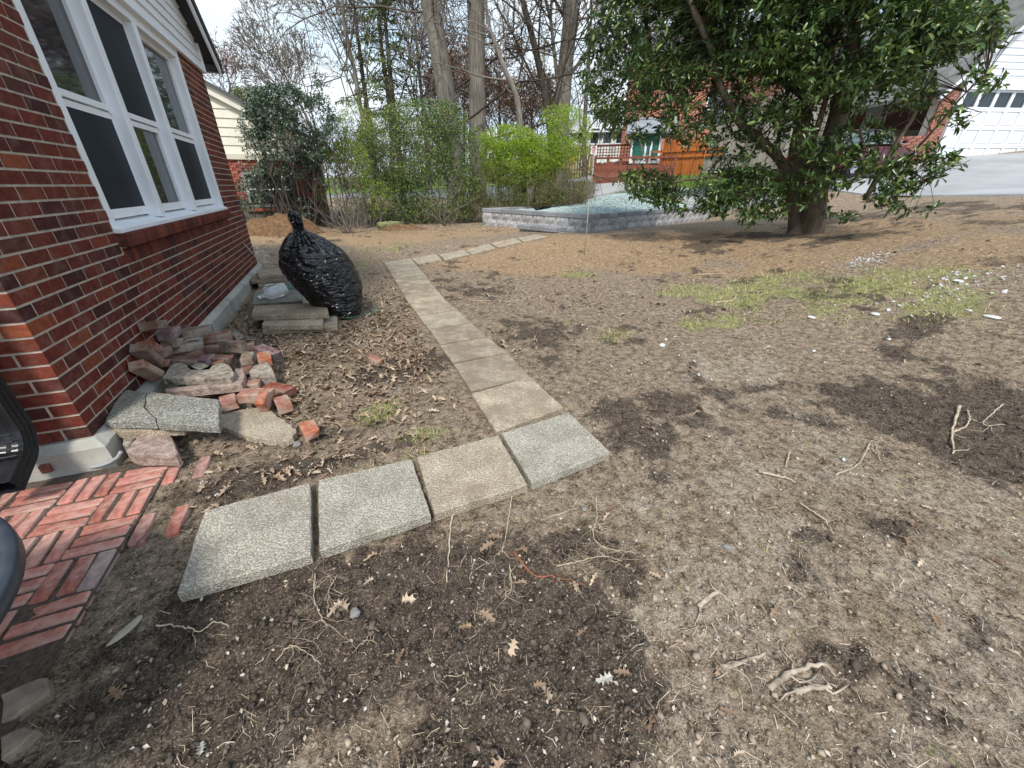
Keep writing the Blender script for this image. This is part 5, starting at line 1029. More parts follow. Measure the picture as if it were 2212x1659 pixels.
# brick houses on the hill
def brickhouse(name, corners, hgt, z0, mat, label, rise=2.2, depth=8, over=.4, roofm=None, wins=()):
    a_, b_ = np.array(corners[0][:2]), np.array(corners[1][:2]); an = math.atan2(b_[1]-a_[1], b_[0]-a_[0]); L_ = np.linalg.norm(b_-a_); e = empty(name, (a_[0], a_[1], z0), an, label, 'house')
    MB().box((L_/2, depth/2, hgt/2), (L_, depth, hgt)).build('wall', mat, e)
    MB().box((L_/2, -.12, hgt-.05), (L_+.5, .3, .22)).build('fascia', white_pt, e)
    MB().add([(-over, -over, hgt), (L_+over, -over, hgt), (L_+over, depth+over, hgt), (-over, depth+over, hgt), (L_*.15, depth/2, hgt+rise), (L_*.85, depth/2, hgt+rise)], [(0, 1, 5, 4), (2, 3, 4, 5), (0, 4, 3), (1, 2, 5), (0, 3, 2, 1)]).build('roof', roofm or shingle, e)
    for (wx_, wz_, ww_, wh_) in wins:
        wn_ = empty('window', (wx_, -.03, wz_)); wn_.parent = e; MB().box((0, 0, 0), (ww_, .1, wh_)).build('window_frame', white_pt, wn_); MB().box((0, -.05, wh_/4), (ww_-.16, .03, wh_/2-.1)).box((0, -.05, -wh_/4), (ww_-.16, .03, wh_/2-.1)).build('pane', glass, wn_)
    return e
def texbrick(name, c1, c2, mo, sc=1):
    t = NT(name); v = t.coord('Object'); q = t.n('ShaderNodeTexBrick'); q.inputs['Color1'].default_value = (*c1, 1); q.inputs['Color2'].default_value = (*c2, 1); q.inputs['Mortar'].default_value = (*mo, 1); q.inputs['Scale'].default_value = 1; q.inputs['Brick Width'].default_value = .21; q.inputs['Row Height'].default_value = .07; q.inputs['Mortar Size'].default_value = .006
    s_ = t.n('ShaderNodeSeparateXYZ'); t.l(v, s_.inputs[0]); cb = t.n('ShaderNodeCombineXYZ'); t.l(t.math('ADD', s_.outputs[0], s_.outputs[1]), cb.inputs[0]); t.l(s_.outputs[2], cb.inputs[1]); t.l(cb.outputs[0], q.inputs[0]); t.col(q.outputs[0]); return t.done(.9, .2)
salmon = texbrick('salmon_brick', (.50, .175, .115), (.42, .14, .09), (.52, .36, .29)); dkbr = texbrick('dark_brick', (.20, .065, .045), (.15, .05, .035), (.3, .26, .22))
c0, c1 = atd(*Z3(1240, 900), 30), atd(*Z3(1850, 900), 29.5); hz = c0[2]-1.5; brickhouse('salmon_brick_house', (c0, c1), atd(*Z3(1800, 330), 30)[2]-hz, hz, salmon, 'tall salmon red brick house on the slope behind the shed, seen through leaves', wins=[(5.2, atd(*Z3(1500, 740), 30)[2]-hz, 1.1, 1.7), (9.0, atd(*Z3(1750, 520), 30)[2]-hz, 1.1, 1.7)])
c0, c1 = atd(*Z4(-10, 500), 33), atd(*Z4(900, 500), 31); hz = 3.0; brickhouse('dark_brick_house', (c0, c1), atd(*Z4(60, 300), 33)[2]-hz, hz, dkbr, 'darker brick house with white eaves higher up behind the evergreen tree', wins=[(3.5, 5, 1.1, 1.6)])
c0, c1 = atd(*Z4(860, 850), 25.5), atd(*Z4(1470, 830), 27); hz = c0[2]-.5; brickhouse('brick_cottage', (c0, c1), atd(*Z4(1100, 330), 26)[2]-hz, hz, dkbr, 'low dark red brick building behind the white lawn chair', rise=1.5, depth=5, wins=[(1.2, 2.2, 1.0, 1.3)])
# bank behind the car, low brick wall, lawn chair, timber posts
bk0 = atd(*Z4(820, 950), 20.6); bk1 = atd(*Z4(1400, 985), 20.8); bt0 = atd(*Z4(830, 845), 23); bt1 = atd(*Z4(1420, 850), 23.5)
def bank():
    n, m = 30, 12; V = []
    for i in range(n):
        u_ = i/(n-1); lo = bk0+(bk1-bk0)*u_; hi = bt0+(bt1-bt0)*u_; lo = np.array([lo[0], lo[1], lo[2]-.5])
        for j in range(m): w_ = j/(m-1); p = lo+(hi-lo)*w_; V.append((p[0], p[1], p[2]+.25*math.sin(w_*math.pi)+.12*(float(fbm(p[0]*1.5, p[1]*1.5, 3, 6))-.5)))
    for i in range(n): u_ = i/(n-1); hi = bt0+(bt1-bt0)*u_; V.append((hi[0]*1.2, hi[1]*1.2, hi[2]))
    F = [(i*m+j, (i+1)*m+j, (i+1)*m+j+1, i*m+j+1) for i in range(n-1) for j in range(m-1)]+[(i*m+m-1, (i+1)*m+m-1, n*m+i+1, n*m+i) for i in range(n-1)]
    return MB().add(V, F).build('hill', plain('bare_bank', (.20, .135, .085), .95, .35, 4, .7, 25, .03, tint=(.32, .23, .15)), smooth=True)
bank()['kind'] = 'structure'
lw0, lw1 = atd(*Z4(1195, 1000), 19.9), atd(*Z4(1370, 990), 20.0); lwe = empty('low_brick_wall', (lw0[0], lw0[1], 0), math.atan2(lw1[1]-lw0[1], lw1[0]-lw0[0]), label='low brown brick wall at the foot of the bank beside the garage pier', cat='wall'); lL = np.linalg.norm(b2(lw1)-b2(lw0)); lzt = atd(*Z4(1290, 890), 20)[2]
for k in range(9):
    for i in range(int(lL/.22)+1): ob = MB().box((0, 0, 0), (.2, .1, .075)).build('brick', b_g, lwe) if (k == 0 and i == 0) else bpy.data.objects.new('brick', lbm); lbm = ob.data; (COL.objects.link(ob) if not ob.users_collection else None); ob.parent = lwe; ob.location = (i*.215+(k % 2)*.1, 0, lzt-.05-k*.085)
chp = atd(*Z4(1040, 850), 23.2); chm = plain('white_plastic', (.66, .70, .64), .5, .05, 3, 0); ch = empty('lawn_chair', (chp[0], chp[1], chp[2]-.02), math.atan2(chp[1], chp[0])-math.pi/2+.25, label='white slatted lawn chair standing alone on top of the bare bank', cat='chair')
for x in (-.26, .26):
    for (y, z1) in ((-.24, .6), (.24, .42)): MB().tube([(x*1.1, y*1.1, -.03), (x, y, z1)], .018, 6).build('leg', chm, ch)
    MB().box((x, 0, .6), (.05, .52, .03), None, .008).build('armrest', chm, ch)
for k in range(6): MB().box((0, -.2+k*.085, .42-.01*k), (.5, .07, .02), None, .005).build('seat_slat', chm, ch)
for k in range(7): MB().box((0, .25+k*.028, .48+k*.085), (.5, .02, .07), None, .005).build('back_slat', chm, ch)
yel = plain('raw_timber', (.38, .27, .14), .8, .2, 5, .2, stretch=(5, 5, .5))
tz_ = []
for i, (a_, b_, d_, lb) in enumerate((((835, 850), (895, 640), 22.5, 'leaning yellow timber post just right of the thick tree trunk'), ((1075, 830), (1150, 620), 24.2, 'leaning yellow timber prop behind the lawn chair'), ((1310, 800), (1420, 560), 23.5, 'slanting yellow timber prop near the garage pier'))):
    p, q = atd(*Z4(*a_), d_), atd(*Z4(*b_), d_+.2); tag(MB().tube([p-[0, 0, .1], q], .055, 4).build('timber_post', yel), lb, 'post', 'timber posts on the bank')
# ================================================================== VEGETATION
def cloud(ells, n, d0, d1, r_=None, clump=0.0, seed=0):
    """points filling the crown: each entry (x, y, rx, ry, weight[, d0, d1]) is a lobe of the crown, seen from the yard, with real depth"""
    g = np.random.default_rng(seed+100); w_ = np.array([e[2]*e[3]*e[4] for e in ells]); w_ = w_/w_.sum(); k = g.choice(len(ells), n, p=w_); E_ = np.array([(list(e)+[d0, d1])[:7] if len(e) < 7 else e for e in ells], float)[k]
    a = g.random(n)*2*np.pi; r = g.random(n)**.42; th = g.random(n); x = E_[:, 0]+E_[:, 2]*r*np.cos(a); y = E_[:, 1]+E_[:, 3]*r*np.sin(a); dd = (E_[:, 5]+E_[:, 6])/2+(E_[:, 6]-E_[:, 5])/2*(2*th-1)*np.sqrt(1-.6*r*r)
    P = np.array([atd(x[i], y[i], dd[i]) for i in range(n)]); gzz = gza(P[:, 0], P[:, 1]); return P[P[:, 2] > gzz+.03]
def thin(P, sc, thr, s=0):
    q = vnoise(P[:, 0]*sc+P[:, 2]*sc*.7, P[:, 1]*sc-P[:, 2]*sc*.5, s)*.6+vnoise(P[:, 2]*sc*1.3, (P[:, 0]+P[:, 1])*sc, s+3)*.4; return P[q > thr]
def sprigs(P, per, spread, ln, g, lw=1.0, up=.25, T='leaf', jit=.35):
    """each point becomes a sprig with `per` leaves; returns swarm arrays"""
    n = len(P); dr = g.normal(0, 1, (n, 3)); dr[:, 2] = dr[:, 2]*.6+up; dr /= np.linalg.norm(dr, axis=1, keepdims=True); t_ = (np.arange(per)+.5)/per
    pos = P[:, None]+dr[:, None]*(t_[None, :, None]-.3)*spread; ld = dr[:, None]*.55+g.normal(0, .62, (n, per, 3)); ld[..., 2] += .05; pos = pos.reshape(-1, 3); ld = ld.reshape(-1, 3); m = len(pos); ld /= np.linalg.norm(ld, axis=1, keepdims=True)
    sc = ln*(1+jit*(g.random(m)*2-1)); return pos, frames(ld, g.normal(0, .7, m)), np.c_[sc*lw, sc, sc], (P, dr)
def twigs_mesh(name, segs, mat, parent, sides=3, kind=None):
    """segs: list arrays p0,p1,r0,r1 -> joined thin prisms"""
    p0, p1, r0, r1 = (np.asarray(a, float) for a in segs); d = p1-p0; L_ = np.linalg.norm(d, axis=1, keepdims=True)+1e-9; d = d/L_; up = np.tile([0, 0, 1.0], (len(d), 1)); up[np.abs(d[:, 2]) > .9] = [1, 0, 0]
    x = np.cross(d, up); x /= np.linalg.norm(x, axis=1, keepdims=True); y = np.cross(d, x); an = np.arange(sides)*2*np.pi/sides; ring = np.cos(an)[None, :, None]*x[:, None]+np.sin(an)[None, :, None]*y[:, None]
    a = p0[:, None]+ring*r0[:, None, None]; b = p1[:, None]+ring*r1[:, None, None]; V = np.concatenate([a, b], 1).reshape(-1, 3); n = len(p0); f = np.array([(j, (j+1) % sides, sides+(j+1) % sides, sides+j) for j in range(sides)]); FF = (f[None]+(np.arange(n)*2*sides)[:, None, None]).reshape(-1)
    me = bpy.data.meshes.new(name); me.vertices.add(len(V)); me.vertices.foreach_set('co', V.astype(np.float32).ravel()); nf = n*sides; me.loops.add(nf*4); me.loops.foreach_set('vertex_index', FF.astype(np.int32)); me.polygons.add(nf); me.polygons.foreach_set('loop_start', np.arange(nf, dtype=np.int32)*4); me.update(calc_edges=True); me.shade_smooth()
    ob = newobj(name, me, mat, parent)
    if kind: ob['kind'] = kind
    return ob
def bark(name, lo, hi, sc=1.0, vert=8):
    t = NT(name); v = t.coord('Object', (sc*vert, sc*vert, sc)); n1 = t.noise(v, 2.2, 6, .65, .4); c = t.ramp(n1, [(.32, lo), (.66, hi)]); v2 = t.coord('Object'); c = t.mix(t.ramp(t.noise(v2, 1.1, 4), [(.5, (0, 0, 0)), (.75, (.4,)*3)]), c, tuple(k*1.35 for k in hi)); t.col(c); t.bump(n1, 1.0, .06*sc if sc < 1 else .04); return t.done(.95, .15)
bark_g = bark('bark_grey', (.095, .08, .065), (.27, .24, .205)); bark_d = bark('bark_dark', (.045, .036, .030), (.13, .105, .085)); bark_e = bark('bark_evergreen', (.075, .058, .042), (.20, .16, .12), 1, 3); twig_m = plain('twig_brown', (.12, .085, .065), .9, .3, 6, 0); twig_g = plain('twig_grey', (.17, .145, .125), .9, .3, 6, 0); twig_p = plain('twig_pale', (.33, .27, .20), .9, .3, 6, 0)
def poly(*pts): return [atd(x, y, d) for x, y, d in pts]
def smooth_path(P, n):
    P = np.asarray(P, float); k = len(P)
    if k < 3: return np.array([P[0]+(P[-1]-P[0])*i/(n-1) for i in range(n)])
    out = []; Pe = np.r_[[2*P[0]-P[1]], P, [2*P[-1]-P[-2]]]
    for u_ in np.linspace(0, k-1-1e-6, n):
        i = int(u_); t_ = u_-i; a, b, c, d = Pe[i], Pe[i+1], Pe[i+2], Pe[i+3]; out.append(.5*((2*b)+(-a+c)*t_+(2*a-5*b+4*c-d)*t_**2+(-a+3*b-3*c+d)*t_**3))
    return np.array(out)
def limb(mb, P, r0, r1, n=14, sides=10, knob=.0, g=rng):
    Q = smooth_path(P, n); r = np.linspace(r0, r1, n)*(1+knob*(g.random(n)-.5)); mb.tube(Q, r, sides); return Q, r
# ------------------------------------------------ the broad evergreen tree
tb0 = atd(1742, 505, 9.5); tzg = gz(tb0[0], tb0[1]); et = empty('evergreen_tree', (tb0[0], tb0[1], tzg), label='broad evergreen tree with glossy dark leaves and two leaning trunks rising from the mulch', cat='tree')
org = np.array([tb0[0], tb0[1], tzg]); mbk = MB()
def PL(pts, V=Z4): return [atd(*V(x, y), d)-org for x, y, d in pts]
tA = limb(mbk, [np.array([.08, -.03, -.2])]+PL([(660, 1500, 9.5), (690, 1250, 9.5), (755, 1000, 9.45), (830, 750, 9.4), (885, 500, 9.3), (930, 280, 9.2), (1000, 0, 9.1), (1040, -300, 9.1)]), .21, .06, 30, 14, .05)
tB = limb(mbk, [np.array([-.12, .12, -.2])]+PL([(575, 1480, 9.6), (548, 1250, 9.6), (560, 1000, 9.6), (615, 700, 9.6), (650, 450, 9.7), (700, 100, 9.8), (720, -200, 9.9)]), .20, .05, 28, 14, .05)
tC = limb(mbk, PL([(545, 1200, 9.6), (430, 1020, 9.3), (300, 900, 9.0), (190, 800, 8.8), (60, 560, 8.6), (0, 330, 8.5), (-100, 100, 8.4), (-180, -100, 8.4)]), .085, .035, 22, 10, .08)
tD = limb(mbk, PL([(520, 1180, 9.5), (300, 1150, 9.1), (100, 1150, 8.8), (-60, 1160, 8.6), (-250, 1190, 8.4)]), .06, .015, 16, 8, .05)
tE = limb(mbk, PL([(590, 1180, 9.6), (440, 1000, 9.8), (470, 760, 9.9), (500, 560, 10)]), .05, .025, 12, 8)
tF = limb(mbk, PL([(700, 1230, 9.5), (640, 1020, 9.2), (700, 820, 9.0), (760, 600, 8.9), (800, 300, 8.8)]), .06, .03, 14, 8)
tG = limb(mbk, PL([(1005, 1310, 9.6), (1090, 1150, 9.6), (1230, 900, 9.7), (1320, 760, 9.8), (1430, 500, 9.9), (1500, 250, 10)]), .045, .018, 14, 8, .1)
tH = limb(mbk, PL([(1150, 1180, 9.3), (1300, 1020, 9.0), (1480, 820, 8.7), (1650, 620, 8.5), (1800, 480, 8.4)]), .022, .008, 10, 6)
tI = limb(mbk, PL([(730, 1000, 9.4), (900, 1060, 9.0), (1100, 1100, 8.8), (1300, 1120, 8.6), (1400, 1180, 8.5)]), .028, .008, 12, 6)
tJ = limb(mbk, PL([(640, 1220, 9.4), (520, 1300, 9.0), (400, 1270, 8.7), (250, 1300, 8.5)]), .03, .01, 10, 6)
tK = limb(mbk, PL([(900, 420, 9.3), (1100, 300, 9.2), (1350, 200, 9.1), (1600, 60, 9)]), .05, .02, 12, 8)
tL = limb(mbk, PL([(610, 640, 9.6), (300, 400, 9.6), (0, 250, 9.6), (-300, 180, 9.4), (-600, 300, 9.2)]), .05, .015, 14, 8)
mbk.build('trunk', bark_e, et, True)
ELL = [(1430, 70, 165, 120, 1), (1335, 160, 80, 110, .9), (1395, 262, 95, 48, .55), (1640, 55, 170, 105, 1), (1850, 80, 220, 110, 1), (2040, 50, 120, 80, .9), (1650, 195, 125, 75, .72), (1900, 190, 120, 55, .42), (1560, 300, 85, 55, .6), (1475, 250, 60, 60, .35), (1450, 170, 80, 60, .7), (1790, 200, 70, 60, .25),
       (1545, 398, 135, 42, .95, 8.0, 9.2), (1415, 398, 85, 34, 1, 8.0, 8.8), (1490, 440, 80, 22, .9, 8.0, 8.8), (1630, 440, 115, 36, .95, 7.9, 9.0), (1770, 395, 70, 28, .7, 8.3, 9.2), (1640, 350, 80, 30, .5), (1955, 385, 75, 26, .55, 8, 9), (1925, 425, 60, 22, .5, 8, 9), (2025, 345, 42, 22, .35, 8, 9), (2065, 255, 40, 26, .28, 8, 9), (2120, 175, 40, 26, .2, 8, 9), (1990, 452, 40, 16, .35, 8, 9), (1810, 468, 28, 12, .4, 8, 9), (1620, 482, 40, 16, .5, 7.9, 8.8), (1690, 448, 60, 20, .6, 7.9, 8.8), (1860, 300, 70, 40, .3, 8.2, 9.3), (1790, 330, 60, 30, .4, 8.2, 9.2), (1900, 355, 60, 26, .55, 8.1, 9.0), (1700, 300, 70, 40, .35),
       (1700, -90, 420, 90, .9), (1500, -60, 200, 90, .7), (1690, 130, 60, 60, .4)]
g = np.random.default_rng(21); P = cloud(ELL, 9400, 7.7, 10.6, seed=1); P = thin(P, 2.0, .465, 5)
leaf_e = leafmat('evergreen_leaf', [(0, (.022, .046, .014)), (.35, (.048, .098, .026)), (.7, (.095, .165, .04)), (.92, (.19, .27, .065)), (1, (.32, .37, .10))], .30, .5, .15, big=(.045, .085, .026))
pos, R, S, (PP, DR) = sprigs(P, 8, .20, .098, g, 1.0, .15); swarm('crown', BIG_T, BIG_F, pos-org, R, S, leaf_e, et, 'stuff')
sk_ = np.concatenate([q[0] for q in (tA, tB, tC, tD, tE, tF, tG, tH, tI, tJ, tK, tL)])+org
d2_ = ((PP[:, None, ::1]-sk_[None])**2).sum(-1); nn_ = sk_[d2_.argmin(1)]; sel = (g.random(len(PP)) < .33) & (d2_.min(1) < 1.0); a_, b_ = nn_[sel], PP[sel]; mid_ = a_*.45+b_*.55+np.c_[g.normal(0, .08, (sel.sum(), 2)), g.normal(.10, .08, sel.sum())]
s0 = np.concatenate([a_, mid_, (PP-DR*.08)])-org; s1 = np.concatenate([mid_, b_, PP+DR*.13])-org; k_ = sel.sum(); twigs_mesh('twigs', (s0, s1, np.r_[np.full(k_, .006), np.full(k_, .0045), np.full(len(PP), .0032)], np.r_[np.full(k_, .0045), np.full(k_, .003), np.full(len(PP), .0018)]), plain('twig_green', (.06, .05, .03), .8, .3, 6, 0), et, 3, 'stuff')
# ------------------------------------------------ shrubs
def shrub(name, base, label, ells, n, d0, d1, per, spread, ln, mats, thr=.34, sc=3.2, nstem=26, stemr=.018, lw=1.1, seed=0, group=None, stemmat=None, cat='bush', up=.25, T=(LEAF_T, LEAF_F)):
    b = atd(*base); zb = gz(b[0], b[1]); e = empty(name, (b[0], b[1], zb), label=label, cat=cat, group=group); o_ = np.array([b[0], b[1], zb]); g = np.random.default_rng(seed+500)
    P = thin(cloud(ells, n, d0, d1, seed=seed), sc, thr, seed)
    idx = g.integers(0, len(mats), len(P))
    for k, m in enumerate(mats):
        Q = P[idx == k]; pos, R, S, (PP, DR) = sprigs(Q, per, spread, ln*(1 if k == 0 else .9), g, lw, up); swarm('foliage' if k == 0 else 'foliage_tips', T[0], T[1], pos-o_, R, S, m, e, 'stuff')
    PS = P[P[:, 2] < np.quantile(P[:, 2], .75)]; q = PS[g.choice(len(PS), min(nstem*4, len(PS)), replace=False)]; segs = [[], [], [], []]
    for p in q:
        root = o_+np.r_[(p[:2]-o_[:2])*g.uniform(.3, .9)+g.normal(0, .28, 2), 0]; root[2] = gz(root[0], root[1])-.03; rr = stemr*g.uniform(.35, 1); m1 = root*.5+p*.5+np.r_[g.normal(0, .22, 2), g.uniform(-.15, .3)]; m0 = root*.75+m1*.25+g.normal(0, .03, 3)
        for a_, b_, r0, r1 in ((root, m0, rr, rr*.9), (m0, m1, rr*.9, rr*.6), (m1, p, rr*.6, rr*.2)): segs[0].append(a_-o_); segs[1].append(b_-o_); segs[2].append(r0); segs[3].append(r1)
        for _ in range(2):
            e1 = m1+(p-m1)*g.random()+g.normal(0, .16, 3); segs[0].append(m1-o_); segs[1].append(e1-o_); segs[2].append(rr*.4); segs[3].append(rr*.12)
    twigs_mesh('stems', segs, stemmat or twig_m, e, 4, 'stuff'); return e
lf_holly = leafmat('holly_leaf', [(0, (.022, .045, .026)), (.5, (.045, .09, .052)), (.85, (.10, .155, .10)), (1, (.20, .24, .17))], .32, .55); lf_priv = leafmat('privet_leaf', [(0, (.03, .065, .014)), (.5, (.085, .155, .028)), (.85, (.18, .27, .05)), (1, (.32, .36, .08))], .42, .4); lf_lime = leafmat('lime_leaf', [(0, (.14, .24, .02)), (.6, (.27, .41, .04)), (1, (.42, .54, .07))], .5, .3, .3); lf_dull = leafmat('dull_leaf', [(0, (.05, .06, .02)), (.6, (.12, .12, .04)), (1, (.22, .17, .07))], .6, .25)
lf_yel = leafmat('yellow_bloom', [(0, (.62, .46, .03)), (1, (.80, .62, .08))], .5, .3, .3); lf_con = leafmat('conifer_leaf', [(0, (.045, .075, .025)), (.6, (.095, .14, .045)), (1, (.17, .21, .07))], .6, .3); lf_ycon = leafmat('yellow_conifer_leaf', [(0, (.08, .10, .03)), (1, (.20, .22, .07))], .6, .3)
shrub('holly_bush', (630, 490, 12.4), 'tall dark grey green holly bush in front of the neighbouring house', [(600, 235, 72, 52, 1), (625, 310, 80, 75, .9), (560, 330, 46, 55, .5), (545, 270, 30, 30, .4), (650, 410, 50, 60, .45), (540, 420, 40, 35, .55), (690, 180, 14, 22, .5), (690, 250, 40, 50, .6), (600, 390, 60, 40, .5), (560, 215, 30, 22, .6)], 6200, 11.7, 13.1, 6, .15, .062, [lf_holly], .44, 2.2, 16, .028, 1.15, 2, stemmat=bark_d)
shrub('conifer_shrub', (560, 440, 17), 'yellow green feathery conifer peeking above the roof edge behind the holly bush', [(540, 225, 42, 36, 1), (520, 200, 22, 15, .7), (580, 260, 40, 50, .8)], 1500, 16, 17.5, 7, .22, .06, [lf_ycon], .2, 3, 6, .02, .5, 3)
shrub('privet_bush', (900, 482, 14), 'large untrimmed privet bush spreading before the two big trunks', [(870, 330, 110, 80, 1), (905, 245, 80, 32, .9), (965, 260, 45, 40, .9), (830, 290, 60, 50, .6), (930, 400, 110, 65, .95), (985, 330, 50, 60, .8), (850, 430, 90, 45, .7), (1020, 300, 24, 30, .6), (900, 462, 110, 22, 1), (790, 462, 60, 20, .8)], 17000, 13.2, 15.2, 6, .15, .047, [lf_priv, lf_holly, lf_priv], .36, 2.0, 9, .022, 1.1, 4)
shrub('straggly_bush', (760, 492, 12.8), 'thin straggly bush with pale green new leaves right of the holly bush', [(750, 360, 50, 60, .8), (720, 300, 35, 50, .7), (790, 430, 60, 45, .6), (710, 420, 30, 40, .35), (770, 260, 40, 36, .4)], 4200, 12.2, 13.4, 6, .15, .042, [lf_lime, lf_priv, lf_dull], .42, 3, 12, .018, 1, 5, stemmat=twig_g)
shrub('honeysuckle_bush', (1110, 455, 14.6), 'bright lime green leafy bush behind the left end of the raised bed', [(1100, 300, 62, 30, 1), (1140, 340, 80, 40, 1), (1190, 330, 60, 40, .7), (1230, 290, 50, 60, .35), (1070, 340, 36, 40, .7), (1210, 250, 40, 26, .3), (1120, 370, 80, 36, .8)], 10000, 14.1, 15.6, 6, .16, .045, [lf_lime], .34, 2.8, 20, .014, 1, 6)
shrub('undergrowth_bush', (1080, 470, 14.4), 'dull brown green tangle under the lime green bush', [(1070, 400, 60, 50, 1), (1140, 410, 70, 40, 1), (1210, 405, 60, 40, .9), (1020, 430, 40, 40, .9), (1060, 448, 50, 20, 1), (980, 462, 50, 18, 1), (1160, 432, 50, 16, 1), (1230, 430, 40, 18, 1)], 12000, 13.9, 15.0, 5, .13, .034, [lf_dull, lf_priv], .28, 2.8, 6, .012, 1, 7)
shrub('forsythia_bush', (1250, 445, 14.3), 'small forsythia with bright yellow flowers at the end of the hedge', [(1250, 360, 32, 45, 1), (1215, 345, 30, 25, .6), (1262, 415, 22, 26, .8), (1290, 395, 14, 30, .35)], 620, 13.8, 14.8, 4, .10, .030, [lf_dull, lf_yel], .35, 3, 18, .01, 1.2, 8)
# ------------------------------------------------ bare trees
def grow(p, d, L_, r, lev, g, out, bend=.28, ang=.55, up=.08, kids=(2, 3), tips=None, ratio=.72, wind=None):
    n = 3 if lev > 1 else 2; q = p; dd = d
    for i in range(n):
        dd = dd+g.normal(0, bend*.5, 3)+np.array([0, 0, up]); dd /= np.linalg.norm(dd); q2 = q+dd*L_/n; ra, rb_ = r*(1-.3*i/n), r*(1-.3*(i+1)/n); out[0].append(q); out[1].append(q2); out[2].append(ra); out[3].append(rb_)
        if lev > 0 and i > 0 and g.random() < .6:
            sd_ = np.cross(dd, g.normal(0, 1, 3)); sd_ /= np.linalg.norm(sd_)+1e-9; nd = dd*.6+sd_*.8; nd /= np.linalg.norm(nd); grow(q2, nd, L_*ratio*.75, rb_*.5, lev-1 if lev < 3 else lev-2, g, out, bend, ang, up, kids, tips, ratio)
        q = q2
    if lev <= 0:
        if tips is not None: tips.append(q)
        return
    k = g.integers(kids[0], kids[1]+1); a0 = g.random()*6.28; px_ = np.cross(dd, [0, 0, 1.0] if abs(dd[2]) < .9 else [1.0, 0, 0]); px_ /= np.linalg.norm(px_); py_ = np.cross(dd, px_)
    for j in range(k):
        a_ = a0+6.28*j/k+g.normal(0, .3); t_ = ang*g.uniform(.5, 1.3); nd = dd*math.cos(t_)+(px_*math.cos(a_)+py_*math.sin(a_))*math.sin(t_); grow(q, nd, L_*ratio*g.uniform(.8, 1.15), r*.7*(.62 if k > 2 else .72)/.7, lev-1, g, out, bend, ang, up, kids, tips, ratio)
def bare_tree(base, label, axis_pts, r0, r1, L_, lev, seed, cr=.42, mat=bark_g, tmat=twig_g, nb=6, start=.35, ang=.6, buds=None, budn=3, budl=.08, name='bare_tree', group=None, cat='tree', minr=.008, up=.06, ratio=.72, spread=1.0, sides=10, lean=None, budspread=.35):
    b = atd(*base); zb = gz(b[0], b[1]); o_ = np.array([b[0], b[1], zb]); e = empty(name, tuple(o_), label=label, cat=cat, group=group); g = np.random.default_rng(seed)
    A_ = [np.array([0, 0, -.2])]+[atd(*q)-o_ for q in axis_pts]; m = MB(); Q, r = limb(m, A_, r0, r1, 26, sides, .04, g); m.build('trunk', mat, e, True); out = [[], [], [], []]; tips = []
    for i in range(nb):
        u_ = start+(1-start)*(i+.5)/nb; k = int(u_*(len(Q)-1)); T_ = Q[min(k+1, len(Q)-1)]-Q[k-1]; T_ /= np.linalg.norm(T_); sd_ = np.cross(T_, g.normal(0, 1, 3)); sd_ /= np.linalg.norm(sd_); d = T_*math.cos(ang*1.3)+sd_*math.sin(ang*1.3)*spread
        if lean is not None: d = d+np.array(lean)
        d /= np.linalg.norm(d); grow(Q[k], d, L_*(1.15-.5*u_), r[k]*cr, lev, g, out, .3, ang, up, (2, 3), tips, ratio)
    grow(Q[-1], (Q[-1]-Q[-2])/np.linalg.norm(Q[-1]-Q[-2]), L_*.9, r[-1], lev, g, out, .3, ang, up, (2, 3), tips, ratio)
    out[2] = np.maximum(out[2], minr); out[3] = np.maximum(out[3], minr*.8); twigs_mesh('branches', out, tmat, e, 3, 'stuff')
    if buds is not None and tips:
        tp = np.array(tips); tp = np.repeat(tp, budn, 0)+g.normal(0, budspread, (len(tp)*budn, 3))*.5; n = len(tp); d = g.normal(0, 1, (n, 3)); swarm('buds', LEAF_T, LEAF_F, tp, frames(d, g.random(n)*6), budl*(.6+.8*g.random(n)), buds, e, 'stuff')
    return e
bud_g = leafmat('spring_bud', [(0, (.16, .17, .06)), (1, (.34, .33, .14))], .7, .2); bud_p = leafmat('magnolia_bloom', [(0, (.50, .36, .36)), (1, (.72, .60, .60))], .6, .2, .2); bud_r = leafmat('red_bud', [(0, (.16, .06, .045)), (1, (.30, .13, .09))], .7, .2); bud_y = leafmat('ochre_bud', [(0, (.20, .13, .03)), (1, (.36, .25, .07))], .7, .2)
bare_tree((988, 462, 17), 'large furrowed grey trunk rising on the left of two, leaning slightly left', [(985, 400, 17), (975, 300, 17), (955, 150, 17), (928, 0, 17), (890, -220, 17), (860, -420, 17)], .40, .24, 3.0, 3, 11, nb=9, start=.35, tmat=bark_d, cr=.15, ang=.9, minr=.009, sides=16, name='tall_tree', up=-.02)
bare_tree((1031, 462, 17.6), 'large straight pale grey trunk on the right of two behind the hedge', [(1032, 400, 17.6), (1032, 300, 17.6), (1030, 150, 17.6), (1028, 0, 17.6), (1024, -220, 17.6), (1020, -420, 17.6)], .37, .25, 3.0, 3, 12, nb=11, start=.3, tmat=bark_d, cr=.15, ang=.95, minr=.009, sides=16, name='tall_tree', up=-.02)
bare_tree((1208, 405, 21), 'stout pale tree trunk dividing into upright limbs beside the evergreen tree', [(1210, 310, 21), (1218, 180, 21), (1230, 60, 21), (1238, -60, 21), (1245, -260, 21)], .42, .22, 3.0, 5, 13, .3, nb=8, start=.3, ang=.5, minr=.012, buds=bud_g, budn=1, budl=.07)
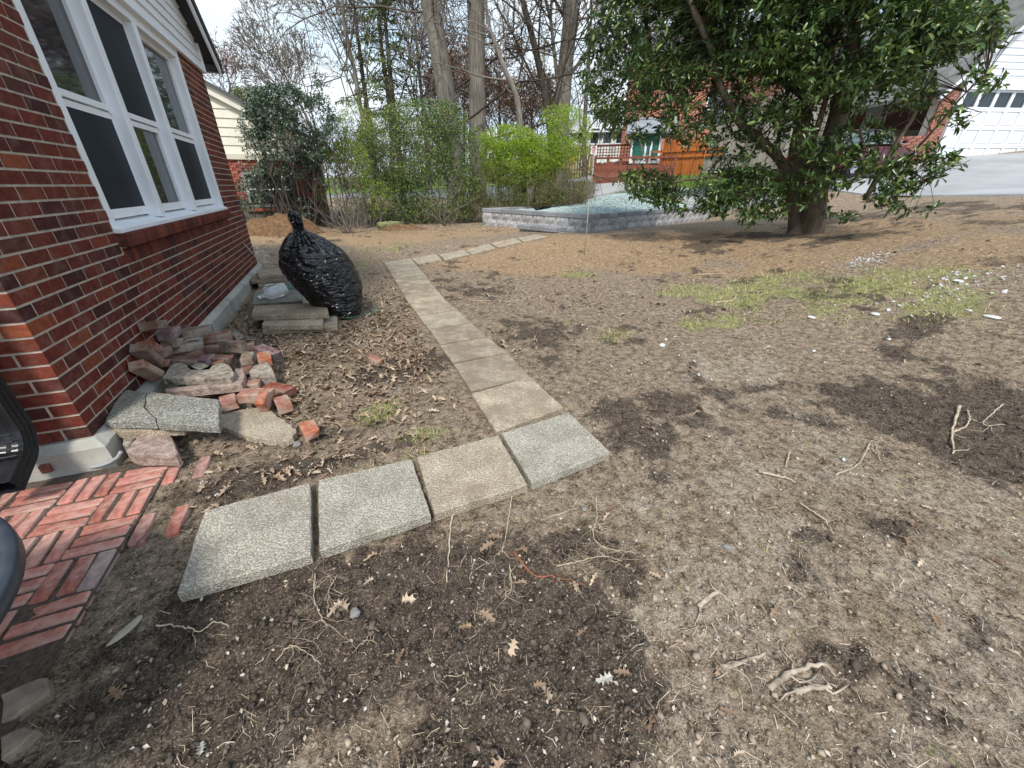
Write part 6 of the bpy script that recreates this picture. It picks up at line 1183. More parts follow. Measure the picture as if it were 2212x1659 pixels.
bare_tree((1196, 410, 20.4), 'dark forked tree with several thin upright trunks right of the pale leaning tree', [(1190, 300, 20.4), (1172, 180, 20.2), (1150, 80, 20), (1125, -20, 20), (1100, -200, 20)], .17, .09, 2.6, 5, 14, mat=bark_d, tmat=bark_d, nb=9, start=.15, ang=.42, minr=.011)
bare_tree((1136, 440, 15.6), 'slim pale grey tree kinked halfway up between trunk and fence', [(1128, 340, 15.6), (1118, 220, 15.6), (1090, 150, 15.6), (1070, 95, 15.6), (1056, 60, 15.6)], .12, .05, 1.8, 4, 15, nb=7, start=.4, ang=.8, minr=.008)
bare_tree((805, 430, 21), 'wide many limbed bare tree with pale green buds leaning out to the left', [(800, 340, 21), (780, 240, 21), (765, 150, 21), (745, 60, 21), (735, -60, 21)], .13, .05, 2.5, 5, 16, mat=bark_g, tmat=twig_g, nb=8, start=.15, ang=.55, buds=bud_g, budn=2, budl=.08, minr=.011, lean=(-.25, 0, .1))
bare_tree((845, 430, 24), 'tall bare tree behind the leaning one, with dark twisting limbs', [(848, 330, 24), (840, 220, 24), (825, 110, 24), (815, 0, 24), (800, -140, 24)], .14, .06, 2.6, 4, 17, mat=bark_d, tmat=bark_d, nb=8, start=.2, ang=.6, minr=.013, buds=bud_g, budl=.09)
bare_tree((700, 440, 27), 'low feathery grey tree beyond the hedge with its tips fanned leftward', [(690, 330, 27), (665, 260, 27), (645, 220, 27)], .12, .05, 1.8, 5, 18, nb=7, start=.15, ang=.5, minr=.012, lean=(-.3, 0, .1))
bare_tree((494, 330, 28), 'small magnolia with pale pink blossom over the neighbouring roof', [(494, 250, 28), (497, 190, 28), (492, 165, 28)], .09, .03, .62, 4, 19, mat=bark_d, tmat=bark_d, nb=7, start=.3, ang=.65, buds=bud_p, budn=1, budl=.13, minr=.012, name='magnolia_tree')
bare_tree((1080, 410, 30), 'distant reddish brown tree between the big trunks and the pale one', [(1080, 300, 30), (1078, 240, 30)], .13, .06, 1.7, 5, 20, mat=bark_d, tmat=twig_m, nb=8, start=.15, ang=.6, buds=bud_r, budn=1, budl=.14, minr=.013)
bare_tree((1000, 410, 32), 'distant rust coloured tree showing in the gap between the two big trunks', [(1003, 300, 32), (1002, 230, 32)], .13, .06, 1.7, 5, 22, mat=bark_d, tmat=twig_m, nb=8, start=.1, ang=.6, buds=bud_r, budn=2, budl=.17, minr=.013)
bare_tree((1150, 410, 32), 'distant ochre tinged tree behind the dark forked tree', [(1150, 320, 32), (1148, 250, 32)], .12, .05, 1.6, 5, 23, mat=bark_d, tmat=twig_m, nb=8, start=.1, ang=.6, buds=bud_y, budn=2, budl=.16, minr=.013)
bare_tree((930, 410, 28), 'slender bare tree just left of the leaning big trunk', [(920, 300, 28), (905, 150, 28), (895, 30, 28)], .14, .06, 2.2, 4, 24, mat=bark_g, tmat=twig_m, nb=8, start=.1, ang=.45, buds=bud_r, budn=1, budl=.12, minr=.013)
bare_tree((1262, 410, 27), 'bare tree with greenish buds partly hidden by the evergreen crown', [(1262, 300, 27), (1268, 180, 27), (1275, 60, 27)], .16, .08, 2.6, 5, 25, mat=bark_g, tmat=twig_g, nb=8, start=.1, ang=.5, buds=bud_g, budn=1, budl=.1, minr=.013)
# conifer: drooping sprays on a straight stem
def conifer(base, tops, label, seed, hgt, rad, z0=.25, n=46):
    b = atd(*base); zb = gz(b[0], b[1]); o_ = np.array([b[0], b[1], zb]); e = empty('conifer_tree', tuple(o_), label=label, cat='tree'); g = np.random.default_rng(seed); MB().tube([(0, 0, -.1), (0, 0, hgt*.5), (.1, 0, hgt)], [.16, .1, .02], 10).build('trunk', bark_d, e, True); out = [[], [], [], []]; LP = []; LD = []
    for i in range(n):
        u_ = z0+(1-z0)*i/n; a_ = i*2.4+g.normal(0, .3); R_ = rad*(1-u_)**.7*(1.1-.2*g.random())*(1.25 if g.random() < .3 else .9); p = np.array([0, 0, hgt*u_]); d = np.array([math.cos(a_), math.sin(a_), .28])
        for s in range(7):
            q = p+d*R_/7; out[0].append(p); out[1].append(q); out[2].append(.025*(1-s/8)); out[3].append(.025*(1-(s+1)/8)); d = d+np.array([0, 0, -.10]); d += g.normal(0, .06, 3)
            for k in range(9): LP.append(p+(q-p)*g.random()+np.array([g.normal(0, .13), g.normal(0, .13), -.04-.13*g.random()])); LD.append(d*.8+g.normal(0, .5, 3)+np.array([0, 0, -.35]))
            p = q
    twigs_mesh('branches', out, bark_d, e, 3, 'stuff'); LP = np.array(LP); n = len(LP); swarm('foliage', LEAF_T*[.5, 1, 1], LEAF_F, LP, frames(np.array(LD), g.random(n)), .22*(.6+.7*g.random(n)), lf_con, e, 'stuff')
conifer((872, 430, 20), None, 'dark green hemlock with drooping sprays behind the privet bush', 31, 8.2, 2.6, .25, 40)
conifer((820, 430, 25), None, 'pale green ragged conifer further back among the bare limbs', 32, 10.5, 2.0, .3, 26)
# far woods closing the view (one mass, no single trees to tell apart)
g = np.random.default_rng(77); n = 5200; az = np.radians(g.uniform(-28, 75, n)); dd = g.uniform(44, 60, n); X, Y = dd*np.sin(az), dd*np.cos(az); Zg = gza(X, Y); hgt = 3+4.5*fbm(az*9, az*0+2, 3, 3); Zs = Zg+hgt*g.random(n)**.9
dv = g.normal(0, .35, (n, 3)); dv[:, 2] = 1; p0 = np.c_[X, Y, Zs]; twigs_mesh('far_woods', (p0-dv*.9, p0+dv*.9, np.full(n, .035), np.full(n, .012)), plain('far_twig', (.17, .135, .115), .95, .3, .3, 0), None, 3, 'stuff')
bpy.data.objects['far_woods']['label'] = 'distant grey brown winter woods'
n = 9000; az = np.radians(g.uniform(-28, 75, n)); dd = g.uniform(46, 58, n); X, Y = dd*np.sin(az), dd*np.cos(az); hgt = 2.2+3.2*fbm(az*9, az*0+2, 3, 3); Z_ = gza(X, Y)+hgt*g.random(n); swarm('far_foliage', LEAF_T, LEAF_F, np.c_[X, Y, Z_], frames(g.normal(0, 1, (n, 3)), g.random(n)*6), .45*(.5+g.random(n)), leafmat('far_leaf', [(0, (.09, .075, .05)), (.6, (.14, .12, .075)), (1, (.17, .19, .08))], .8, .1), None, 'stuff')
# bare pale shrub cut back near the bag
def twig_fan(base, label, tips, n, seed, mat, r=.012, name='bare_shrub', spread=.35):
    b = atd(*base); o_ = np.array([b[0], b[1], gz(b[0], b[1])]); e = empty(name, tuple(o_), label=label, cat='shrub'); g = np.random.default_rng(seed); out = [[], [], [], []]; m = MB()
    for k in range(n):
        T_ = atd(tips[k % len(tips)][0]+g.normal(0, 26), tips[k % len(tips)][1]+g.normal(0, 22), base[2]+g.normal(0, spread))-o_; p = np.r_[g.normal(0, .07, 2), -.02]; d = T_/2
        Q = smooth_path([p, p*.5+T_*.4+np.r_[g.normal(0, .14, 2), g.normal(.05, .08)], T_], 7); m.tube(Q, np.linspace(r*g.uniform(.6, 1.2), r*.3, 7), 5)
        for s in range(3): a_ = Q[2+s]; q_ = a_+(T_/np.linalg.norm(T_))*.2+g.normal(0, .12, 3); out[0].append(a_); out[1].append(q_); out[2].append(r*.35); out[3].append(r*.12)
    m.build('stems', mat, e, True); twigs_mesh('twigs', out, mat, e, 3, 'stuff')
twig_fan((752, 503, 11.3), 'cut back pale shrub with bare stems fanned out to the left', [(700, 440), (720, 420), (745, 400), (770, 440), (690, 470), (790, 480), (730, 430)], 20, 41, twig_g)
twig_fan((960, 478, 13.2), 'bare low stems leaning at the foot of the privet bush', [(920, 430), (940, 420), (980, 430), (1000, 450)], 9, 42, twig_g, .014)
# ================================================================== LITTER, GRASS, ROOTS
g = np.random.default_rng(55)
def free_mask(x, y, slabs=False):
    m = ~((y > 2.2) & (x < -1.30-.011*(y-2.3))); m &= ~((x > -.78) & (x < 1.17) & (y > 1.25) & (y < 1.80) & (not slabs)); m &= ~((x > .55) & (x < 1.15) & (y > 1.8) & (y < 8.1) & (not slabs)); m &= ~((x < -1.04) & (y < 2.3) & (y > .93))
    u_, v_ = (x-bc[0])*e_r[0]+(y-bc[1])*e_r[1], (x-bc[0])*e_l[0]+(y-bc[1])*e_l[1]; m &= ~((u_ > -.1) & (u_ < Lr+.1) & (v_ > -.1) & (v_ < Ll+.1)); u2 = u_; m &= ~((u_ > -.55) & (u_ < 0) & (v_ > -.1) & (v_ < 1.6)); return m
def scatter(n, r0, r1, pw=1.35, az0=-56, az1=84):
    az = np.radians(g.uniform(az0, az1, n)); u = g.random(n); r = (r0**(2-pw)+(r1**(2-pw)-r0**(2-pw))*u)**(1/(2-pw)); return r*np.sin(az), r*np.cos(az)
def on_soil(x, y): return np.c_[x, y, soil_z(x, y)]
# clods
x, y = scatter(76000, .32, 9, 1.3, -75, 105); dk, gr_, og, pl, lw = zones(x, y); keep = free_mask(x, y) & (g.random(len(x)) < .34+.4*dk+.3*pl); x, y, dk, og = x[keep], y[keep], dk[keep], og[keep]; n = len(x)
s_ = .0022+.0045*g.random(n)**3+(.010*g.random(n)**10); P = on_soil(x, y); P[:, 2] += s_*.25
CT = np.array([(1.1, .1, 0), (.15, .9, .2), (-.9, .7, -.1), (-.75, -.6, .25), (.4, -1, 0), (.65, -.1, .6), (-.5, .1, .9), (0, 0, -.6)]); CF = [(0, 1, 5), (1, 2, 6), (1, 6, 5), (2, 3, 6), (3, 4, 6), (4, 5, 6), (4, 0, 5), (1, 0, 7), (2, 1, 7), (3, 2, 7), (4, 3, 7), (0, 4, 7)]
S3 = s_[:, None]*(.45+1.05*g.random((n, 3)))
clod = plain('clod', (.085, .064, .049), .97, .4, 30, .7, 90, .004, island=.5, tint=(.14, .11, .088)); clod2 = plain('clod_dry', (.26, .205, .155), .97, .35, 30, .6, 90, .004, island=.4, tint=(.38, .305, .235))
isd = dk > .45
for nm, mk, mt in (('soil_clods', isd, clod), ('dry_crumbs', ~isd, clod2)): swarm(nm, CT, CF, P[mk], flat_frames(mk.sum(), .5), S3[mk], mt, None, 'stuff')
x, y = scatter(10000, .32, 8.5, 1.35, -75, 105); zs_ = zones(x, y); keep = free_mask(x, y) & (g.random(len(x)) < .25+.3*zs_[3]); x, y = x[keep], y[keep]; n = len(x); P = on_soil(x, y); s_ = .002+.008*g.random(n)**4; swarm('grit', PEB, PEF, P, flat_frames(n, .6), s_[:, None]*(.7+.6*g.random((n, 3))), leafmat('grit_stone', [(0, (.16, .14, .12)), (.6, (.32, .28, .24)), (1, (.58, .55, .5))], .85, .2), None, 'stuff')
# fibres: straw, rootlets
ST = np.array([(-.5, 0, 0), (.5, 0, 0), (-.35, .5, 0), (.35, .5, 0), (-.2, 1, 0), (.2, 1, 0)]); ST2 = ST.copy(); ST2[:, 0] = ST[:, 0]+np.array([0, 0, 2.6, 2.6, 0, 0])*1.2; SF = [(0, 1, 3, 2), (2, 3, 5, 4)]
x, y = scatter(60000, .35, 13, 1.15, -70, 100); dk, gr_, og, pl, lw = zones(x, y); keep = free_mask(x, y) & (g.random(len(x)) < .10+.62*pl+.62*og*(1-.6*dk)+.5*gr_+.10*(1-dk)); x, y, og, dk = x[keep], y[keep], og[keep], dk[keep]; n = len(x); r = np.hypot(x, y)
P = on_soil(x, y); P[:, 2] += .003+.006*g.random(n); L_ = (.012+.045*g.random(n)**2.2)*(1+.12*r); Wd = (.0009+.0009*g.random(n))*(1+.28*r)
strawm = leafmat('straw', [(0, (.16, .105, .06)), (.4, (.30, .21, .13)), (.8, (.46, .36, .25)), (1, (.66, .58, .46))], .8, .2)
h = g.random(n) < .5
for T_, mk in ((ST, h), (ST2, ~h)): swarm('straw' if T_ is ST else 'rootlets', T_, SF, P[mk], flat_frames(mk.sum(), .16), np.c_[Wd[mk], L_[mk], L_[mk]], strawm, None, 'stuff')
# oak leaves
oak = []; Lb = [(0, 0), (.03, .10), (.10, .16), (.26, .20), (.12, .27), (.13, .34), (.34, .44), (.14, .48), (.13, .56), (.30, .70), (.12, .70), (.10, .80), (.14, .92), (0, 1)]
oak = [(-a, b) for a, b in Lb[::-1][1:-1]]; OK_ = np.array(Lb+oak); OKT = np.c_[OK_[:, 0], OK_[:, 1]-.5, .22*np.abs(OK_[:, 0])+.10*np.sin(OK_[:, 1]*5)]; ctr_ = len(OKT); OKT = np.r_[OKT, [(0, 0, -.02)]]; nO = ctr_
OKF = [(i, (i+1) % nO, ctr_) for i in range(nO)]
leafm = leafmat('dead_oak_leaf', [(0, (.10, .055, .032)), (.35, (.20, .125, .078)), (.75, (.34, .24, .16)), (1, (.50, .40, .30))], .75, .25)
AREA = [(ground_at(*q)[0], ground_at(*q)[1], a, b) for q, a, b in (((560, 720), .45, .5), ((700, 740), .5, .6), ((800, 800), .45, .5), ((640, 760), .5, .4), ((880, 760), .25, .8), ((760, 900), .5, .3), ((560, 860), .3, .3), ((560, 900), .25, .2), ((540, 690), .3, .6), ((820, 690), .4, .8), ((900, 640), .3, .8), ((700, 1010), .5, .12), ((1150, 640), .6, .8), ((1100, 740), .4, .5), ((1300, 650), .8, .7), ((480, 640), .2, .6))]
xs_, ys_ = [], []
for (a, b, ra, rb_) in AREA: k = int((2600 if a < 1.0 else 420)*ra*rb_); xs_.append(g.normal(a, ra*.75, k)); ys_.append(g.normal(b, rb_*.75, k))
sx, sy = scatter(620, .35, 10, 1.1, -70, 100); xs_.append(sx); ys_.append(sy); x, y = np.concatenate(xs_), np.concatenate(ys_); keep = free_mask(x, y) & (g.random(len(x)) < .62); x, y = x[keep], y[keep]; n = len(x); P = on_soil(x, y); P[:, 2] += .006+.014*g.random(n); small = g.random(n) < .35
sz = np.where(small, .018+.02*g.random(n), .04+.035*g.random(n)); swarm('leaf_litter', OKT, OKF, P, flat_frames(n, .20), np.c_[sz*(.45+.6*g.random(n)), sz, sz*g.uniform(.3, 2.6, n)], leafm, None, 'stuff')
x, y = scatter(16000, .35, 11, 1.2, -70, 100); zz_ = zones(x, y); keep = free_mask(x, y) & (g.random(len(x)) < .30+.35*zz_[3]+.2*zz_[2]); x, y = x[keep], y[keep]; n = len(x); P = on_soil(x, y); P[:, 2] += .004; sz = .005+.016*g.random(n)**2; swarm('leaf_crumbs', LEAF_T*[1.4, 1, 1], LEAF_F, P, flat_frames(n, .3), sz, leafmat('leaf_crumb', [(0, (.20, .14, .09)), (.6, (.40, .32, .24)), (1, (.62, .56, .47))], .8, .2), None, 'stuff')
# leaves on the leafy slab and the laid slabs: few, small
# grass
x, y = scatter(150000, 1.2, 11, 1.1); dk, gr_, og, pl, lw = zones(x, y); tuft = fbm(x*7, y*7, 3, 61); keep = free_mask(x, y) & (g.random(len(x)) < np.clip(gr_*1.6*(tuft > .33), 0, 1)); x, y = x[keep], y[keep]; n = len(x); P = on_soil(x, y); r = np.hypot(x, y); L_ = (.03+.045*g.random(n)); Wd = (.0014+.0014*g.random(n))*(1+.3*r)
GT = np.array([(-.5, 0, 0), (.5, 0, 0), (-.4, .5, .07), (.4, .5, .07), (0, 1, 0), ]); GF = [(0, 1, 3), (0, 3, 2), (2, 3, 4)]
d = g.normal(0, .75, (n, 3)); d[:, 2] = .45+.5*g.random(n); grm = leafmat('grass_blade', [(0, (.12, .20, .03)), (.3, (.24, .33, .06)), (.55, (.42, .46, .13)), (.8, (.56, .52, .24)), (1, (.62, .52, .32))], .6, .3, .25); col_dead = g.random(n)
swarm('grass', GT, GF, P-[0, 0, .004], frames(d, g.normal(0, .5, n)), np.c_[Wd, L_, L_], grm, None, 'stuff')
gx_, gy_ = scatter(60000, 13, 27, .6, 30, 75); zz_ = zones(gx_, gy_)[4]; k_ = (zz_ > .5) & free_mask(gx_, gy_); gx_, gy_ = gx_[k_], gy_[k_]; n = len(gx_); d = g.normal(0, .5, (n, 3)); d[:, 2] = .8; swarm('lawn_grass', GT, GF, np.c_[gx_, gy_, gza(gx_, gy_)], frames(d, g.normal(0, .5, n)), np.c_[np.full(n, .03), .09*(.6+.7*g.random(n)), np.full(n, .09)], leafmat('lawn_blade', [(0, (.07, .15, .02)), (1, (.17, .28, .05))], .6, .3, .2), None, 'stuff')
# ---- single leaves that stand out in the foreground
sl = plain('pale_leaf', (.30, .23, .165), .8, .3, 40, .4, tint=(.44, .36, .27)); brl = plain('brown_leaf', (.20, .125, .07), .8, .3, 40, .4, tint=(.34, .23, .14)); grl = plain('silver_leaf', (.36, .34, .30), .7, .2, 40, .3, tint=(.50, .48, .44))
for (a, b, s, rz, m, lb) in ((745, 1332, .095, .5, sl, 'pale crumpled oak leaf on dark clods below the second slab'), (735, 1345, .07, 2.1, sl, 'smaller pale oak leaf overlapping the crumpled one below the second slab'), (1125, 1222, .06, -.3, sl, 'upright pale oak leaf among the tangled roots near the third slab'), (1008, 1372, .05, 1.2, brl, 'small curled tan oak leaf on the dark soil below the roots'), (272, 1520, .07, .8, brl, 'pair lobed brown leaf at the bottom left on dark soil'), (1180, 1530, .05, .2, sl, 'bleached torn leaf in the dark soil at the bottom centre'), (1300, 1498, .06, 1.4, grl, 'silvery grey leaf lying bright on the dark soil near the bottom'), (440, 1625, .04, .1, grl, 'scrap of white leaf at the bottom edge beside a clod'),
    (800, 1265, .045, 1.9, sl, 'tan leaf curled over near the front edge of the second slab'), (2170, 1345, .09, .2, sl, 'long pale leaf at the right edge on cracked soil'), (1820, 1285, .05, 1.0, sl, 'small white leaf on pale crumbly soil at right'), (2020, 1345, .05, 2.4, brl, 'lobed tan leaf left of the long pale leaf at right'), (1655, 755, .09, 1.3, sl, 'pale leaf beyond the grass edge, notched at one end'), (50, 1445, .10, .3, brl, 'brown oak leaf at the lower left on the brick patio edge'), (395, 1065, .05, .7, brl, 'yellowish leaf beside the far corner of the first slab')):
    p = ground_at(a, b); ob = MB().add(OKT*[s*.9, s, s*1.1], OKF).build('oak_leaf', m); ob.location = (p[0], p[1], float(soil_z(p[0:1], p[1:2])[0])+.012); ob.rotation_euler = (g.normal(0, .15), g.normal(0, .2), rz); tag(ob, lb, 'leaf', 'fallen leaves standing out on the soil')
el = [(math.sin(t_)*.13*(1-.2*math.cos(t_)), -.5*math.cos(t_), .03*math.cos(2*t_)) for t_ in np.linspace(0, 2*math.pi, 18, endpoint=False)]; p = ground_at(289, 1387); ob = MB().add(np.r_[np.array(el), [(0, 0, -.01)]]*.105, [(i, (i+1) % 18, 18) for i in range(18)]).build('smooth_leaf', plain('smooth_pale_leaf', (.34, .30, .23), .55, .1, 20, .1)); ob.location = (p[0], p[1], float(soil_z(p[:1], p[1:2])[0])+.02); ob.rotation_euler = (.1, .2, -.75); tag(ob, 'smooth narrow pale leaf lying on dark soil beside the patio corner', 'leaf')
# ---- roots and sticks
rpale = plain('root_pale', (.40, .31, .21), .85, .25, 25, .4, tint=(.54, .45, .34)); rred = plain('root_red', (.26, .10, .06), .85, .3, 25, .4); rdk = plain('stick_dark', (.13, .09, .06), .85, .3, 25, .4)
def root(pts, r, m, lb, sub=0, name='root', cat='root', lift=.012, sublen=.09, seed=0):
    gg = np.random.default_rng(seed+900); Q = np.array([ground_at(*q) for q in pts]); Q[:, 2] = soil_z(Q[:, 0], Q[:, 1])+lift; n = max(10, 6*len(pts)); Q = smooth_path(Q, n); Q[:, 2] = np.maximum(soil_z(Q[:, 0], Q[:, 1])+r*.4, Q[:, 2]+gg.normal(0, .002, n)); Q[:, :2] += gg.normal(0, .0016, (n, 2)); mb = MB().tube(Q, np.linspace(r, r*.45, n)*(1+.18*gg.normal(0, 1, n).clip(-1, 1)), 6)
    for k in range(sub):
        i = gg.integers(1, n-1); a_ = gg.random()*6.28; d = np.array([math.cos(a_), math.sin(a_), 0]); p = Q[i]; W_ = [p]
        for s in range(5): d = d+np.r_[gg.normal(0, .55, 2), 0]; d /= np.linalg.norm(d); p = p+d*sublen*gg.uniform(.12, .3); p = np.r_[p[:2], float(soil_z(p[:1], p[1:2])[0])+.004+.010*gg.random()]; W_.append(p)
        mb.tube(W_, np.linspace(r*.42, r*.16, 6), 4)
    return tag(mb.build(name, m, smooth=True), lb, cat)
root([(986, 1098), (978, 1140), (971, 1190), (967, 1268)], .0048, rpale, 'straight bleached stick pointing away from the third slab', 0, 'stick', 'stick')
root([(1108, 1078), (1100, 1120), (1090, 1180), (1083, 1215)], .003, rpale, 'thin pale root below the joint of the third and corner slabs', 5, sublen=.1, seed=1)
root([(1180, 1138), (1215, 1125), (1250, 1112)], .0025, rpale, 'short pale rootlet slanting up right of the thin pale root', 3, seed=2)
root([(1285, 1078), (1288, 1130), (1278, 1170), (1300, 1195), (1370, 1215)], .003, rpale, 'branching root with a dense beard of rootlets below the corner slab', 22, sublen=.13, seed=3)
root([(1100, 1235), (1105, 1275), (1090, 1300)], .0026, rpale, 'tangled fine roots on the clods under the third slab', 10, sublen=.1, seed=4)
root([(1200, 1240), (1250, 1225), (1300, 1215), (1340, 1235)], .0024, rpale, 'wiry rootlets stretching over the clods toward the right', 16, sublen=.12, seed=5)
root([(1110, 1215), (1150, 1262), (1200, 1278), (1262, 1284)], .0042, rred, 'reddish brown needle twig lying in the root tangle', 12, 'twig', 'twig', sublen=.04, seed=6)
root([(342, 1357), (395, 1368), (440, 1378), (478, 1370), (500, 1358)], .0034, rpale, 'bow shaped twig on the dark soil below the first slab', 1, 'twig', 'twig', seed=7)
root([(690, 1262), (684, 1305), (700, 1350), (715, 1372)], .0024, rpale, 'spidery root standing on the soil below the second slab', 12, sublen=.14, seed=8)
root([(735, 1262), (722, 1300), (712, 1340)], .002, rpale, 'second spidery root just right of the other one', 7, sublen=.1, seed=9)
root([(600, 1440), (650, 1428), (700, 1448)], .002, rpale, 'fine curling root on the dark clods in the lower left centre', 6, sublen=.1, seed=10)
root([(262, 1232), (320, 1165), (380, 1095), (430, 1045)], .0028, rdk, 'long dark thin twig running along the edge of the brick patio', 2, 'twig', 'twig', seed=11, lift=.02)
root([(2066, 888), (2058, 915), (2052, 945), (2058, 985)], .009, rpale, 'thick knobbly pale root on the dark clods at the right', 2, sublen=.1, seed=12)
root([(2056, 938), (2080, 930), (2088, 912), (2084, 892)], .006, rpale, 'pale side root hooking right beside the thick knobbly one', 2, sublen=.1, seed=13)
root([(2160, 885), (2140, 900), (2118, 925), (2160, 930)], .004, rpale, 'curly thin root right of the knobbly pale root', 4, sublen=.15, seed=14)
root([(1800, 1035), (1850, 1010), (1880, 960), (1900, 1000)], .004, rpale, 'pair of long bent roots on the crumbly soil at right', 3, sublen=.12, seed=15)
root([(1640, 1035), (1690, 1040), (1715, 1045)], .007, rpale, 'short pale stick lying level on the crumbly soil', 0, 'stick', 'stick', seed=16)
root([(1702, 985), (1696, 1012)], .006, rpale, 'stubby pale stick pointing toward the level stick', 0, 'stick', 'stick', seed=17)
root([(1720, 1100), (1770, 1135), (1800, 1155)], .004, rpale, 'slanting pale twig below the two bent roots', 1, 'twig', 'twig', seed=18)
root([(1020, 652), (1085, 654), (1150, 648), (1190, 638)], .005, rpale, 'long pale root stretched on the dark soil right of the path', 3, sublen=.2, seed=19)
root([(1045, 628), (1080, 622), (1110, 632)], .004, rpale, 'short arched root above the long one right of the path', 2, sublen=.2, seed=20)
root([(1505, 598), (1560, 594), (1600, 600)], .008, rpale, 'pale stick at the upper edge of the grass patch', 0, 'stick', 'stick', seed=21)
root([(1545, 655), (1580, 652), (1590, 640)], .010, rpale, 'curved bleached branch piece in the left part of the grass', 0, 'stick', 'stick', seed=22)
root([(1868, 645), (1890, 632), (1930, 628)], .009, rdk, 'dark forked twig in the middle of the grass patch', 2, 'twig', 'twig', seed=23)
root([(1395, 515), (1440, 508), (1480, 512)], .008, rpale, 'pale root on the mulch left of the evergreen tree', 3, sublen=.3, seed=24)
for i, q in enumerate((((1500, 1330), (1540, 1300), (1570, 1310)), ((1545, 1470), (1590, 1445), (1640, 1432)), ((1655, 1500), (1700, 1470), (1760, 1462), (1800, 1468)), ((1700, 1520), (1745, 1500), (1790, 1490)))):
    root(q, .010, plain('flaky_bark', (.28, .22, .16), .95, .3, 20, .8, 60, .008, tint=(.52, .44, .36)), ('half buried flaky root surfacing above the two lower ones', 'half buried flaky root, left one of the lower pair', 'long half buried flaky root at the lower right', 'short flaky root tucked under the long half buried one')[i], 3, lift=-.003, seed=30+i)
# ---- white stones and rubble
wst = plain('white_stone', (.55, .55, .54), .8, .15, 20, .4, 50, .005, tint=(.68, .68, .67)); gst = plain('grey_stone', (.22, .215, .21), .85, .2, 20, .4)
def stone(a, b, s, m, lb, flat=.5, group=None):
    p = ground_at(a, b); bm = bmesh.new(); bmesh.ops.create_icosphere(bm, subdivisions=2, radius=1); r = np.random.default_rng(int(a*3+b))
    o1 = r.normal(0, 1, 3)
    for v in bm.verts: k = 1+.16*math.sin(v.co.x*3+o1[0])+.14*math.sin(v.co.y*4+o1[1])+.1*r.normal(0, .4); v.co = Vector((v.co.x*k, v.co.y*k*.75, v.co.z*k*flat))
    me = bpy.data.meshes.new('stone'); bm.to_mesh(me); bm.free(); ob = newobj('stone', me, m); ob.scale = (s,)*3; ob.location = (p[0], p[1], float(soil_z(p[:1], p[1:2])[0])+s*flat*.45); ob.rotation_euler = (0, 0, r.random()*6); return tag(ob, lb, 'stone', group)
stone(445, 1056, .014, wst, 'small round white pebble above the first slab'); stone(465, 1063, .010, wst, 'tiny flat white pebble right of the round one above the first slab', .35); stone(770, 1338, .022, gst, 'smooth grey pebble touching the crumpled oak leaf'); stone(1430, 752, .035, wst, 'white stone on the soil left of the grass patch'); stone(1890, 682, .042, wst, 'white flat stone in the front right of the grass patch', .35); stone(2140, 688, .048, wst, 'largest white stone at the right end of the grass', .35); stone(2090, 672, .03, wst, 'white stone left of the largest one at the right grass edge', .35); stone(1750, 690, .035, wst, 'small white stone at the front middle of the grass', .4); stone(2065, 612, .05, wst, 'broad white chip of rubble at the top right of the grass', .25); stone(645, 965, .03, gst, 'dark grey stone in the dirt right of the pink bricks'); stone(1570, 1190, .02, gst, 'dark stone on the brown soil right of the root tangle'); stone(1262, 1108, .016, gst, 'dark round pebble under the corner slab')
def chips(cx, cy, rx, ry, n, s0, s1, name='rubble_chips'):
    p = ground_at(cx, cy); x, y = g.normal(p[0], rx, n), g.normal(p[1], ry, n); P = on_soil(x, y); P[:, 2] += .006; s = s0+(s1-s0)*g.random(n)**2; swarm(name, PEB, PEF, P, flat_frames(n, .4), s[:, None]*np.c_[.6+.8*g.random((n, 2)), .3+.3*g.random(n)], wst, None, 'stuff')
chips(1870, 562, .24, .11, 150, .006, .022); chips(2070, 618, .36, .15, 110, .008, .028); chips(1960, 680, .9, .3, 26, .006, .02); chips(560, 545, .3, .3, 120, .01, .03); chips(1450, 760, .8, .6, 50, .006, .02)
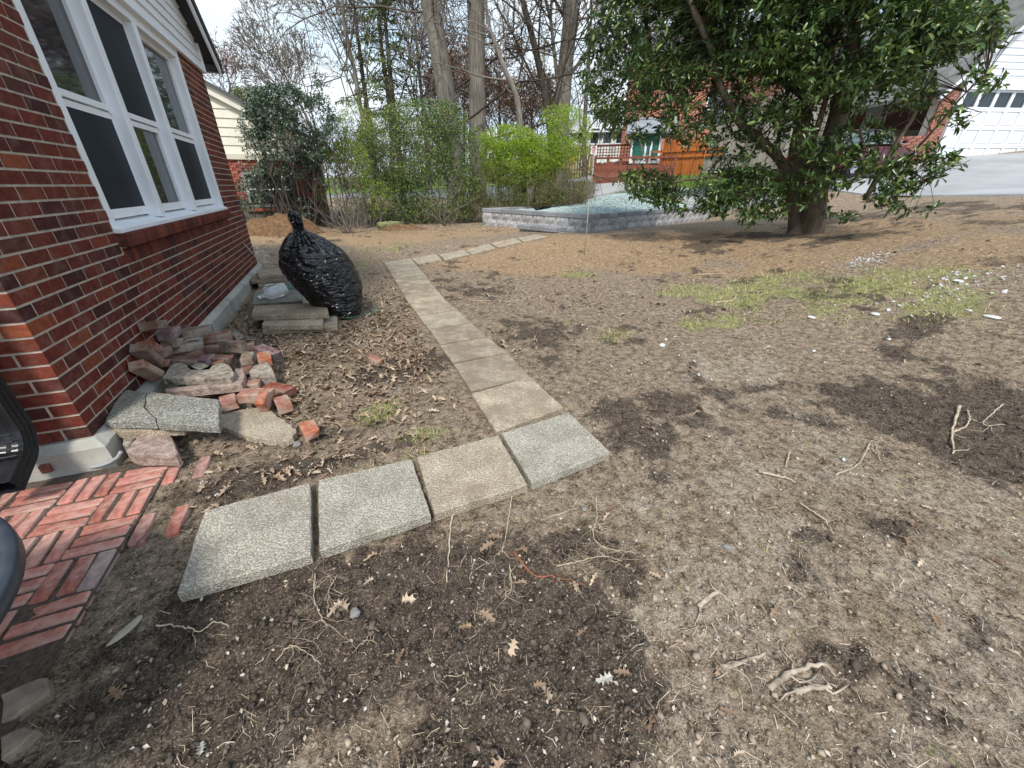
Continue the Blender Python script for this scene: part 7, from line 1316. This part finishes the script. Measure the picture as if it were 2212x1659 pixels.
# mounds of dug earth and mossy log at the hedge foot
t = NT('dug_earth'); v = t.coord('Object'); t.col(t.ramp(t.noise(v, 12, 6, .7), [(.3, (.10, .055, .03)), (.7, (.30, .18, .10))])); t.bump(t.noise(v, 14, 6, .7), 1, .08); dug = t.done(.95, .1)
def mound(cx, cy, d, rx, ry, h, lb):
    b = atd(cx, cy, d); nu, nv = 40, 12; V = []
    for i in range(nv):
        for j in range(nu):
            a_ = 2*math.pi*j/nu; k = i/(nv-1); x_, y_ = b[0]+rx*k*math.cos(a_), b[1]+ry*k*math.sin(a_); V.append((x_, y_, gz(x_, y_)-.03+h*(1-k*k)*(1+.9*(float(fbm(x_*4, y_*4, 3, 8))-.5))))
    ob = MB().add(V, [(i*nu+j, (i+1)*nu+j, (i+1)*nu+(j+1) % nu, i*nu+(j+1) % nu) for i in range(nv-1) for j in range(nu)]).build('soil_mound', dug, smooth=True); return tag(ob, lb, 'soil heap')
mound(605, 480, 11.6, 1.0, .7, .42, 'heap of dug orange brown earth behind the rubbish bag'); mound(870, 487, 12.0, .8, .4, .16, 'low ridge of turned earth and cut roots before the hedge')
lgp = [atd(818, 486, 11.9), atd(845, 482, 12.2), atd(872, 488, 12.4)]; tag(MB().tube([[p[0], p[1], gz(p[0], p[1])+.12] for p in lgp], [.09, .10, .07], 12).build('mossy_log', plain('moss', (.13, .15, .06), .95, .3, 12, .8, 40, .02, tint=(.26, .27, .13)), smooth=True), 'short moss covered log on the turned earth before the hedge', 'log')
x, y = scatter(2400, 10.8, 13.2, .5, -14, 26); k_ = free_mask(x, y); x, y = x[k_], y[k_]; n = len(x); P = on_soil(x, y); P[:, 2] += .02; swarm('brush_litter', ST2, SF, P, flat_frames(n, .3), np.c_[.006+.006*g.random(n), .08+.22*g.random(n), np.full(n, .2)], leafmat('brush', [(0, (.10, .06, .035)), (.6, (.28, .19, .11)), (1, (.45, .38, .28))], .85, .1), None, 'stuff')
print('TRIS', sum(sum(len(p.vertices)-2 for p in me.polygons) if len(me.polygons) < 5000 else len(me.loops)-2*len(me.polygons) for me in bpy.data.meshes))
